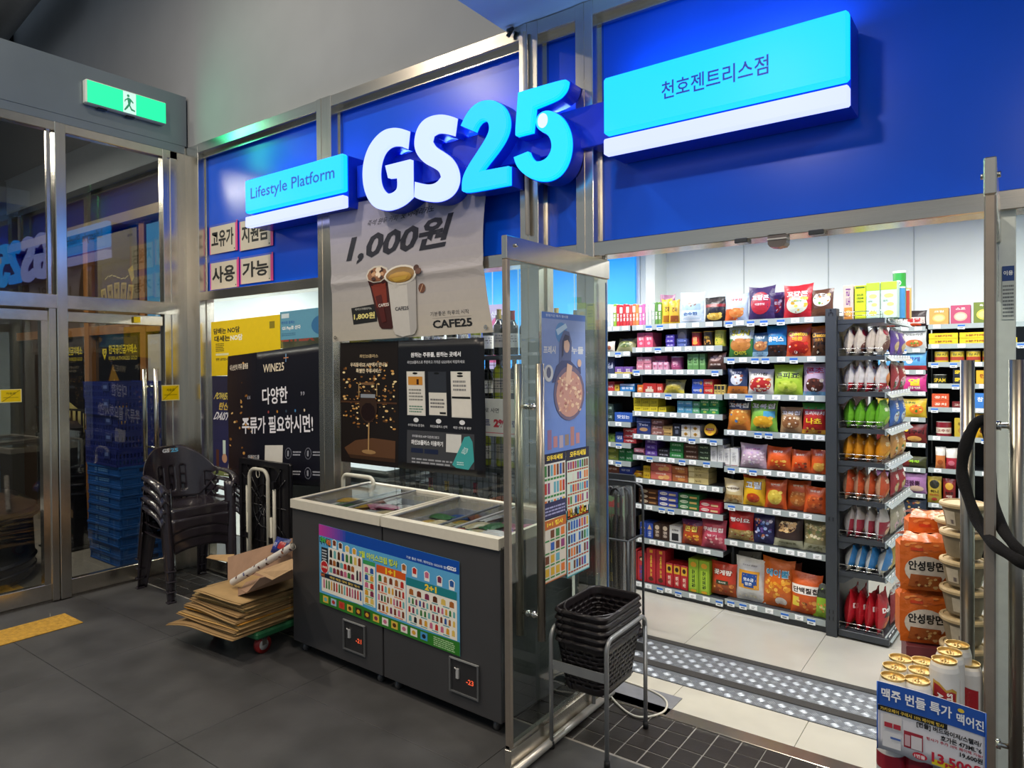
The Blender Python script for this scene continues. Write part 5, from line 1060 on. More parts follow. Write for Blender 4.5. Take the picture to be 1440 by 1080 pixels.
# ================================================================== PRODUCTS
ORD = ['top', 'second', 'third', 'fourth', 'fifth', 'sixth', 'seventh', 'eighth', 'ninth', 'tenth', 'bottom']
USED = {}
def uniq(lb):
    USED[lb] = USED.get(lb, 0) + 1
    if USED[lb] > 1: print('DUPLICATE LABEL', lb)
    if len(lb.split()) > 16 or len(lb.split()) < 4: print('LABEL LENGTH', len(lb.split()), lb)
    return lb
def bag_ops(title=None, tc='#fff', pic=None, band=None, panel=None, ty=.72, th=.15, tw=.8, oc=None, sub=None, py=.32, pr=(.32, .18), chips=None, top=None, seed=1, badge=None, slant=0):
    o = [('r', .0, .0, 1, .035, '#c9c9c4'), ('r', 0, .965, 1, 1, '#c9c9c4')] if False else []
    if top: o.append(('r', 0, top[0], 1, 1, top[1]))
    if band: o += [('r', 0, b[0], 1, b[1], b[2]) for b in band]
    if panel: o += [('e' if len(p) == 5 and p[0] == 'e' else 'r',) + tuple(p[-5:]) if p[0] != 'e' else ('e',) + tuple(p[1:]) for p in panel]
    if pic: o.append(('e', .5, py, pr[0], pr[1], pic))
    if chips: o.append(('c', chips[0], .5 - pr[0] * .9, py - pr[1] * .8, .5 + pr[0] * .9, py + pr[1] * .8, .075, .05, chips[1], seed))
    if title:
        if oc: o.append(('t', title, .5, ty, tw + .05, th + .03, oc, .06, slant))
        o.append(('t', title, .5, ty, tw, th, tc, .035, slant))
    if sub: o.append(('t', sub[0], .5, sub[1], sub[2], sub[3], sub[4], .02))
    if badge: o.append(('e', badge[0], badge[1], badge[2], badge[3], badge[4]))
    return o
def bag(s0, s1, z0, ztop, base, ops, label, dep=.06, t=None, back=None, d0=None, rz=0, lean=.06, seed=0, group=None, name='snack_bag', cat='snack bag'):
    w = (s1 - s0) * 1.03; h = ztop - z0; T = t or min(.10, w * .44); q = pillow(w, h, T, base, ops, seed=seed, body=back)
    q.tf(Matrix.Rotation(-lean, 4, 'X'))
    o = q.ob(name, FILM, None, gpos((s0 + s1) / 2, dep, z0 + .001), GA + rz); tag(o, uniq(label), cat, group); return o
def A(X, Y): return (840 + X / 3.857, 360 + Y / 3.857)
def B(X, Y): return (840 + X / 3.857, 620 + Y / 3.857)
def gbag(crop, X0, X1, Y, zi, Z, *a, **k):
    dep = k.get('dep', .055); s0, _ = gs(*crop(X0, Y + 60), off=dep - .02); s1, _ = gs(*crop(X1, Y + 60), off=dep - .02); z = gs(*crop((X0 + X1) / 2, Y), off=dep)[1]
    return bag(s0, s1, Z[zi], z, *a, **k)
rb = lambda i: '%s shelf of the right bay' % ORD[i]
# top shelf
i = 7
gbag(A, 575, 690, 225, i, ZR, '#1d1a1c', bag_ops(None, pic='#d8b04a', py=.22, pr=(.36, .14), chips=(14, ['#e8c860', '#d0a040', '#f0d880']), band=[(.60, .72, '#8a1f1f')], panel=[(.15, .80, .85, .92, '#3a3030')]), 'black snack bag with yellow crisps and red stripe, top shelf centre', seed=1)
gbag(A, 440, 572, 200, i, ZR, '#c3d4e0', bag_ops('순수한', '#2a5a98', ty=.30, th=.10, tw=.6, panel=[(.1, .42, .9, .62, '#9ab4c8'), (.1, .08, .9, .22, '#e8ecee')], chips=(6, ['#7a5a48', '#d8b8a0']), py=.6, pr=(.25, .08)), 'pale blue and white pouch with small portraits, top shelf', seed=2)
gbag(A, 688, 812, 208, i, ZR, '#b9cbe0', bag_ops('새우깡', '#d04a28', ty=.78, th=.10, tw=.5, panel=[(.0, .0, .55, .45, '#d8622c')], pic='#e08a48', py=.30, chips=(8, ['#e8a868', '#d87838', '#f0c090'])), 'blue and orange snack bag leaning on the top shelf', seed=3, rz=.15)
gbag(A, 812, 955, 168, i, ZR, '#3d2a5c', bag_ops('꼬깔콘', '#f0e8f0', oc='#2a1a48', ty=.66, th=.16, tw=.66, pic='#b02838', py=.50, pr=(.40, .34), sub=('매콤한맛', .46, .4, .07, '#f0d8d8')), 'purple corn snack bag with red heart panel, front of the top shelf', seed=4)
gbag(A, 925, 1010, 200, i, ZR, '#46306a', bag_ops('꼬깔콘', '#e8d8e8', ty=.6, th=.12, tw=.6, pic='#a82838', py=.5, pr=(.36, .26), chips=(14, ['#d8d0e0', '#604a8a'])), 'second purple corn snack bag tucked behind the red one, top shelf', dep=.13, seed=5)
gbag(A, 1003, 1162, 158, i, ZR, '#c02430', bag_ops('꼬깔콘', '#f6f0e8', oc='#a01820', ty=.72, th=.17, tw=.74, pic='#d8e0c8', py=.40, pr=(.38, .26), chips=(10, ['#e8c040', '#f0d060', '#d8a030']), sub=('고소한맛', .50, .4, .05, '#4a8a3a')), 'big red corn snack bag with white and green panel, top shelf', seed=6)
gbag(A, 1150, 1275, 182, i, ZR, '#5a3a2c', bag_ops('초코', '#3a2018', ty=.78, th=.12, tw=.4, pic='#e8e0d4', py=.62, pr=(.40, .24), chips=(12, ['#e0a030', '#d88820', '#5aa030', '#f0e8d8']), panel=[(0, 0, 1, .28, '#6a4430')]), 'brown and white crisp bag with orange pieces, right end of top shelf', seed=7)
# second shelf
i = 6
gbag(A, 705, 842, 385, i, ZR, '#3f7a3a', bag_ops('SUN', '#e8d83a', oc='#1a4a20', ty=.80, th=.18, tw=.7, pic='#b87838', py=.40, pr=(.42, .22), chips=(9, ['#c98a48', '#a86830', '#e0d8c0']), sub=('CHIPS', .14, .5, .12, '#e8e03a'), top=(.60, '#cfd8c8')), 'green SUN chips bag, second shelf of the right bay', seed=11)
gbag(A, 832, 930, 418, i, ZR, '#3a6078', bag_ops('허니', '#d8e8f0', ty=.80, th=.10, tw=.4, pic='#a86a38', py=.45, pr=(.38, .20), chips=(12, ['#c08a50', '#8a5028', '#e0b070']), band=[(0, .22, '#8ab0c8')]), 'blue brown snack pouch beside the green bag, second shelf right bay', seed=12)
gbag(A, 910, 1020, 378, i, ZR, '#2a86c0', bag_ops('츄러스', '#f4f4f0', oc='#1a2030', ty=.56, th=.17, tw=.8, chips=(10, ['#3a2018', '#5a3020', '#2a1410']), py=.22, pr=(.34, .16), panel=[(0, 0, 1, .38, '#2a1a18')]), 'bright blue churros bag with brown sticks, second shelf right bay', seed=13)
gbag(A, 1018, 1152, 375, i, ZR, '#c8502a', bag_ops('Cheetos', '#e8b820', oc='#3a1a10', ty=.72, th=.15, tw=.8, sub=('매콤', .56, .45, .12, '#f0c020'), pic='#a02018', py=.26, pr=(.44, .22), chips=(12, ['#d83020', '#e86030', '#f0e0d0', '#b01818'])), 'orange and red Cheetos bag, second shelf of the right bay', seed=14)
gbag(A, 1152, 1245, 382, i, ZR, '#4a2c18', bag_ops('Cheetos', '#e8b020', oc='#1a1010', ty=.70, th=.14, tw=.85, sub=('스모키', .55, .5, .11, '#e8a020'), chips=(14, ['#1a1410', '#2a2018', '#e0d0b8', '#100c0a']), py=.26, pr=(.42, .24), top=(.78, '#c06a20')), 'black and brown Cheetos bag at the right end, second shelf', seed=15)
i = 5
gbag(A, 697, 808, 612, i, ZR, '#2c3c60', bag_ops('감자', '#e0e4ec', ty=.84, th=.09, tw=.5, pic='#c9cdd4', py=.56, pr=(.30, .22), chips=(9, ['#8a4a2c', '#e8e0d8', '#303a50']), panel=[(0, 0, 1, .30, '#d07a2c')]), 'navy and orange crinkle crisp bag, third shelf right bay', seed=21)
gbag(A, 810, 950, 615, i, ZR, '#d8d2c8', bag_ops('감자칩', '#1a1a1a', ty=.80, th=.12, tw=.55, pic='#b02828', py=.38, pr=(.44, .30), chips=(14, ['#d88838', '#e8a850', '#c87030', '#f0d0a0']), sub=('오리지널', .22, .5, .07, '#f0e8e0')), 'white fries snack bag with red square, third shelf right bay', seed=22)
gbag(A, 950, 1108, 592, i, ZR, '#a8c83a', bag_ops('콘피죠', '#2a3a10', oc='#c8e050', ty=.64, th=.20, tw=.85, pic='#c8dc50', py=.28, pr=(.36, .20), chips=(6, ['#d8e868', '#90b028', '#e8f088'])), 'lime green corn snack bag, third shelf of the right bay', seed=23)
gbag(A, 1110, 1243, 585, i, ZR, '#b8a0b8', bag_ops('콘초', '#b02040', oc='#f0d8e0', ty=.78, th=.20, tw=.75, pic='#4a2820', py=.32, pr=(.38, .22), chips=(12, ['#e8dcc8', '#3a1c14', '#f4ece0', '#7a4030']), panel=[(.0, .0, 1, .12, '#7ab0d0')]), 'lilac snack bag with pink letters and choco rings, third shelf', seed=24)
i = 4
gbag(A, 700, 825, 778, i, ZR, '#d07a30', bag_ops('꼬북칩', '#f4f0e8', oc='#1a1a24', ty=.80, th=.16, tw=.85, pic='#c88030', py=.42, pr=(.42, .26), chips=(12, ['#e0a040', '#c87028', '#4a7ab0', '#f0c870']), top=(.66, '#2c3448')), 'orange turtle chips bag with navy top, fourth shelf right bay', seed=31)
gbag(A, 822, 970, 785, i, ZR, '#7ab040', bag_ops('꼬북칩', '#f4f0e8', oc='#1a2418', ty=.82, th=.17, tw=.85, pic='#e0a828', py=.30, pr=(.38, .20), chips=(8, ['#f0c040', '#e0a020', '#f0d060']), sub=('콘스프', .10, .5, .10, '#1a3018'), panel=[(.55, .45, .95, .66, '#4a9ac0')]), 'green turtle chips bag with yellow corn, fourth shelf right bay', seed=32)
gbag(A, 985, 1105, 822, i, ZR, '#a8845c', bag_ops('꼬북칩', '#f4ece0', oc='#3a2010', ty=.78, th=.16, tw=.85, pic='#8a5c38', py=.40, pr=(.42, .26), chips=(12, ['#e0c8a0', '#6a3a20', '#c8a070', '#f0e0c8'])), 'tan cocoa turtle chips bag, fourth shelf of the right bay', seed=33)
gbag(A, 1105, 1243, 800, i, ZR, '#b02420', bag_ops('나쵸', '#f0c830', oc='#6a1010', ty=.42, th=.20, tw=.65, sub=('도리타치', .68, .8, .12, '#f4f0e8'), panel=[(0, .80, 1, 1, '#3a8a3a'), (0, .0, 1, .14, '#e0a030')], chips=(4, ['#e8a030', '#f0c050']), py=.14, pr=(.4, .08)), 'red nacho bag with green top and yellow letters, fourth shelf', seed=34)
i = 3
for k, (X0, X1, Y) in enumerate([(612, 650, 30), (650, 686, 22), (684, 720, 42), (720, 765, 40)]):
    s0, _ = gs(*B(X0, 90), off=.04); s1, _ = gs(*B(X1, 90), off=.04); zt = gs(*B((X0 + X1) / 2, Y), off=.04)[1]; q = M(); w = s1 - s0; q.box(-w / 2 + .002, w / 2 - .002, 0, .12, 0, zt - ZR[3], '#dcdcd8', bev=.002); S = plane((-w / 2, -.0003, 0), (w, 0, 0), (0, 0, zt - ZR[3])); art(q, S, [('t', '크래커', .5, .5, .5, .5, '#8a8c90', .0, 0, PI / 2), ('r', .1, .05, .9, .08, '#8a4a50')])
    tag(q.ob('product_box', CARTON, None, gpos((s0 + s1) / 2, .04, ZR[3]), GA), uniq(['leftmost', 'second', 'third', 'rightmost'][k] + ' of four slim white boxes, fifth shelf right bay'), 'box', 'slim white boxes')
gbag(B, 768, 912, 18, i, ZR, '#c0a8b8', bag_ops('마시멜로', '#a05a8a', ty=.80, th=.08, tw=.6, chips=(34, ['#e8dce4', '#d8b8cc', '#f0ece8', '#b898c0']), py=.42, pr=(.46, .34)), 'clear bag of pink and white puffs, fifth shelf right bay', seed=41)
ob_ = [('감자', '#d8c06a'), ('왕소라', '#5a2a1c'), ('오란다', '#e8c878')]
for k, (X0, X1, Y) in enumerate([(910, 1045, 33), (1043, 1152, 52), (1150, 1243, 50)]):
    gbag(B, X0, X1, Y, i, ZR, '#d0561e', bag_ops(ob_[k][0], '#f4e8d8', ty=.80, th=.09, tw=.42, chips=(9, [[ '#e8b850', '#d8983a'], ['#6a3420', '#a86a40', '#e0a878'], ['#e8c060', '#d8a848']][k]), py=.28, pr=(.34, .18), pic=['#c8481a', '#c03c14', '#e0a848'][k]), ['orange bag with crisp picture, left of three orange bags, fifth shelf', 'orange bag with brown twists, middle of three orange bags, fifth shelf', 'orange bag with round biscuit, right of three orange bags, fifth shelf'][k], seed=42 + k)
i = 2
gbag(B, 680, 785, 210, i, ZR, '#d0bf8e', bag_ops('누네띠네', '#6a5030', ty=.64, th=.08, tw=.7, pic='#e0d8c0', py=.62, pr=(.36, .14), chips=None, panel=[(.05, .05, .95, .36, '#c09a58')]) + [('t', '누네띠네', .5, .62, .6, .09, '#4a3a28', .02), ('c', 9, .15, .08, .85, .32, .08, .05, ['#d8b070', '#b8803a'], 3)], 'cream pastry bag with brown letters, sixth shelf of right bay', seed=51)
gbag(B, 782, 905, 188, i, ZR, '#e0b020', bag_ops('고릴', '#e8f0f4', oc='#1a2a80', ty=.68, th=.22, tw=.7, pic='#c04a20', py=.26, pr=(.30, .16), chips=(5, ['#d86a20', '#d03018', '#3a8a30']), top=(.90, '#c8481c')), 'yellow bag with big white letters on blue, sixth shelf', seed=52)
for k, (X0, X1, Y) in enumerate([(902, 1022, 212), (1020, 1152, 218), (1115, 1243, 250)]):
    gbag(B, X0, X1, Y, i, ZR, '#c8521e', bag_ops(['감자칩', '양파링', '맛동산'][k], '#f4e0c8', ty=.84, th=.07, tw=.42, pic=['#d0b848', '#c07030', '#a8481c'][k], py=.40, pr=(.34, .26), chips=(12, [['#e8d060', '#c8a838'], ['#d88a40', '#e0a060'], ['#7a3018', '#c86a30']][k])), ['orange bag with yellow rippled crisps, sixth shelf right bay', 'orange bag with ring snacks, middle right of sixth shelf', 'orange bag with knobbly brown snacks, right end of sixth shelf'][k], seed=53 + k, dep=.055 if k != 1 else .08)
i = 1
gbag(B, 702, 840, 373, i, ZR, '#b82828', bag_ops('뻥이요', '#f6f2ea', oc='#8a1418', ty=.66, th=.14, tw=.8, chips=(26, ['#d8c080', '#c8a860', '#e8d8a0', '#b89048']), py=.20, pr=(.44, .16), panel=[(0, 0, 1, .34, '#b89a5c')], badge=(.28, .44, .09, .06, '#c82020')), 'red popped corn bag with white letters, seventh shelf right bay', seed=61)
gbag(B, 838, 955, 398, i, ZR, '#2c2a58', bag_ops(None, chips=(30, ['#d8d4e8', '#4a6ab0', '#c87a50', '#6a4a90', '#a0b8e0']), py=.5, pr=(.42, .40)), 'dark blue speckled popcorn bag, seventh shelf of the right bay', seed=62)
gbag(B, 950, 1110, 408, i, ZR, '#3c2c28', bag_ops('카라멜팝콘', '#6a6a48', ty=.15, th=.07, tw=.6, pic='#c8a068', py=.66, pr=(.30, .17), chips=(30, ['#d8b078', '#3a2418', '#6a4a38', '#e8d0a0']), panel=[(0, 0, 1, .26, '#b8b898')]), 'brown popcorn bag with cream lower band, seventh shelf', seed=63)
gbag(B, 1112, 1245, 428, i, ZR, '#8a8460', bag_ops('쌀과자', '#6a7048', ty=.13, th=.06, tw=.6, chips=(46, ['#d8c898', '#c8b480', '#e8dcb8', '#a89460', '#7a8a50']), py=.62, pr=(.44, .26), panel=[(0, 0, 1, .24, '#b0b090')]), 'clear bag of beige rice crackers at the right end, seventh shelf', seed=64)
i = 0
gbag(B, 612, 748, 662, i, ZR, '#b83a24', bag_ops('꽃게랑', '#f4ece0', oc='#5a1810', ty=.72, th=.15, tw=.74, sub=('와사비', .42, .3, .06, '#e8e8d8'), chips=(18, ['#d8883c', '#c86a28', '#e8a858', '#a04818']), py=.20, pr=(.44, .18), panel=[(0, 0, 1, .40, '#9a4a20'), (.25, .36, .75, .48, '#1f3a20')]), 'red brown crab shaped snack bag, bottom shelf beside green boxes', seed=71, dep=.07)
gbag(B, 745, 905, 638, i, ZR, '#d4d4d0', bag_ops('맛소금', '#e8f0f8', ty=.52, th=.08, tw=.36, panel=[(.12, .30, .85, .72, '#e0a030'), (.25, .40, .78, .66, '#1f4a90'), (.33, .34, .68, .45, '#1f4a90')], sub=('팝콘', .42, .25, .07, '#f0f4f8')) + [('t', '고소하고 짭짤한', .5, .84, .5, .035, '#4a4a50', .01), ('c', 20, .1, .03, .9, .14, .04, .03, ['#e8e4d0', '#d8d0b0'], 3)], 'tall white salted popcorn bag with blue cap logo, bottom shelf', seed=72, dep=.075)
gbag(B, 712, 880, 600, i, ZR, '#c0b8a4', bag_ops(None, chips=(26, ['#d8d0b8', '#a89a80', '#e8e4d4']), py=.8, pr=(.44, .16)), 'second popcorn bag slumped behind the tall white one, bottom shelf', seed=73, dep=.20)
gbag(B, 890, 1065, 645, i, ZR, '#d0661e', bag_ops('에이뿔', '#3a9ac0', oc='#c8e0e8', ty=.72, th=.13, tw=.7, chips=(26, ['#e8a030', '#f0b848', '#d88820']), py=.42, pr=(.42, .22), badge=(.62, .14, .18, .09, '#e8e0d8')), 'big orange puff bag with blue letters, bottom shelf right bay', seed=74, dep=.075)
gbag(B, 985, 1100, 660, i, ZR, '#b04a20', bag_ops(None, pic='#a8401c', py=.6, pr=(.4, .3)), 'dark orange bag standing behind the big puff bag, bottom shelf', seed=77, dep=.20)
gbag(B, 1045, 1215, 722, i, ZR, '#c8561c', bag_ops('단백질칩', '#2a1c18', ty=.60, th=.14, tw=.85, chips=(8, ['#e8a048', '#d88830', '#f0c070']), py=.22, pr=(.38, .14), panel=[(0, .50, 1, .72, '#e8e0d4'), (.05, .18, .3, .42, '#e0c840')], sub=('90g', .28, .16, .07, '#4a3a10')), 'orange protein chip bag with white band, bottom shelf', seed=75, dep=.055)
gbag(B, 1165, 1275, 775, i, ZR, '#8ab02c', bag_ops('단백질', '#1c1c18', ty=.78, th=.13, tw=.85, chips=(6, ['#e8a048', '#d88830']), py=.30, pr=(.3, .16), top=(.60, '#3a4038'), sub=('90g', .30, .3, .09, '#e8f0a0')), 'green and yellow protein chip bag at the right end, bottom shelf', seed=76, dep=.05)

# ---- boxes, cans and packs of the left bays
PN = {1: [''], 2: ['left ', 'right '], 3: ['left ', 'middle ', 'right '], 4: ['first ', 'second ', 'third ', 'fourth '], 5: ['first ', 'second ', 'third ', 'fourth ', 'fifth '], 6: ['first ', 'second ', 'third ', 'fourth ', 'fifth ', 'sixth ']}
SN = {1: [''], 2: ['lower ', 'upper '], 3: ['bottom ', 'middle-row ', 'top ']}
def boxes(crop, X0, X1, Y, zi, Z, cols, rows, base, ops, desc, where, dep=.035, depth=.14, top=None, kind='box', name='product_box'):
    yb = Y + 40; s0, _ = gs(*crop(X0, yb), off=dep); s1, _ = gs(*crop(X1, yb), off=dep); z = gs(*crop((X0 + X1) / 2, Y), off=dep)[1]
    w = (s1 - s0) / cols; h = (z - Z[zi]) / rows; q = M(); q.box(-w / 2 + .0015, w / 2 - .0015, 0, depth, .0005, h - .0008, base, bev=.0015)
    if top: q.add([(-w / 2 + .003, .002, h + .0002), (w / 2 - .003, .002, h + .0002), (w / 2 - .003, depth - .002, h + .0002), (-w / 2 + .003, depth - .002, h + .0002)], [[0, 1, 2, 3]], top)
    art(q, plane((-w / 2 + .002, -.0002, .001), (w - .004, 0, 0), (0, 0, h - .003)), ops); me = q.mesh(name, CARTON)
    for i in range(cols):
        for j in range(rows):
            o = bpy.data.objects.new(name, me); COL.objects.link(o); o.location = gpos(s0 + w * (i + .5) + R.uniform(-.001, .001), dep + R.uniform(0, .008), Z[zi] + j * h); o.rotation_euler = (0, 0, GA + R.uniform(-.02, .02))
            tag(o, uniq((SN[rows][j] + PN[cols][i]).capitalize() + desc + ', ' + where) if cols * rows > 1 else uniq(desc + ', ' + where), kind, desc + 's' if cols * rows > 1 else None)
def can(crop, X0, X1, Y, zi, Z, base, ops, label, lid='#b9bcbc', dep=.05, taper=0):
    s0, _ = gs(*crop(X0, Y + 40), off=dep); s1, _ = gs(*crop(X1, Y + 40), off=dep); z = gs(*crop((X0 + X1) / 2, Y), off=dep + .03)[1]; r_ = (s1 - s0) / 2; h = z - Z[zi]; q = M()
    q.lathe([(r_ * (1 - taper) * .96, 0), (r_ * (1 - taper), .004), (r_, h * .94), (r_ * 1.03, h * .95), (r_ * 1.03, h * .985), (r_ * .9, h), (0, h)], 24, (0, 0, 0), base, cols=[base, base, lid, lid, lid, lid])
    S = lambda u, v, l=0: Vector(((r_ * (1 - taper * (1 - v)) + .0006 * (l + 1)) * math.sin((u - .5) * 2.6), -(r_ * (1 - taper * (1 - v)) + .0006 * (l + 1)) * math.cos((u - .5) * 2.6), v * h * .93 + .003))
    art(q, S, ops, tess=10); tag(q.ob('snack_can', CANMAT, None, gpos((s0 + s1) / 2, dep + r_, Z[zi]), GA), uniq(label), 'can')
lw = lambda i: '%s shelf of left bay' % ORD[i] if i < 10 else 'bottom shelf of left bay'
T_ = lambda s, c, y=.5, w=.7, h=.35: [('t', s, .5, y, w, h, c, .02)]
# top shelf: slim pouches standing in a row
P5 = [('#7aa040', 'green'), ('#b9c4c8', 'silver'), ('#c8d0cc', 'white'), ('#86a838', 'lime'), ('#c03038', 'red'), ('#b82c30', 'crimson'), ('#c83838', 'scarlet'), ('#b83038', 'ruby'), ('#c05040', 'brick red'), ('#d07040', 'orange'), ('#d08a48', 'amber'), ('#d070a8', 'pink'), ('#c868a0', 'rose pink'), ('#b8c4c0', 'pale grey'), ('#c4ccc4', 'off-white'), ('#a8b8a8', 'grey-green'), ('#5a8a3c', 'leaf green'), ('#6a943c', 'moss green')]
for k, (c, cn) in enumerate(P5):
    X = 36 + k * 17.4; s0, _ = gs(*A(X, 330), off=.04); s1, _ = gs(*A(X + 16.5, 330), off=.04); zt = gs(*A(X, 262 + (k % 3) * 3 if k < 15 else 252), off=.04)[1]; w = s1 - s0; h = zt - 1.93; q = M(); q.box(-w / 2, w / 2, 0, .13, 0, h, c, bev=.004)
    art(q, plane((-w / 2, -.0003, 0), (w, 0, 0), (0, 0, h)), [('r', .05, .62, .95, .9, '#d8d8d0' if k % 2 else c), ('t', ['육포', '젤리', '견과'][k % 3], .5, .4, .34, .6, '#f0ece4', .02, 0, PI / 2)])
    tag(q.ob('slim_pouch', FILM, None, gpos((s0 + s1) / 2, .035, 1.931), GA + R.uniform(-.02, .02)), uniq('slim %s pouch standing on the top left shelf, number %s from left' % (cn, ['one', 'two', 'three', 'four', 'five', 'six', 'seven', 'eight', 'nine', 'ten', 'eleven', 'twelve', 'thirteen', 'fourteen', 'fifteen', 'sixteen', 'seventeen', 'eighteen'][k])), 'pouch', 'slim pouches on the top shelf')
gbag(A, 345, 395, 235, 10, ZL, '#d8b42c', bag_ops('견과', '#5a3a10', ty=.6, th=.2, tw=.5, panel=[(.1, .1, .9, .35, '#a86a20')]), 'yellow nut pouch, left of two on the top shelf', seed=81, rz=.5)
gbag(A, 385, 438, 240, 10, ZL, '#d0a828', bag_ops('견과', '#5a3a10', ty=.6, th=.2, tw=.5, panel=[(.1, .1, .9, .35, '#8a4a20')]), 'yellow nut pouch, right of two on the top shelf', seed=82, rz=.5, dep=.06)
gbag(A, 330, 412, 212, 10, ZL, '#8a5a78', bag_ops('믹스', '#e8e0e0', ty=.75, th=.12, tw=.5, chips=(10, ['#c8a060', '#e0d0b0'])), 'mauve nut bag behind the two yellow pouches, top shelf', seed=83, dep=.18)
# second
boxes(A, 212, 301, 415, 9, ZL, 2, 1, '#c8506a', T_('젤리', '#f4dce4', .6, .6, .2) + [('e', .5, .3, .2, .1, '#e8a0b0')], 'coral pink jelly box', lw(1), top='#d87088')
boxes(A, 368, 416, 425, 9, ZL, 1, 3, '#4a3a98', T_('초코', '#d8d0f0'), 'small violet chocolate box', lw(1))
boxes(A, 430, 486, 448, 9, ZL, 1, 2, '#3a4a80', T_('쿠키', '#e0e4f0') + [('e', .5, .5, .3, .35, '#5a6aa8')], 'navy cookie box', lw(1))
boxes(A, 432, 484, 395, 9, ZL, 1, 1, '#8a8c98', [('e', .5, .5, .4, .35, '#c0b8b0')], 'grey round-printed pack over the navy boxes', lw(1), dep=.09)
can(A, 503, 556, 412, 9, ZL, '#a82824', [('r', .2, .1, .8, .75, '#c8302a'), ('t', '땅콩', .5, .5, .3, .3, '#f0d890', .02), ('e', .5, .25, .2, .12, '#d8a048')], 'red peanut canister, leftmost of three on the second shelf', '#d8a82c')
can(A, 565, 622, 408, 9, ZL, '#3a2c18', [('r', .15, .1, .85, .8, '#2a2014'), ('t', '아몬드', .5, .6, .4, .2, '#e0b840', .02), ('c', 9, .2, .15, .8, .4, .06, .06, ['#c88a38', '#e0a850'], 3)], 'black almond canister between red and green ones, second shelf', '#d8a82c')
can(A, 627, 686, 402, 9, ZL, '#a8a83a', [('r', .15, .1, .85, .8, '#c8c048'), ('t', '허니', .5, .6, .4, .25, '#3a5a20', .02), ('c', 8, .2, .15, .8, .4, .06, .06, ['#6a8a30', '#e0c060'], 4)], 'yellow-green nut canister, rightmost of three, second shelf', '#c8b840')
boxes(A, 210, 291, 547, 8, ZL, 2, 2, '#c07888', T_('민트', '#f0e0e4', .55, .6, .3), 'dusty pink candy box', lw(2))
boxes(A, 297, 384, 575, 8, ZL, 3, 1, '#c890a8', T_('딸기', '#a83058', .5, .6, .3) + [('e', .5, .8, .3, .1, '#e8c8d4')], 'pale pink strawberry box', lw(2))
boxes(A, 295, 378, 541, 8, ZL, 1, 1, '#c04a80', T_('딸기맛', '#f4e0ea'), 'magenta strawberry pack lying on the pale pink boxes', lw(2), dep=.10)
can(A, 388, 452, 545, 8, ZL, '#9a4068', [('r', .1, .2, .9, .7, '#b85a84'), ('t', '캔디', .5, .5, .3, .25, '#f4d8e4', .02), ('c', 8, .2, .2, .8, .4, .05, .05, ['#d88aa8', '#70304c'], 5)], 'plum pink candy tin with white lid, third shelf left bay', '#e4dcdc')
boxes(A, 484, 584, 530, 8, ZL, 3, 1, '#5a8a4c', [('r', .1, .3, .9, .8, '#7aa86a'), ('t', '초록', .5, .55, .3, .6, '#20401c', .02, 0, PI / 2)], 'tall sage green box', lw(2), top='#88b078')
gbag(A, 588, 690, 525, 8, ZL, '#5a3c34', bag_ops('초코볼', '#e8d8cc', ty=.30, th=.10, tw=.6, pic='#a88a80', py=.66, pr=(.30, .18), chips=(8, ['#c8b0a0', '#3a2018'])), 'dark brown choco ball bag, third shelf of the left bay', seed=84)
boxes(A, 215, 248, 698, 7, ZL, 1, 1, '#c86a28', T_('콘', '#f0e0c0'), 'small orange biscuit box', lw(3))
boxes(A, 246, 320, 690, 7, ZL, 1, 1, '#a82c28', T_('과자', '#f0e0d0', .5, .4, .4) + [('r', .2, .1, .8, .4, '#c8c0a8')], 'red and cream biscuit tray, left one', lw(3))
boxes(A, 318, 352, 692, 7, ZL, 1, 1, '#b83a30', T_('산도', '#f4e8d8'), 'narrow red biscuit box', lw(3))
gbag(A, 352, 462, 668, 7, ZL, '#b8b070', bag_ops('후르츠', '#3a4a20', ty=.78, th=.16, tw=.7, pic='#a89838', py=.36, pr=(.38, .22), chips=(8, ['#d8c860', '#8a7a28']), panel=[(0, 0, 1, .2, '#d0c040')]), 'cream and olive snack pouch, fourth shelf of left bay', seed=85, lean=.35)
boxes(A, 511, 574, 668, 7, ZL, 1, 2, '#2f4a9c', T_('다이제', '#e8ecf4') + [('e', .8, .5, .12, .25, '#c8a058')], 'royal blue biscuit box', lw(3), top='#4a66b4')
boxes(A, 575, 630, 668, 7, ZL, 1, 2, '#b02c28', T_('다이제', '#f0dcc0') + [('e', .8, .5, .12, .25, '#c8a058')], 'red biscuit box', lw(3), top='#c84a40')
boxes(A, 630, 690, 698, 7, ZL, 3, 1, '#c8b060', [('r', .1, .5, .9, .9, '#2a2a28'), ('t', '카페', .5, .3, .7, .2, '#2a2a20', .01)], 'small yellow coffee biscuit box', lw(3))
for (X0, X1, n, rows, Yt) in ((195, 372, 4, 1, 815), (195, 328, 3, 1, 768)):
    if Yt == 815: boxes(A, X0, X1, Yt, 6, ZL, n, 1, '#d8c430', T_('고소미', '#5a4a10', .5, .7, .4), 'bright yellow cracker box in the lower row', lw(4), top='#e4d450')
zl = gs(*A(260, 815), off=.035)[1]
ZL2 = dict(enumerate(ZL)); ZL2[6] = zl + .001
boxes(A, 195, 328, 770, 6, ZL2, 3, 1, '#d8c430', T_('고소미', '#5a4a10', .5, .7, .4), 'bright yellow cracker box on the upper row', lw(4), top='#e4d450', depth=.12)
boxes(A, 430, 514, 785, 6, ZL, 2, 2, '#6ab0c8', [('r', 0, 0, 1, .45, '#4a90b0')] + T_('소다', '#e8f4f8', .6, .6, .3), 'sky blue candy box', lw(4), top='#8ac4d8')
boxes(A, 514, 555, 788, 6, ZL, 1, 2, '#5aa070', T_('민트', '#e0f0e4'), 'mint green candy box', lw(4), top='#7ab890')
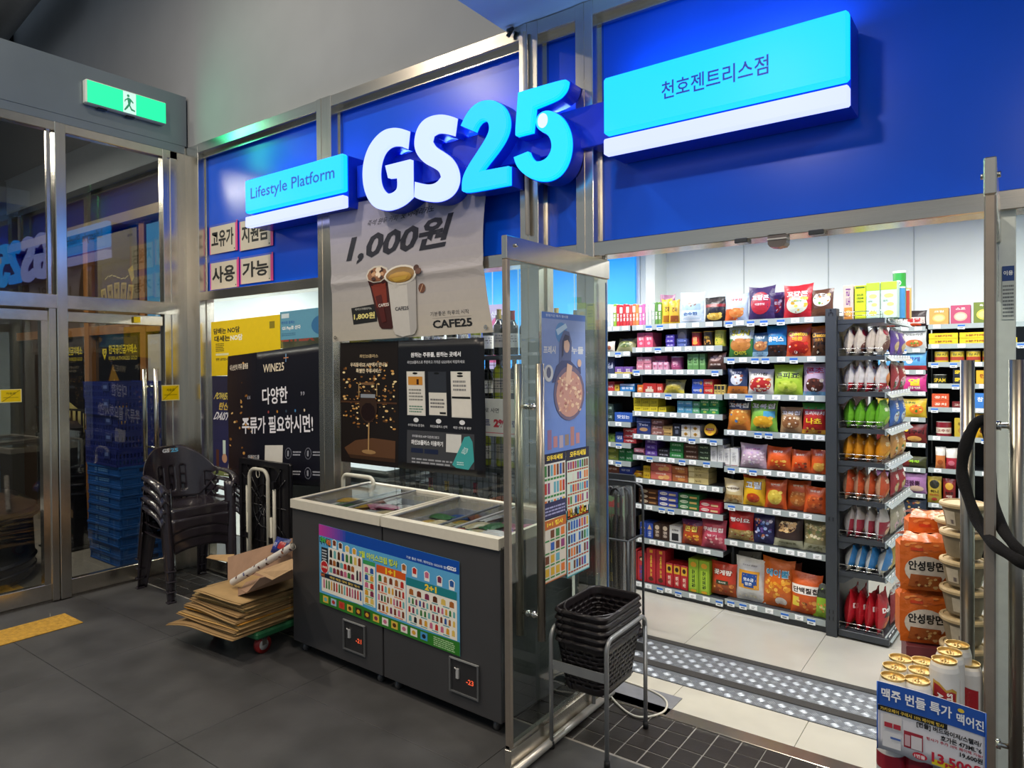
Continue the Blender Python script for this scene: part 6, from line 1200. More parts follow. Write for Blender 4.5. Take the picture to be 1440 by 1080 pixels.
boxes(A, 555, 658, 776, 6, ZL, 2, 2, '#2f8a4c', T_('초록매실', '#d8ecc0', .6, .8, .25) + [('e', .5, .25, .2, .15, '#a8c050')], 'emerald candy box', lw(4), top='#c8d890')
boxes(A, 212, 288, 880, 5, ZL, 1, 1, '#2c3a70', [('t', 'Twix', .5, .6, .7, .14, '#e0e4f0', .03), ('r', .0, .75, 1, .8, '#8a9ac8'), ('e', .5, .3, .3, .12, '#b08a60')], 'navy wafer pack', lw(5), top='#4a5a98')
boxes(A, 290, 360, 885, 5, ZL, 1, 3, '#7a5048', T_('초코바', '#e8d0c8') + [('r', .1, .1, .5, .3, '#c89890')], 'rosy brown chocolate box', lw(5), top='#a07068')
boxes(A, 352, 406, 922, 5, ZL, 1, 2, '#b09058', T_('카라멜', '#4a3010'), 'tan caramel box', lw(5), top='#c8a870')
boxes(A, 407, 452, 908, 5, ZL, 1, 1, '#1c2028', T_('블랙', '#c8ccd4', .7, .6, .15) + [('r', .3, .2, .7, .5, '#5a6070')], 'black slim chocolate box', lw(5))
boxes(A, 453, 556, 918, 5, ZL, 2, 2, '#c8c4b8', [('p', [(.5, .15), (.75, .5), (.5, .85), (.25, .5)], '#b88a38')] + T_('금', '#3a2a10', .5, .2, .25), 'white box with gold diamond', lw(5), top='#d8d4c8')
c0_ = gs(*A(608, 935), off=.04); q = M(); q.lathe([(.030, 0), (.036, .035), (.041, .06), (.043, .062), (.043, .066), (.038, .068), (0, .068)], 28, (0, 0, 0), '#8a4a30', cols=['#8a4a30', '#6a3a28', '#e0b82c', '#e8c838', '#d8a828', '#e8b82c']); S = lambda u, v, l=0: Vector(((u - .5) * .07, (v - .5) * .07, .0686 + .0003 * l)); art(q, S, [('e', .5, .5, .48, .48, '#e0b020'), ('r', .1, .4, .9, .62, '#c03024'), ('t', '떡볶이', .5, .51, .6, .16, '#f4e8c8', .03), ('e', .5, .22, .2, .12, '#c87a30')]); q.tf(Matrix.Rotation(PI / 2 - .25, 4, 'X')); 
tag(q.ob('cup_noodle', PLAS, None, gpos(c0_[0], .115, 1.139 + .044), GA), uniq('round yellow cup with red band, tipped to face out, sixth shelf'), 'cup')
wz = lambda k: lw(k)
boxes(B, 195, 252, 42, 4, ZL, 1, 1, '#c87888', T_('딸기', '#f4e4e8', .7) + [('r', 0, 0, 1, .4, '#2a2028')], 'pink and black candy pack', lw(6))
boxes(B, 258, 323, -12, 4, ZL, 1, 3, '#5a3a90', T_('포도', '#d8c8f0'), 'purple grape candy box', lw(6), top='#7a58a8')
boxes(B, 325, 391, 42, 4, ZL, 1, 2, '#26242c', T_('다크', '#d0ccd8'), 'black dark-chocolate box', lw(6))
boxes(B, 391, 466, 8, 4, ZL, 1, 3, '#2c7a3c', T_('초코민트', '#c8e8cc'), 'green mint chocolate box', lw(6), top='#4a9858')
boxes(B, 468, 545, 18, 4, ZL, 1, 3, '#4c3024', T_('브라우니', '#d8c0a8'), 'dark brown brownie box', lw(6), top='#6a4838')
boxes(B, 545, 612, 22, 4, ZL, 1, 3, '#2f3c2c', T_('녹차', '#b0c8a0'), 'dark olive green tea box', lw(6), top='#48583c')
gbag(B, 175, 247, 150, 3, ZL, '#d8a41c', [('r', .2, .4, .8, .6, '#8a3a18')], 'flat yellow packet lying askew, eighth shelf', seed=86, lean=.9, t=.03)
boxes(B, 248, 287, 135, 3, ZL, 1, 2, '#c8a428', T_('나나', '#3a2a10'), 'yellow banana snack box', lw(7))
boxes(B, 288, 402, 120, 3, ZL, 1, 2, '#c86858', T_('버터와플', '#f4dcc8', .75, .5, .2) + [('e', .75, .4, .16, .26, '#d8a060'), ('e', .5, .3, .14, .22, '#e0b070')], 'salmon waffle box', lw(7), top='#d88a78')
boxes(B, 403, 489, 138, 3, ZL, 1, 2, '#a86038', T_('애플파이', '#f0d8b8', .7, .6, .25) + [('e', .6, .35, .25, .2, '#c88a48')], 'rust brown pie box', lw(7), top='#c07848')
boxes(B, 490, 602, 138, 3, ZL, 1, 3, '#b8a870', T_('누가', '#5a4a20', .5, .3, .4) + [('r', .03, .1, .3, .9, '#d8cc98')], 'cream biscuit box', lw(7), top='#c8b880')
boxes(B, 222, 326, 262, 2, ZL, 1, 3, '#4c3020', [('e', .28, .55, .2, .32, '#d8c8a8'), ('t', '후렌치', .28, .55, .3, .25, '#4a2c18', .02), ('r', .55, .2, .9, .5, '#a87848')], 'brown french pie box', lw(8), top='#644430')
boxes(B, 328, 436, 274, 2, ZL, 1, 3, '#3c4a9c', [('e', .28, .5, .2, .32, '#e0dcd0'), ('t', '쿠크다', .28, .5, .3, .25, '#2c3878', .02), ('r', .55, .2, .9, .6, '#c8b890')], 'indigo biscuit box', lw(8), top='#5a68b4')
boxes(B, 437, 550, 290, 2, ZL, 1, 3, '#2c6a3c', [('e', .28, .5, .2, .32, '#c8d8b8'), ('t', '마가렛', .28, .5, .3, .25, '#204a28', .02), ('r', .55, .2, .9, .6, '#c8a860')], 'bottle green biscuit box', lw(8), top='#44844e')
boxes(B, 552, 666, 333, 2, ZL, 1, 2, '#b0283c', [('e', .28, .5, .2, .32, '#e8d0c8'), ('t', '카스타드', .28, .5, .34, .25, '#8a1828', .02), ('r', .55, .2, .9, .6, '#d8b888')], 'cherry red cake box', lw(8), top='#c44858')
boxes(B, 230, 301, 445, 1, ZL, 2, 1, '#2f4a9c', [('p', [(.15, .6), (.85, .6), (.5, .95)], '#c8a878'), ('t', '오예스', .5, .3, .4, .5, '#d8e0f0', .02, 0, PI / 2)], 'tall blue cake box', lw(9))
boxes(B, 301, 387, 450, 1, ZL, 2, 1, '#3c2c24', [('e', .5, .75, .3, .15, '#c8b8a0'), ('t', '몽쉘', .5, .35, .4, .5, '#c8b8a8', .02, 0, PI / 2)], 'tall brown cake box', lw(9))
boxes(B, 389, 452, 462, 1, ZL, 1, 1, '#c8c8c4', [('r', .2, .1, .8, .55, '#2a2a2c'), ('t', '오레오', .5, .75, .6, .12, '#2a2a2c', .02)], 'white and black cookie box', lw(9), depth=.2)
boxes(B, 220, 275, 395, 1, ZL, 1, 1, '#a89a70', T_('호두', '#4a3a18', .8, .6, .1), 'beige box standing behind the blue cake boxes', lw(9), dep=.22)
gbag(B, 450, 562, 430, 1, ZL, '#b84a28', bag_ops('콘칩', '#f0d860', oc='#3a1a40', ty=.66, th=.22, tw=.6, chips=(12, ['#e8a830', '#f0c050', '#d88820']), py=.26, pr=(.38, .18), top=(.80, '#5a2a58')), 'orange corn chip bag with purple top, tenth shelf left bay', seed=87)
gbag(B, 556, 692, 426, 1, ZL, '#b8485c', bag_ops('쿠베토칩', '#f4ece8', ty=.66, th=.15, tw=.82, chips=(10, ['#d88a90', '#e8c8c0', '#8a2c40']), py=.26, pr=(.4, .16), sub=('딸기', .46, .4, .08, '#f0d0d4')), 'rose pink chip bag with white letters, tenth shelf', seed=88)
boxes(B, 185, 215, 590, 0, ZL, 1, 1, '#a82428', [('r', .2, .2, .8, .8, '#c03038')], 'narrow red box at the left end', 'bottom shelf of left bay')
boxes(B, 217, 264, 603, 0, ZL, 1, 1, '#b82c34', [('e', .5, .8, .3, .06, '#3a1a18'), ('e', .5, .76, .2, .05, '#e0b890'), ('t', '아몬드', .5, .32, .5, .55, '#3a4a9c', .03, 0, PI / 2), ('r', .2, .55, .8, .68, '#c83a40')], 'red box with blue upright letters', 'bottom shelf of left bay')
boxes(B, 265, 366, 588, 0, ZL, 2, 1, '#b02830', [('t', '빼빼로 초코', .52, .50, .62, .24, '#e0b440', .03, 0, -PI / 2), ('e', .5, .12, .28, .06, '#5a2c18'), ('r', .35, .88, .7, .97, '#e0a030')], 'tall red stick biscuit box with gold letters', 'bottom shelf', top='#c84040')
boxes(B, 369, 490, 672, 0, ZL, 3, 1, '#b4282e', [('r', .1, .60, .9, .95, '#d8a830'), ('e', .5, .78, .25, .10, '#3a1a14'), ('t', '초코', .5, .30, .4, .4, '#f0d8c0', .03, 0, PI / 2)], 'short red box with yellow top', 'bottom shelf of left bay')
boxes(B, 492, 607, 648, 0, ZL, 2, 1, '#86a82c', [('e', .5, .85, .3, .08, '#d8a02c'), ('r', .18, .1, .82, .70, '#a0c038'), ('t', '청포도맛', .5, .42, .55, .35, '#1c3a18', .04, 0, PI / 2), ('e', .5, .05, .3, .04, '#d8a02c')], 'tall green grape stick box', 'bottom shelf of left bay', top='#a8c040')
# far-left bay (seen between the post and the left bay, and through the glass)
fw_ = lambda i: '%s shelf of far left bay' % ORD[i]
gbag(A, 92, 195, 437, 9, ZF, '#8a8a60', bag_ops('김스낵', '#e8e4c8', ty=.75, th=.12, tw=.5, pic='#5a6a38', py=.4, pr=(.36, .2), chips=(8, ['#c8c080', '#3a4a20'])), 'olive seaweed snack pouch leaning back, far left bay', seed=90, lean=.5)
gbag(A, 36, 86, 465, 9, ZF, '#d0c8b8', bag_ops(None, pic='#8a4a30', py=.4, pr=(.2, .2)), 'cream pouch with dark red print, far left bay second shelf', seed=91)
boxes(A, 36, 90, 545, 8, ZF, 1, 1, '#2f3a58', T_('김', '#c8ccd8'), 'slate blue box at the left edge', fw_(2))
boxes(A, 92, 190, 600, 8, ZF, 2, 1, '#6a4a90', T_('포도', '#e8e0d8', .5, .5, .4) + [('r', .0, .0, 1, .25, '#c8b050')], 'low purple grape tray', fw_(2))
boxes(A, 36, 92, 680, 7, ZF, 1, 1, '#b83a38', T_('소시지', '#f0e4d8'), 'red sausage pack', fw_(3))
boxes(A, 92, 118, 697, 7, ZF, 1, 1, '#d0a83c', T_('콘', '#4a3010'), 'little yellow pack', fw_(3))
boxes(A, 120, 200, 693, 7, ZF, 1, 1, '#2c7ab8', T_('쌀로별', '#e8f0f8', .45, .8, .35) + [('r', 0, .75, 1, 1, '#c8d8e8')], 'bright blue rice snack pack', fw_(3))
boxes(A, 36, 86, 800, 6, ZF, 1, 2, '#2c3c38', T_('견과', '#a8c0b0'), 'dark green nut pack', fw_(4))
boxes(A, 90, 190, 850, 6, ZF, 1, 1, '#3058a8', T_('맛있는', '#e8ecf8', .55, .7, .4), 'cobalt blue snack tray with white letters', fw_(4))
boxes(A, 36, 92, 965, 5, ZF, 2, 1, '#7a9a48', T_('젤리', '#2c4a18'), 'green jelly packet', fw_(5))
boxes(A, 95, 138, 955, 5, ZF, 1, 1, '#2c4a90', T_('껌', '#e0e8f4'), 'small blue gum box', fw_(5))
boxes(A, 138, 210, 935, 5, ZF, 1, 3, '#a83a40', T_('츄', '#f0dcd8'), 'flat crimson candy box', fw_(5), top='#c05a58')
boxes(B, 40, 112, 35, 4, ZF, 1, 2, '#7a8a3c', T_('호두', '#e8e8c8') + [('e', .5, .5, .25, .3, '#a8b058')], 'olive green walnut box', fw_(6))
boxes(B, 114, 190, 42, 4, ZF, 2, 2, '#2c7a44', T_('녹차', '#d8ecd8'), 'leaf green tea candy box', fw_(6))
boxes(B, 40, 116, 135, 3, ZF, 1, 2, '#7a4a38', T_('양갱', '#e0c8b8'), 'brown bean jelly box', fw_(7), top='#8a5a48')
boxes(B, 118, 188, 142, 3, ZF, 1, 2, '#2f459c', T_('양갱', '#d0d8f0'), 'blue bean jelly box', fw_(7), top='#4a60b4')
# fill of the far-left bay seen through the glass further left
r = random.Random(21)
cset = [('#b03a38', 'red'), ('#2f5aa8', 'blue'), ('#c8a838', 'yellow'), ('#3a8048', 'green'), ('#8a4a78', 'plum'), ('#d0c8b8', 'cream'), ('#6a4030', 'brown'), ('#d07838', 'orange')]
posn = ['far left', 'left', 'centre left', 'centre', 'centre right']
for zi in range(11):
    s = -.86; k = 0; cs = cset[:]; r.shuffle(cs)
    while s < -.36 and k < 5:
        w = r.uniform(.07, .10); gap = (ZF[zi + 1] - ZF[zi] - .05) if zi < 10 else .16; h = min(gap * r.uniform(.6, .9), .2); c, cn = cs[k]
        q = M(); q.box(-w / 2 + .003, w / 2 - .003, 0, .13, 0, h, c, bev=.003); art(q, plane((-w / 2 + .004, -.0003, .002), (w - .008, 0, 0), (0, 0, h - .004)), [('r', .1, .5, .9, .85, '#e0dcd0'), ('l', 2, .2, .55, .8, .8, c, zi), ('e', .5, .28, .25, .15, '#d0b080')])
        tag(q.ob('product_box', CARTON, None, gpos(s + w / 2, .03, ZF[zi]), GA), uniq('%s box, %s of the %s shelf behind the open glass door' % (cn, posn[k], ORD[10 - zi] if zi else 'lowest')), 'box'); s += w + .008; k += 1

# ---- end rack: bags standing four deep, seen from their edges
def side_bags(zi, ztop, base, back, ops, desc, lean=.10, dy=.0, lo=.0, n=4, w=.17, t=.078):
    z0 = ZE[zi]; h = ztop - z0 - .002; q = pillow(w, h, t, base, ops, seed=zi, body=back, nu=10, nv=14); q.tf(Matrix.Rotation(PI / 2, 4, 'Z')); q.tf(Matrix.Rotation(lean, 4, 'Y')); me = q.mesh('snack_bag', FILM)
    for k in range(n):
        s = 1.412 + .040 + k * .057; o = bpy.data.objects.new('snack_bag', me); COL.objects.link(o); p = G0 + GU * s + GN * (w / 2 + .005 + R.uniform(-.004, .004)); o.location = (p.x, p.y, z0 + .004); o.rotation_euler = (0, R.uniform(-.05, .05), GA + R.uniform(-.10, .10))
        tag(o, uniq('%s, %s in row, %s level, end rack' % (desc, ['leftmost', 'second', 'third', 'rightmost'][k], ORD[8 - zi] if zi else 'lowest')), 'snack bag', desc + 's on the end rack')
ft = lambda s, c='#fff', y=.66, h=.16, pic='#d8a040': [('t', s, .5, y, .7, h, c, .04), ('e', .5, .3, .3, .16, pic)]
side_bags(7, ZE[7] + .175, '#c0b4a4', '#b8ac9c', [('e', .5, .32, .40, .22, '#6a4034'), ('e', .35, .80, .22, .12, '#a82838'), ('t', '초코', .5, .6, .6, .14, '#5a2a20', .03)], 'ivory bag with brown and dark red patches')
side_bags(6, ZE[6] + .180, '#c8c4c0', '#c4bcb4', [('r', 0, 0, 1, .30, '#a8202c'), ('e', .5, .45, .34, .2, '#c87838')] + ft('Lay', '#a82020', .8, .1, '#d8a060')[:1], 'silver-white bag with red base')
side_bags(5, ZE[5] + .170, '#6aa82c', '#5a9824', ft('솔의눈', '#e8f0d0', .7, .14, '#a8d048'), 'bright green glossy bag')
side_bags(4, ZE[4] + .160, '#d08a1c', '#c07c18', ft('콘칩', '#f4e0a8', .7, .14, '#e8b040') + [('r', 0, 0, 1, .1, '#a8501c')], 'golden yellow corn bag')
side_bags(3, ZE[3] + .175, '#b84a24', '#a88468', ft('양파', '#f0d8b8', .7, .14, '#e08a48') + [('r', 0, 0, 1, .14, '#c8b090')], 'orange-red onion bag')
side_bags(2, ZE[2] + .180, '#b8b0a8', '#a8a4a0', [('r', 0, .12, 1, .62, '#8a2434'), ('e', .5, .3, .3, .14, '#d8b088'), ('t', '새우', .5, .5, .5, .12, '#f0e0d8', .03), ('r', 0, 0, 1, .12, '#a82830')], 'white and maroon bag')
side_bags(1, ZE[1] + .165, '#2f7ab8', '#b0b4b0', [('r', 0, 0, 1, .22, '#c8c0a8'), ('t', '감자', .5, .6, .5, .14, '#e8f0f8', .03), ('e', .5, .35, .3, .12, '#d8c8a0')], 'sky blue and cream bag', lean=.25)
side_bags(0, ZE[0] + .235, '#b01c28', '#a01a24', [('t', 'Doritos', .5, .62, .8, .16, '#f4ece8', .05), ('p', [(.15, .42), (.85, .42), (.5, .75)], '#1a1a1c'), ('t', 'Doritos', .5, .60, .8, .13, '#f4ece8', .05), ('c', 8, .2, .1, .8, .4, .1, .06, ['#e8a030', '#d87820'], 2)][1:], 'red Doritos bag', lean=.06, w=.19)
# second column of bags facing the aisle on the right of the rack
cols2 = [('#8a1c28', 'maroon'), ('#b8a050', 'straw yellow'), ('#b0a890', 'beige'), ('#a02c34', 'dark red'), ('#c8904a', 'caramel'), ('#3a68b0', 'blue and pink'), ('#9a2c30', 'red and cream'), ('#6a4a9a', 'violet and green')]
for zi in range(8):
    for col_ in range(2):
        c, cn = cols2[zi]; h = [.21, .17, .17, .17, .17, .18, .18, .17][zi]; h -= .01 * col_
        q = pillow(.18, h, .06, c, [('t', ['맛', '콘', '칩', '링'][zi % 4], .5, .68, .4, .2, '#f0e8d8', .04), ('e', .5, .32, .34, .18, ['#d8a848', '#c8d8e0', '#e0b8c0', '#d8c090'][zi % 4]), ('c', 12, .2, .15, .8, .5, .07, .05, ['#e8c878', '#b04028', '#f0e8d8', '#3a7a50'], zi), ('r', 0, .88, 1, 1, '#d8d4cc')], seed=zi + 20, body=c)
        q.tf(Matrix.Rotation(PI / 2, 4, 'Z')); s = 1.412 + .235 - .02 * 0; p = G0 + GU * s + GN * (.295 + .20 * col_)
        tag(q.ob('snack_bag', FILM, None, (p.x, p.y, ZE[zi] + .004), GA + R.uniform(-.05, .05)), uniq('%s bag facing the aisle, %s, %s level of the end rack' % (cn, ['nearer one', 'farther one'][col_], ORD[8 - zi] if zi else 'lowest')), 'snack bag')
# canisters on top of the end rack
def tbox(s0, s1, zt, dep, base, ops, label, d=.07):
    q = M(); w = s1 - s0; h = zt - 1.907; q.box(-w / 2 + .001, w / 2 - .001, 0, d, 0, h, base, bev=.003); art(q, plane((-w / 2 + .002, -.0004, .001), (w - .004, 0, 0), (0, 0, h - .002)), ops); tag(q.ob('crisp_carton', CARTON, None, gpos((s0 + s1) / 2, dep, 1.907), GA), uniq(label), 'box')
Cc = lambda X, Y: (1140 + X / 3.857, 360 + Y / 3.857)
def gsx(X, Y, off): return gs(*Cc(X, Y), off=off)
for (X0, X1, Y, base, ops, lb, dp) in [(175, 232, 158, '#c8b8a8', [('r', .1, .0, .9, .35, '#d08838'), ('t', '도리', .5, .65, .5, .5, '#7a3a80', .02, 0, PI / 2), ('e', .5, .18, .3, .1, '#e8b060')], 'white and orange slim carton, left end of the rack top', .02),
                                       (222, 240, 165, '#5a9a3c', [], 'dark green carton sliver beside the yellow carton', .05),
                                       (237, 300, 160, '#c0cc28', [('t', 'SOUR', .5, .72, .6, .06, '#3a5a18', .02), ('t', 'CREAM', .5, .62, .6, .06, '#3a5a18', .02), ('t', 'ONION', .5, .52, .6, .06, '#3a5a18', .02), ('r', .1, .92, .9, .97, '#4a6a20')], 'yellow-green carton with green letters on the rack top', .02),
                                       (300, 376, 145, '#bcd4c0', [('r', 0, .78, 1, 1, '#a8c838'), ('e', .5, .62, .3, .06, '#e0d078'), ('e', .6, .38, .22, .05, '#e0d078'), ('e', .5, .14, .3, .07, '#d8c860'), ('t', '감자', .3, .48, .3, .05, '#4a6a50', .01)], 'pale green crisp carton with crisps, left of two on the rack top', .02),
                                       (378, 470, 138, '#bcd4c0', [('r', 0, .78, 1, 1, '#a8c838'), ('e', .5, .62, .3, .06, '#e0d078'), ('e', .6, .38, .22, .05, '#e0d078'), ('e', .5, .14, .3, .07, '#d8c860'), ('t', '감자', .3, .48, .3, .05, '#4a6a50', .01)], 'pale green crisp carton with crisps, right of two on the rack top', .02)]:
    s0 = gsx(X0, 250, dp)[0]; s1 = gsx(X1, 250, dp)[0]; tbox(s0, s1, gsx((X0 + X1) / 2, Y, dp)[1], dp, base, ops, lb)
for k, (X0, X1, Y, dp, base, lb) in enumerate([(440, 512, 80, .13, '#3a9a3c', 'tall green can with black moustache face plate, highest on the rack'), (470, 505, 165, .10, '#4a90c0', 'blue can behind the pale green cartons on the rack top'), (500, 520, 180, .16, '#c04a38', 'red can at the back right of the rack top'), (512, 530, 165, .2, '#d8b868', 'cream and orange can at the far right of the rack top')]):
    s0 = gsx(X0, 250, dp)[0]; s1 = gsx(X1, 250, dp)[0]; zt = gsx((X0 + X1) / 2, Y, dp)[1]; r_ = max((s1 - s0) / 2, .02); h = zt - 1.907; q = M()
    q.lathe([(r_, 0), (r_, h * .95), (r_ * 1.03, h * .96), (r_ * 1.03, h), (0, h)], 24, (0, 0, 0), base, cols=[base, '#b8b8b8', '#d8d8d8', '#d8d8d8'])
    if k == 0: S = lambda u, v, l=0: Vector(((r_ + .0006 * (l + 1)) * math.sin((u - .5) * 2.6), -(r_ + .0006 * (l + 1)) * math.cos((u - .5) * 2.6), v * h * .93)); art(q, S, [('e', .5, .80, .17, .06, '#e8ece8'), ('p', [(.34, .79), (.42, .815), (.5, .80), (.58, .815), (.66, .79), (.5, .775)], '#1c1c18'), ('e', .5, .45, .2, .1, '#d8e0a0')], tess=8)
    tag(q.ob('crisp_can', CANMAT, None, gpos((s0 + s1) / 2, dp + .03, 1.907), GA), uniq(lb), 'can')

# ================================================================== WALL SHELVING AT THE BACK RIGHT
WY = 6.4; ZW = [.06, .24, .52, .80, 1.058, 1.287, 1.475, 1.645, 1.79, 1.946]
ZN = [.06, .218, .395, .585, .791, .994, 1.20, 1.41, 1.584, 1.76, 1.935]
unit('narrow wall shelving of instant noodle packs behind the end rack', .42, ZN, .42, (-.975, WY, 0), 0, (1, 1), seed=7, tagstep=.10)
unit('wall shelving of canned food at the back right', .90, ZW, .42, (-.545, WY, 0), 0, (0, 1), seed=8, tagstep=.15)
unit('wall shelving of packets seen right of the right glass door', .90, ZW, .42, (.365, WY, 0), 0, (0, 1), seed=9, tagstep=.15)
def wbox(x, w, zi, Z, h, base, ops, label, cat='box', d=.12, name='product_box', n=1, m=None, rows=1, group=None, cyl=0, film=0):
    q = M()
    if cyl: 
        q.lathe([(w * .46, 0), (w * .48, .003), (w * .48, h - .003), (w * .44, h), (0, h)], 20, (0, w / 2, 0), base, cols=[base, base, '#b8b8b0', '#b8b8b0']); S = lambda u, v, l=0: Vector(((w * .48 + .0006 * (l + 1)) * math.sin((u - .5) * 2.6), w / 2 - (w * .48 + .0006 * (l + 1)) * math.cos((u - .5) * 2.6), v * h)); art(q, S, ops, tess=8)
    elif film: pillow(w, h, .05, base, ops, seed=int(x * 100) % 17, m=q)
    else: q.box(-w / 2 + .002, w / 2 - .002, 0, d, 0, h - .001, base, bev=.002); art(q, plane((-w / 2 + .003, -.0004, .001), (w - .006, 0, 0), (0, 0, h - .003)), ops)
    me = q.mesh(name, FILM if film else (CANMAT if cyl else CARTON)); k = 0; tot = n * rows
    for i in range(n):
        for j in range(rows):
            o = bpy.data.objects.new(name, me); COL.objects.link(o); o.location = (x + i * (w + .006), WY + (.035 if film else .02), Z[zi] + j * h); pos = ((SN[rows][j] if rows > 1 else '') + (PN[n][i] if n > 1 else '')).strip()
            tag(o, uniq((pos + ' ' + label).strip() if tot > 1 else label), cat, group or (label + ' row' if tot > 1 else None))
# canned-food bay: tall curry packs, cans...
wbox(-.47, .135, 9, ZW, .135, '#d89a50', T_('크림', '#f0ece0', .8, .5, .12) + [('e', .5, .4, .34, .24, '#e8b868'), ('e', .5, .4, .26, .16, '#f0d090')], 'orange soup box, leftmost of three on the top wall shelf')
wbox(-.325, .135, 9, ZW, .150, '#b04a68', T_('스프', '#f0ece0', .82, .5, .11) + [('e', .5, .4, .34, .24, '#d8a890'), ('e', .5, .4, .26, .16, '#e8c8a8')], 'pink soup box, middle of three on the top wall shelf')
wbox(-.165, .155, 9, ZW, .165, '#6a7a2c', T_('옥수수', '#f0ece0', .86, .5, .1) + [('e', .5, .42, .38, .26, '#d8c050'), ('e', .5, .42, .30, .18, '#e8d878')], 'green and yellow corn soup box, rightmost of three, top wall shelf')
wbox(-.44, .20, 8, ZW, .045, '#d8bc20', T_('3분카레', '#8a3018', .5, .6, .4), 'flat yellow curry box on the second wall shelf', n=2, rows=2)
wbox(-.015, .10, 8, ZW, .045, '#d8bc20', T_('카레', '#8a3018'), 'short yellow curry box at the right end, second wall shelf')
wbox(-.455, .10, 7, ZW, .09, '#c8b038', T_('참치', '#3a4a18', .7, .5, .2) + [('r', 0, .2, 1, .5, '#a8402c')], 'yellow tuna can with red band, third wall shelf', cat='can', cyl=1, n=5)
wbox(-.465, .10, 6, ZW, .075, '#26281c', T_('SPAM', '#e0c030', .4, .7, .4), 'dark tuna can at the left end, fourth wall shelf', cat='can', cyl=1)
wbox(-.32, .115, 6, ZW, .06, '#1f2430', [('t', 'SPAM', .5, .6, .8, .5, '#e8c828', .05)], 'navy luncheon meat tin with yellow letters, fourth wall shelf', cat='can', rows=2)
wbox(-.165, .12, 6, ZW, .11, '#d8a828', T_('런천', '#8a2818', .6, .6, .3), 'yellow luncheon tin, fourth wall shelf', cat='can')
wbox(-.03, .10, 6, ZW, .12, '#a83828', T_('햄', '#f0e0c8'), 'red ham tin, fourth wall shelf right', cat='can')
wbox(-.46, .12, 5, ZW, .055, '#c8502c', T_('꽁치', '#f4e4d0', .5, .7, .4), 'orange fish tin, fifth wall shelf', cat='can', rows=2)
wbox(-.32, .125, 5, ZW, .05, '#6a2024', T_('고등어', '#e8d8c8', .5, .8, .4), 'maroon fish tin on the fifth wall shelf', cat='can')
wbox(-.18, .11, 5, ZW, .12, '#3a78c0', T_('참치', '#e8f0f8', .6, .7, .3), 'blue tuna carton on the fifth wall shelf')
wbox(-.04, .09, 5, ZW, .11, '#c8481c', T_('골뱅이', '#f4e8d8', .6, .7, .3), 'orange-red whelk tin, fifth wall shelf right', cat='can', cyl=1)
wbox(-.44, .11, 4, ZW, .115, '#7a1c28', [('r', 0, .2, 1, .6, '#d8ccb8')] + T_('고추장', '#8a1c20', .4, .7, .2), 'maroon chilli paste tub, sixth wall shelf', cat='tub', cyl=1)
wbox(-.31, .115, 4, ZW, .15, '#b8a030', T_('된장', '#4a3a10', .7, .6, .16) + [('e', .5, .35, .3, .18, '#a88030')], 'yellow-brown bean paste tub, sixth wall shelf', cat='tub')
wbox(-.185, .09, 4, ZW, .19, '#d8a820', T_('쌈장', '#8a2818', .6, .6, .14) + [('e', .5, .3, .2, .1, '#6a3818')], 'yellow pouch of paste, sixth wall shelf', cat='pouch', film=1)
wbox(-.46, .07, 3, ZW, .17, '#c87840', [('r', 0, .62, 1, 1, '#d8d4cc'), ('e', .5, .3, .3, .12, '#a85020')], 'orange sauce pouch, seventh wall shelf', cat='pouch', film=1)
wbox(-.385, .08, 3, ZW, .165, '#a8283c', [('r', 0, .55, 1, 1, '#d8d4cc'), ('e', .5, .3, .3, .12, '#d07080')], 'crimson sauce pouch, seventh wall shelf', cat='pouch', film=1)
wbox(-.295, .06, 3, ZW, .20, '#c8a868', T_('간장', '#4a3018', .6, .6, .1), 'tan bottle carton, seventh wall shelf')
wbox(-.50, .10, 2, ZW, .21, '#b8a038', [('e', .5, .72, .36, .16, '#2a2a20'), ('t', '허니', .5, .45, .6, .12, '#2a2010', .04), ('t', '머스타드', .5, .32, .7, .1, '#a82818', .03), ('e', .5, .15, .2, .06, '#c83828')], 'yellow mustard sauce bag, eighth wall shelf', cat='pouch', film=1)
wbox(-.40, .09, 2, ZW, .20, '#7a1c1c', [('e', .5, .72, .32, .14, '#c89838'), ('t', '토마토', .5, .45, .7, .12, '#1c1010', .04), ('t', '케찹', .5, .32, .5, .1, '#e8d8c8', .03)], 'dark red ketchup bag, eighth wall shelf', cat='pouch', film=1)
wbox(-.30, .08, 2, ZW, .18, '#b8bcc0', T_('소금', '#4a5a70', .6, .6, .1), 'white salt carton, eighth wall shelf')
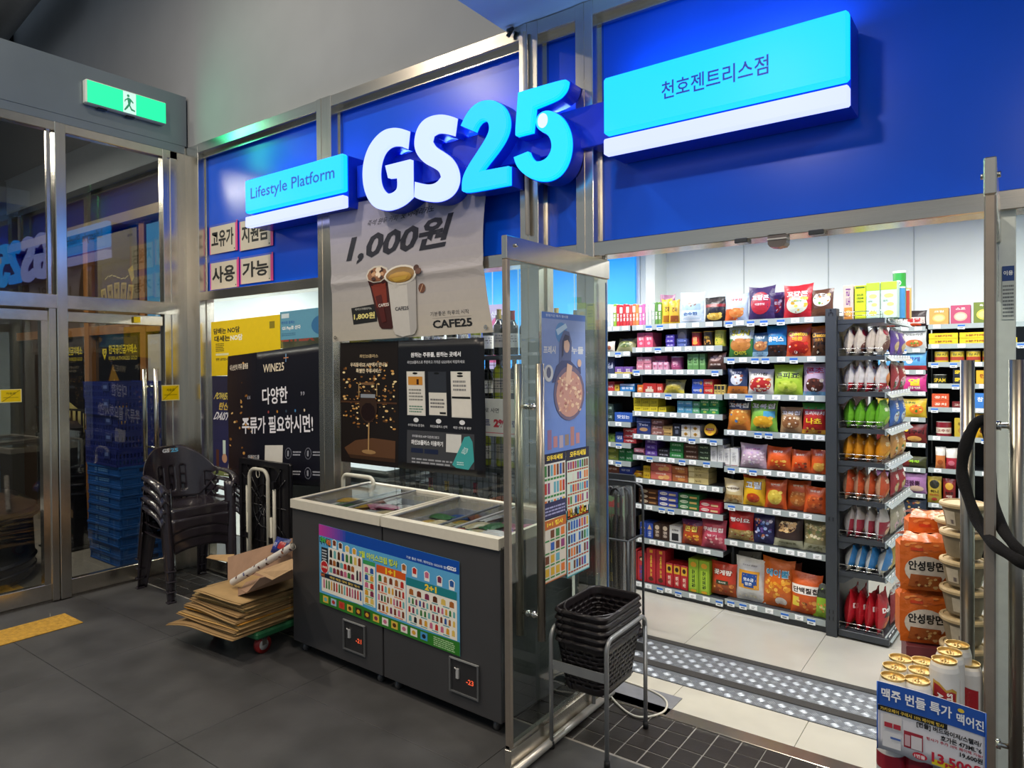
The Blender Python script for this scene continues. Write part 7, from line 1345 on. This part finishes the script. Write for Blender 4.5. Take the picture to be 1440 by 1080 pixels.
# noodle bay
nd = [(10, '#2a1c20', [('r', .05, .2, .95, .6, '#d8c8c0'), ('t', '불닭', .5, .42, .6, .25, '#c02828', .04), ('e', .5, .12, .3, .1, '#d85028')], 'black noodle packs with red letters', .13), (9, '#c8ccc8', [('t', '맛있는라면', .5, .75, .7, .12, '#2a2a2a', .03), ('e', .5, .28, .36, .2, '#c86a3c'), ('c', 8, .3, .15, .7, .4, .06, .05, ['#5a9a3c', '#e8c070'], 3)], 'white noodle pack', .15),
      (8, '#5aa0d0', [('t', '참깨', .5, .6, .5, .25, '#1f3a88', .04), ('e', .3, .5, .15, .15, '#e8e8d8'), ('r', 0, 0, 1, .25, '#a83038')], 'sky blue noodle pack', .15), (7, '#c83a80', [('t', '열', .5, .55, .5, .4, '#f0d030', .06), ('t', '라면', .5, .22, .5, .15, '#f0e8e0', .03)], 'magenta noodle pack with yellow letters', .14),
      (6, '#c8a828', [('e', .6, .45, .3, .26, '#d87828'), ('c', 10, .3, .2, .9, .7, .06, .05, ['#e8c850', '#3a7a30', '#c04020'], 3), ('t', '너구리', .3, .8, .5, .14, '#2a5a20', .03)], 'yellow noodle pack', .15), (5, '#6a1c1c', [('t', '너구리', .5, .60, .8, .24, '#1c0c0c', .05), ('e', .5, .22, .3, .16, '#d8a050'), ('e', .15, .7, .1, .1, '#e8c030')], 'dark red noodle pack', .15),
      (4, '#3a3c1c', [('t', '짜파', .5, .6, .5, .24, '#9ad030', .05), ('r', 0, 0, .3, 1, '#6a1c1c')], 'dark olive noodle pack', .09), (3, '#a878a8', [('t', '진짬뽕', .4, .5, .7, .3, '#3a1c30', .04), ('e', .6, .25, .3, .15, '#e0c0a8')], 'lilac noodle pack', .16), (2, '#2a3444', [('c', 16, .1, .1, .9, .9, .08, .07, ['#c8a050', '#d8d0b8', '#7a3c20'], 3)], 'navy speckled noodle pack', .14), (1, '#5a4438', [('c', 12, .1, .3, .9, .95, .08, .07, ['#a87850', '#c8b090'], 3), ('r', 0, 0, .6, .5, '#d8c030')], 'brown and yellow noodle pack', .13)]
for zi, c, ops, nm, h in nd:
    for k in range(2):
        x = -.83 + k * .19; q = M(); pillow(.18, h, .05, c, ops, seed=zi + k, m=q, nu=8, nv=8)
        tag(q.ob('noodle_pack', FILM, None, (x, WY + .03, ZN[zi] + .001), R.uniform(-.06, .06)), uniq('%s, %s one, on the back wall behind the end rack' % (nm, ['left', 'right'][k])), 'noodle pack')
# right-hand wall bay
r = random.Random(5)
wn = ['top', 'second', 'third', 'fourth', 'fifth', 'sixth', 'seventh', 'eighth', 'ninth', 'tenth']
for zi in range(9, -1, -1):
    cs = cset[:]; r.shuffle(cs)
    for k in range(4):
        c, cn = cs[k]; w = r.uniform(.11, .16); Hh = (ZW[zi + 1] - ZW[zi] - .06) if zi < 9 else .13; h = max(.05, min(Hh * r.uniform(.6, 1), .19))
        q = M(); q.box(-w / 2, w / 2, 0, .12, 0, h, c, bev=.003); art(q, plane((-w / 2 + .002, -.0004, .001), (w - .004, 0, 0), (0, 0, h - .002)), [('r', .1, .5, .9, .85, '#e4e0d4'), ('l', 2, .2, .55, .8, .8, c, zi * 4 + k), ('e', .5, .28, .25, .15, '#d0a870')])
        tag(q.ob('product_box', CARTON, None, (.46 + k * .17, WY + .02, ZW[zi]), 0), uniq('%s pack, %s wall shelf right of the right glass door' % (cn, wn[9 - zi])), 'box')

# ================================================================== DISPLAY IN THE DOORWAY: BEER, SIGN, NOODLES, BOWLS
def can_stack(x, y, z, base, lidc, art_ops, label, group=None, h=.165, r_=.0325):
    t = thing('beer_can', uniq(label), 'can', (x, y, z), 0, group); q = M()
    q.lathe([(r_ * .78, 0), (r_ * .82, .003), (r_, .014), (r_, h - .024), (r_ * .93, h - .013), (r_ * .82, h - .004)], 28, (0, 0, 0), base, cols=['#b8b8b8', base, base, base, lidc if lidc != '#d8a838' else '#d8d4c8'])
    S = lambda u, v, l=0: Vector(((r_ + .0004 * (l + 1)) * math.sin((u - .5) * 3.0 + fa_), -(r_ + .0004 * (l + 1)) * math.cos((u - .5) * 3.0 + fa_), .014 + v * (h - .038))); fa_ = .05
    art(q, S, art_ops, tess=10); q.ob('can_body', CANMAT, t)
    q = M(); q.lathe([(r_ * .84, h - .006), (r_ * .86, h), (r_ * .80, h), (r_ * .76, h - .006), (0, h - .006)], 28); lm = GOLDLID if lidc == '#d8a838' else CHROME; ld = q.ob('can_lid', lm, t)
    q = M(); q.surf(lambda u, v: (.010 * math.cos(u * 2 * PI) * (1 - .45 * v) , -.004 + .014 * math.sin(u * 2 * PI) * (1 - .45 * v), h - .0045), 16, 1, .001); q.tube([(0, -.018, h - .004), (0, .012, h - .0035)], .0022, 6); q.ob('pull_tab', lm, ld)
    return t
GOLDLID = mat('gold_lid', '#e0c07c', .32, metal=.85, noise=.05)
bx = thing('display_carton', 'carton base under the beer cans behind the price sign', 'carton', (0, 0, 0)); q = M(); bq_ = q
STA = [('r', 0, 0, 1, 1, '#cfcfcc'), ('p', [(.22, .08), (.78, .08), (.80, .66), (.68, .72), (.55, .68), (.40, .80), (.24, .84)], '#b8923c'), ('p', [(.25, .10), (.75, .10), (.77, .62), (.66, .66), (.55, .63), (.40, .74), (.27, .78)], '#9c1c24'), ('t', 'STELLA', .62, .40, .46, .13, '#f4f0ea', .05, 0, -PI / 2), ('t', 'ARTOIS', .42, .38, .46, .13, '#f4f0ea', .05, 0, -PI / 2)]
WHT = [('r', 0, 0, 1, 1, '#c9c9c6'), ('p', [(.25, .2), (.75, .2), (.75, .7), (.25, .8)], '#9c1c24')]
BUD = [('r', 0, 0, 1, .78, '#c6c4c0'), ('r', 0, .70, 1, 1, '#8e1a2c'), ('t', 'Bud', .5, .42, .8, .26, '#16162a', .04, .35), ('r', .1, .16, .9, .19, '#8e1a2c')]
def at_px(px, py, z): p = onZ(px, py, z); return p
front = [(1255.7, 950, .862, WHT, '#d8a838', 'front can of the left row of gold-lidded white cans'), (1257.8, 937, .862, WHT, '#d8a838', 'second can of the left row of gold-lidded white cans'), (1264, 928, .862, WHT, '#d8a838', 'rear can of the left row of gold-lidded white cans'),
         (1290, 955, .862, WHT, '#d8a838', 'front can of the middle row of gold-lidded white cans'), (1294, 943, .862, WHT, '#d8a838', 'second can of the middle row of gold-lidded white cans'), (1297, 932, .862, WHT, '#d8a838', 'rear can of the middle row of gold-lidded white cans'),
         (1328, 927, .905, STA, '#d8a838', 'front white can lettered STELLA ARTOIS with gold lid'), (1334, 917.5, .905, WHT, '#d8a838', 'can just behind the lettered STELLA ARTOIS can'), (1343, 908, .905, WHT, '#d8a838', 'rearmost gold-lidded can behind the lettered one')]
placed = []
for k, (px, py, z, ops, lid, lb) in enumerate(front):
    p = onZ(px, py, z)
    # keep the cans a can-width apart
    if k % 3: pp = placed[-1]; d = Vector((p.x - pp[0], p.y - pp[1])); d = d.normalized() * .0665; p = Vector((pp[0] + d.x, pp[1] + d.y, z))
    placed.append((p.x, p.y)); can_stack(p.x, p.y, z - .165, '#cfcfcc', lid, ops, lb, 'gold-lidded beer cans')
p = onZ(1361, 931, .862); can_stack(p.x, p.y, .862 - .165, '#cfcfcc', '#d8a838', WHT, 'white can right of the STELLA ARTOIS can, half behind the handle')
q = M(); q.box(placed[6][0] - .04, placed[8][0] + .045, placed[6][1] - .035, placed[8][1] + .03, .53, .738, '#c8c4bc', bev=.002); tag(q.ob('can_carton', CARTON), 'white carton under the lettered beer can, hidden behind the sign', 'carton')
lows = [('bottom Budweiser can, lettered Bud, left end below the sign', 0, BUD, '#c6c4c0'), ('Budweiser can next to the left one below the sign', 3, BUD, '#c6c4c0')]
for lb, k, ops, b in lows: can_stack(placed[k][0] - (.004 if k == 0 else 0), placed[k][1], .531, b, '#c8c8c8', ops, lb, 'Budweiser cans')
for k in (1, 2, 4, 5): can_stack(placed[k][0], placed[k][1], .531, '#c6c4c0', '#c8c8c8', BUD[:2], 'red-topped can standing under the gold-lidded cans, %s' % {1: 'second in the left row', 2: 'third in the left row', 4: 'second in the middle row', 5: 'third in the middle row'}[k], 'Budweiser cans')
p = placed[3]; can_stack(p[0] + .072, p[1] - .012, .50, '#1f3aa0', '#c8c8c8', [('t', 'Hite', .5, .5, .5, .2, '#e0e8f8', .03)], 'blue can below the price sign, third from left')
# bent price sign
sp = [('r', 0, .66, 1, 1, '#2456b0'), ('t', '맥주 번들 특가', .37, .84, .66, .17, '#f4f6fa', .025), ('r', .0, .575, .66, .655, '#16181c'), ('t', '카카오페이 구매시 10% 페이백 행사', .33, .615, .60, .055, '#e0c050', .02), ('t', '맥어진', .86, .80, .24, .15, '#f0f4f8', .025), ('e', .78, .92, .03, .03, '#e8c840'),
      ('r', .06, .33, .24, .55, '#d4d2d2'), ('r', .07, .36, .15, .43, '#b03040'), ('r', .16, .36, .23, .43, '#b03040'), ('r', .26, .14, .44, .38, '#a02c3c'), ('r', .33, .15, .43, .34, '#d8d4d8'), ('r', .27, .17, .32, .33, '#c8a8b0'), ('r', .05, .06, .23, .29, '#d8dade'), ('r', .13, .2, .23, .23, '#4a6ab0'),
      ('t', '[번들] 버드와이저/스텔라/', .67, .525, .58, .09, '#1a1a1e', .03), ('t', '호가든 473ML*6', .78, .435, .36, .08, '#1a1a1e', .03), ('t', '행사가 추가 10% 페이백 가능!', .72, .365, .50, .045, '#b03048', .02), ('t', '19,600원', .87, .29, .20, .085, '#1a1a1e', .03), ('r', .52, .02, .98, .10, '#e8d020'), ('t', '13,500원', .76, .13, .48, .19, '#c01c38', .06), ('e', .41, .07, .07, .05, '#c01c38'), ('t', '1번들', .41, .07, .10, .055, '#f4e8ea', .03)]
a_ = onY(1234, 957, 1.905); b_ = onY(1387, 1003, 1.955); c_ = onY(1237, 1052, 1.905)
xs_ = [c[0] for c in placed]; ys_ = [c[1] for c in placed]; bq_.box(min(xs_) - .035, max(xs_) + .075, min(ys_) - .035, max(ys_) + .035, 0, .50, '#8a2430', bev=.004); bq_.ob('carton_body', CARTON, bx)
def sS(u, v, l=0): p = a_.lerp(b_, u); y = p.y - .020 * math.sin(PI * u); return Vector((p.x, y - .0015 * (l + 1), (c_.z + (a_.z - c_.z) * v) + (b_.z - a_.z) * u * 1.0 + .012 * math.sin(PI * u)))
q = M(); q.surf(lambda u, v: sS(u, v, -1), 20, 6, -.0012, '#dcdce2'); art(q, sS, sp, tess=14); q.surf(lambda u, v: sS(-.006 + u * .012, v, 1), 1, 4, .001, '#2c62c0'); q.surf(lambda u, v: sS(.990 + u * .012, v, 1), 1, 4, .001, '#2c62c0')
tag(q.ob('price_sign', PAPER), 'bent paper price sign for beer bundles, 13,500 won, blue header', 'sign')
# noodle multipacks
mp_ops = [('e', .5, .42, .42, .30, '#d8cfc0'), ('t', '안성탕면', .5, .52, .70, .20, '#1c1a18', .05), ('p', [(.15, .08), (.85, .08), (.80, .32), (.2, .34)], '#a85a28'), ('c', 14, .2, .08, .8, .30, .05, .04, ['#d8a058', '#8a3c18', '#e0b878'], 4), ('r', .2, .82, .45, .88, '#c84018'), ('c', 8, .05, .75, .95, .97, .08, .03, ['#e89048', '#d06018'], 8)]
def multipack(x, y, z, label, h=.19):
    q = M(); q.box(-.075, .075, .0, .11, .006, h - .02, '#d0641c', bev=.016)
    b0 = len(q.v); q.surf(lambda u, v: ((u - .5) * .155, -.004 - .012 * math.sin(PI * u) ** .6 * math.sin(PI * v) ** .5 + .0006 * math.sin(u * 20 + v * 9), .004 + v * (h - .018)), 12, 12, 0, '#d2661e')
    S = lambda u, v, l=0: Vector(((u - .5) * .155, -.0062 - .0006 * l - .012 * math.sin(PI * min(max(u, 0), 1)) ** .6 * math.sin(PI * min(max(v, 0), 1)) ** .5, .004 + v * (h - .018))); art(q, S, mp_ops, tess=10)
    q.surf(lambda u, v: ((u - .5) * .15 * (1 - .3 * v), .05 - .05 * (1 - v) + .01 * math.sin(u * 9), h - .018 + .022 * math.sin(v * PI * .5) + .004 * math.sin(u * 14)), 10, 4, 0, '#d87030')
    q.surf(lambda u, v: ((u - .5) * .15 * (1 - .3 * v), .06 + .05 * (1 - v) + .01 * math.sin(u * 9), h - .018 + .022 * math.sin(v * PI * .5)), 10, 4, 0, '#d87030')
    return tag(q.ob('noodle_multipack', FILM, None, (x, y, z), .30), uniq(label), 'noodle pack', 'orange noodle multipacks')
mx0, my0 = -.247, 2.80
multipack(mx0, my0, .842, 'upper orange noodle multipack lettered 안성탕면, left of the bowls')
multipack(mx0 - .002, my0 + .01, .652, 'lower orange noodle multipack lettered 안성탕면, left of the bowls')
multipack(mx0 + .012, my0 + .14, .90, 'orange noodle multipack peeking out behind and above the upper one')
q = M(); q.box(-.075, .075, 0, .12, 0, .13, '#6a3034', bev=.004); art(q, plane((-.075, -.0005, 0), (.15, 0, 0), (0, 0, .13)), [('t', '크리스피', .55, .32, .6, .2, '#c8a8a8', .03), ('r', 0, .75, 1, 1, '#7a3c40')]); tag(q.ob('product_box', CARTON, None, (mx0 + .02, my0 - .02, .52), .25), 'maroon carton under the orange noodle multipacks', 'box')
q = M(); q.box(-.345, -.075, 2.70, 3.00, 0, .52, '#5a4a3c', bev=.004); tag(q.ob('stock_carton', CARTON), 'brown carton on the floor under the noodle display', 'carton')
# stacked lidded bowls
BOWL = mat('paper_bowl', None, .55, noise=.12, nscale=60)
def bowl(x, y, z, label, parent=None):
    t = thing('lidded_bowl', uniq(label), 'bowl', (x, y, z), R.uniform(0, 6), 'stacked lidded noodle bowls'); q = M(); h = .088
    q.lathe([(0, 0), (.048, 0), (.050, .004), (.064, h - .016)], 32, (0, 0, 0), '#8a7c62'); q.lathe([(.0505, .02), (.0515, .024), (.0530, .034)], 32, (0, 0, 0), '#9a8c70')
    S = lambda u, v, l=0: Vector(((.0505 + (.0135) * (v * .7 + .12) + .0006) * math.cos(u), (.0505 + .0135 * (v * .7 + .12) + .0006) * math.sin(u), .004 + (h - .02) * (v * .7 + .12)))
    for a in (1.2, 3.3, 5.4): q.surf(lambda u, v: S(a + u * .7, v), 6, 4, 0, '#c9bda4'); q.surf(lambda u, v: Vector(S(a + .42 + u * .2, .1 + v * .3)) * 1.0 + Vector((0, 0, 0)), 3, 2, 0, '#6a5c5c')
    q.ob('bowl_body', BOWL, t); q = M(); q.lathe([(.064, h - .018), (.0705, h - .016), (.0715, h - .008), (.069, h - .003), (.060, h - .002), (.058, h - .006), (0, h - .006)], 36, (0, 0, 0), '#c4ac80'); q.ob('bowl_lid', BOWL, t); return t
for k in range(7): bowl(-.130, 2.75, .52 + .0955 * k, ['lowest', 'second', 'third', 'fourth', 'fifth', 'sixth', 'topmost'][k] + ' bowl of the front stack of lidded paper bowls')
for k in range(6): bowl(-.155, 2.895, .53 + .0955 * k, ['lowest', 'second', 'third', 'fourth', 'fifth', 'topmost'][k] + ' bowl of the rear stack of lidded paper bowls')

# ================================================================== BEHIND THE WINDOWS: WINE SHELVES, GRID, UMBRELLAS
ws = thing('wine_shelving', 'black shelving of wine bottles behind the shopfront glass', 'shelving', (-3.55, 3.50, 0))
for z in (.12, .55, .985, 1.42, 1.715 + .0): q = M(); q.box(0, 1.30, 0, .34, z - .03, z - .002); q.ob('shelf', DARKSHELF, ws)
for x in (0, .64, 1.27): q = M(); q.box(x, x + .03, .30, .34, 0, 2.0); q.ob('upright', DARKSHELF, ws)
q = M()
for x in (.0, 1.27): q.box(x, x + .03, -.01, .02, 0, 1.72)
q.ob('front_upright', DARKSHELF, ws)
g = thing('wire_grid', 'black wire grid panel standing in front of the wine bottles', 'grid', (-3.55, 3.44, 0)); q = M()
for i in range(27): q.box(i * .05, i * .05 + .003, 0, .003, .35, 1.68)
for i in range(27): q.box(0, 1.3, .003, .006, .35 + i * .05, .353 + i * .05)
q.ob('wire_mesh', BLACKBACK, g)
def bottle(x, y, z, kind, label, cap='#5a1020', lab='#c8c4b8', h=.30):
    t = thing('wine_bottle', uniq(label), 'bottle', (x, y, z), R.uniform(0, 6.28) * 0, 'wine bottles behind the window'); q = M(); s = h / .30
    q.lathe([(0, .0), (.034, 0), (.037, .006), (.037, .175 * s), (.034, .20 * s), (.018, .225 * s), (.0145, .24 * s), (.0145, .292 * s), (.016, .294 * s), (.016, h), (0, h)], 20); q.ob('bottle_glass', WINE if kind == 0 else GREENW, t)
    q = M(); q.lathe([(.0155, .235 * s), (.0155, .29 * s), (.017, .295 * s), (.0165, h + .001), (0, h + .001)], 16, (0, 0, 0), cap); q.ob('capsule', VINYL, t)
    q = M(); S = lambda u, v, l=0: Vector(((.0375 + .0004 * l) * math.sin((u - .5) * 2.6 + .6), -(.0375 + .0004 * l) * math.cos((u - .5) * 2.6 + .6), .05 * s + .095 * s * v)); q.surf(lambda u, v: S(u, v, 0), 12, 3, 0, lab); art(q, S, [('l', 3, .2, .35, .8, .9, '#4a4440', int(x * 100) % 50), ('r', .3, .1, .7, .2, '#8a3030')]); q.ob('bottle_label', PAPER, t)
caps = ['#8a1c2c', '#1a1a20', '#6a1428', '#b8a050', '#2a3a20', '#9a2030', '#3a3a40', '#7a6a30']
lv = ['upper', 'middle', 'lower', 'bottom']
for li, (z, kind, n) in enumerate([(1.716, 0, 12), (1.421, 0, 12), (.986, 1, 12), (.551, 0, 10)]):
    for k in range(n):
        x = -3.48 + k * (1.19 / (n - 1)) + R.uniform(-.008, .008)
        if x < -3.6: continue
        kd = kind if (k * 7 + li) % 5 else 1 - kind
        bottle(x, 3.60 + R.uniform(-.02, .02), z, kd, '%s wine bottle with %s cap, %s row, %s from the left' % ('dark' if kd == 0 else 'pale green', ['red', 'black', 'maroon', 'gold', 'dark green', 'crimson', 'grey', 'brass'][(k + li * 3) % 8], lv[li], ['first', 'second', 'third', 'fourth', 'fifth', 'sixth', 'seventh', 'eighth', 'ninth', 'tenth', 'eleventh', 'twelfth'][k]), caps[(k + li * 3) % 8], ['#c8c4b8', '#b8b4a4', '#d8d4cc', '#a8a090'][k % 4], .27 + .03 * ((k * 5) % 3) / 2)
a1 = onY(676, 565, 3.40); b1 = onY(755, 612, 3.40)
o = sheet('points_sign', (-3.10, 3.40, 1.205), (.66, 0, 0), (0, 0, .235), '#cfccc8', [('t', 'GS Pay.', .44, .70, .30, .19, '#1a1c24', .04), ('t', '로 사면', .70, .69, .17, .13, '#3a3c44', .01), ('t', '포인트', .55, .36, .26, .20, '#2c3068', .04), ('t', '2%', .79, .35, .14, .22, '#b8283c', .06), ('t', '적립', .93, .35, .11, .18, '#2c3068', .03), ('r', 0, .08, 1, .10, '#c04058')], .004, PAPER); tag(o, 'white sign about 2% pay points hanging in front of the wine grid', 'sign')
# lower goods behind the grid
r = random.Random(3)
for k in range(12):
    c, cn = [('#6a1c28', 'maroon'), ('#a83838', 'red'), ('#c8a030', 'yellow'), ('#3a4a8a', 'blue'), ('#5a3a28', 'brown'), ('#b8b4a8', 'white'), ('#3a6a48', 'green'), ('#c87038', 'orange')][k % 8]; w = .095
    q = M(); h = r.uniform(.14, .24); q.box(-w / 2, w / 2, 0, .14, 0, h, c, bev=.004); art(q, plane((-w / 2, -.0005, 0), (w, 0, 0), (0, 0, h)), [('r', .15, .4, .85, .75, '#d8d4c8'), ('l', 2, .2, .45, .8, .7, c, k)]); tag(q.ob('gift_box', CARTON, None, (-3.46 + k * .105, 3.53, .551 if k % 2 else .121)), uniq('%s gift box on the %s wine shelf, %s from left' % (cn, 'bottom' if k % 2 == 0 else 'low', ['first', 'second', 'third', 'fourth', 'fifth', 'sixth', 'seventh', 'eighth', 'ninth', 'tenth', 'eleventh', 'twelfth'][k])), 'box')
# blue light wall and posters deep inside
q = M(); q.box(-5.75, -3.33, 6.86, 6.89, 1.55, 2.9, '#2fa0f4'); o = q.ob('blue_light_wall', mat('blue_backlit', '#2a98f0', .5, noise=0, emit=.75)); tag(o, 'bright light-blue backlit wall panel deep inside the shop', 'light panel')
q = M()
for x in (-5.3, -4.9, -4.45, -4.1, -3.75): q.box(x, x + .012, 6.85, 6.86, 1.55, 2.9, '#a8dcff')
tag(q.ob('panel_seam_strip', EMIT), 'thin pale vertical seams on the light-blue wall panel', 'trim')
for k, (x, z, c, c2, lb) in enumerate([(-3.62, 1.62, '#1f4ab0', '#7ac0f0', 'blue lit poster above the wine bottles inside the shop'), (-3.36, 1.62, '#c8b8e8', '#e05a9a', 'pink and lilac lit poster beside the blue one inside')]):
    q = M(); q.box(x - .11, x + .11, 4.4, 4.43, z, z + .52, c); art(q, plane((x - .11, 4.3995, z), (.22, 0, 0), (0, 0, .52)), [('e', .5, .6, .3, .2, c2), ('e', .5, .6, .2, .12, c), ('t', '신상', .5, .85, .5, .1, '#f0f4f8', .03), ('r', .1, .1, .9, .3, c2)]); tag(q.ob('lit_poster', SCREEN), lb, 'poster')
t = thing('low_shelving', 'dark low shelving across the shop under the lit posters', 'shelving', (-4.4, 4.38, 0)); q = M(); q.box(0, 1.0, 0, .35, 0, 1.6, '#24262a', bev=.005); q.ob('cabinet_body', DARKSHELF, t); q = M(); q.box(-.01, 1.01, -.02, .36, 1.6, 1.62); q.ob('cabinet_top', DARKSHELF, t)
# umbrella stand with wrapped umbrellas
us = thing('umbrella_stand', 'grey tube stand holding black umbrellas beside the doorway post', 'stand', (-1.90, 3.70, 0)); q = M()
q.tube([(.10, .10, 0), (.10, .10, .86), (.09, .10, .91), (.05, .10, .93), (-.10, .10, .93), (-.25, .10, .93), (-.25, .10, 0)], .008, 8)
for x in (.10, -.25): q.tube([(x, -.10, 0), (x, -.10, .62)], .008, 8)
for z in (.12, .62): q.tube([(.10, -.10, z), (.10, .10, z)], .006, 6); q.tube([(-.25, -.10, z), (-.25, .10, z)], .006, 6); q.tube([(.10, -.10, z), (-.25, -.10, z)], .006, 6)
q.ob('stand_frame', DARKSHELF, us); q = M(); q.box(-.25, .10, -.10, .10, .02, .05); q.ob('drip_tray', BLACKPLAS, us)
for k, (x, y) in enumerate([(-1.97, 3.66), (-1.92, 3.68), (-1.875, 3.66), (-1.845, 3.71)]):
    u_ = thing('umbrella', uniq(['leftmost', 'second', 'third', 'rightmost'][k] + ' black umbrella in clear wrap in the umbrella stand'), 'umbrella', (x, y, .05), .2, 'wrapped umbrellas'); q = M()
    q.lathe([(.004, 0), (.010, .06), (.018, .2), (.026, .5), (.022, .66), (.010, .70)], 12); q.ob('folded_canopy', FABRIC, u_); q = M(); q.tube([(0, 0, .68), (0, 0, .80), (-.006, 0, .84), (-.03, 0, .862), (-.055, 0, .85), (-.062, 0, .82)], .009, 8); q.ob('crook_handle', BLACKPLAS, u_)
    q = M(); q.lathe([(.022, .05), (.030, .2), (.034, .5), (.030, .68), (.028, .83), (.020, .875)], 10); q.ob('clear_wrap', WRAP, u_)
q = pillow(.15, .30, .06, '#7aa06a', [('r', 0, .0, 1, .45, '#4a8a4a'), ('r', .1, .78, .9, .95, '#c83c30'), ('t', '쓰레기', .5, .6, .6, .1, '#c03038', .02)], seed=3); tag(q.ob('hanging_pack', FILM, None, (-2.02, 3.86, .52)), 'green hanging refill pack with a red top behind the umbrellas', 'pack')
for k, x in enumerate((-2.05, -1.99)): q = pillow(.055, .2, .03, '#d8c020', [('r', .1, .3, .9, .6, '#2a5a30')], seed=k); tag(q.ob('glove_pack', FILM, None, (x, 3.86, .28)), uniq(['left', 'right'][k] + ' yellow glove packet hanging low behind the umbrella stand'), 'pack')
rk2 = thing('peg_rack', 'dark peg rack holding refill packs behind the umbrella stand', 'rack', (-2.02, 3.93, 0)); q = M(); q.box(-.12, .10, 0, .02, 0, .95); q.ob('peg_board', DARKSHELF, rk2); q = M()
for x in (-.05, .03): q.tube([(x, 0, .83), (x, -.09, .83)], .003, 6); q.tube([(x, 0, .49), (x, -.09, .49)], .003, 6)
q.ob('peg', CHROME, rk2)
# left window: counter, shelving and boards behind the glass
ct = thing('display_counter', 'grey and white counter cases behind the left window', 'counter', (-5.1, 3.55, 0)); q = M(); q.box(0, 1.3, 0, .5, 0, .72, '#23262c', bev=.01); q.ob('counter_body', PLAS, ct)
q = M()
for z in (.74, .80, .86): q.box(.1, 1.4, -.05, .45, z, z + .02, '#8a9496'); 
q.ob('counter_shelf', PLAS, ct)
o = sheet('promo_board', (-5.02, 3.45, 1.80), (.80, 0, 0), (0, 0, .22), '#3a4046', [('t', 'NETFLIX', .42, .40, .62, .30, '#a83238', .06), ('l', 1, .1, .7, .9, .9, '#7a8084', 3)], .02, PAPER); tag(o, 'dark board with red NETFLIX lettering above the yellow poster', 'board')
bst = thing('board_stand', 'dark stand carrying the gift card board behind the window', 'stand', (-4.6, 3.50, 0)); q = M(); q.box(-.3, .3, 0, .05, .9, 1.80); q.ob('stand_panel', DARKSHELF, bst)
for k, (x, z0, z1, lb) in enumerate([(-4.20, 1.80, 2.20, 'black angled display screen seen over the blue poster, left one'), (-3.82, 1.80, 2.24, 'black angled display screen at the window post, right one')]):
    q = M(); q.poly([(0, 0), (.36, 0), (.36, z1 - z0 - .10), (0, z1 - z0)], (x, 3.5, z0), (1, 0, 0), (0, 0, 1), '#15171a', depth=(0, .04, 0)); tag(q.ob('display_screen', GLOSSY), lb, 'screen')
q = M(); q.box(-4.15, -3.7, 6.80, 6.86, 1.9, 2.5, '#2aa6f4');
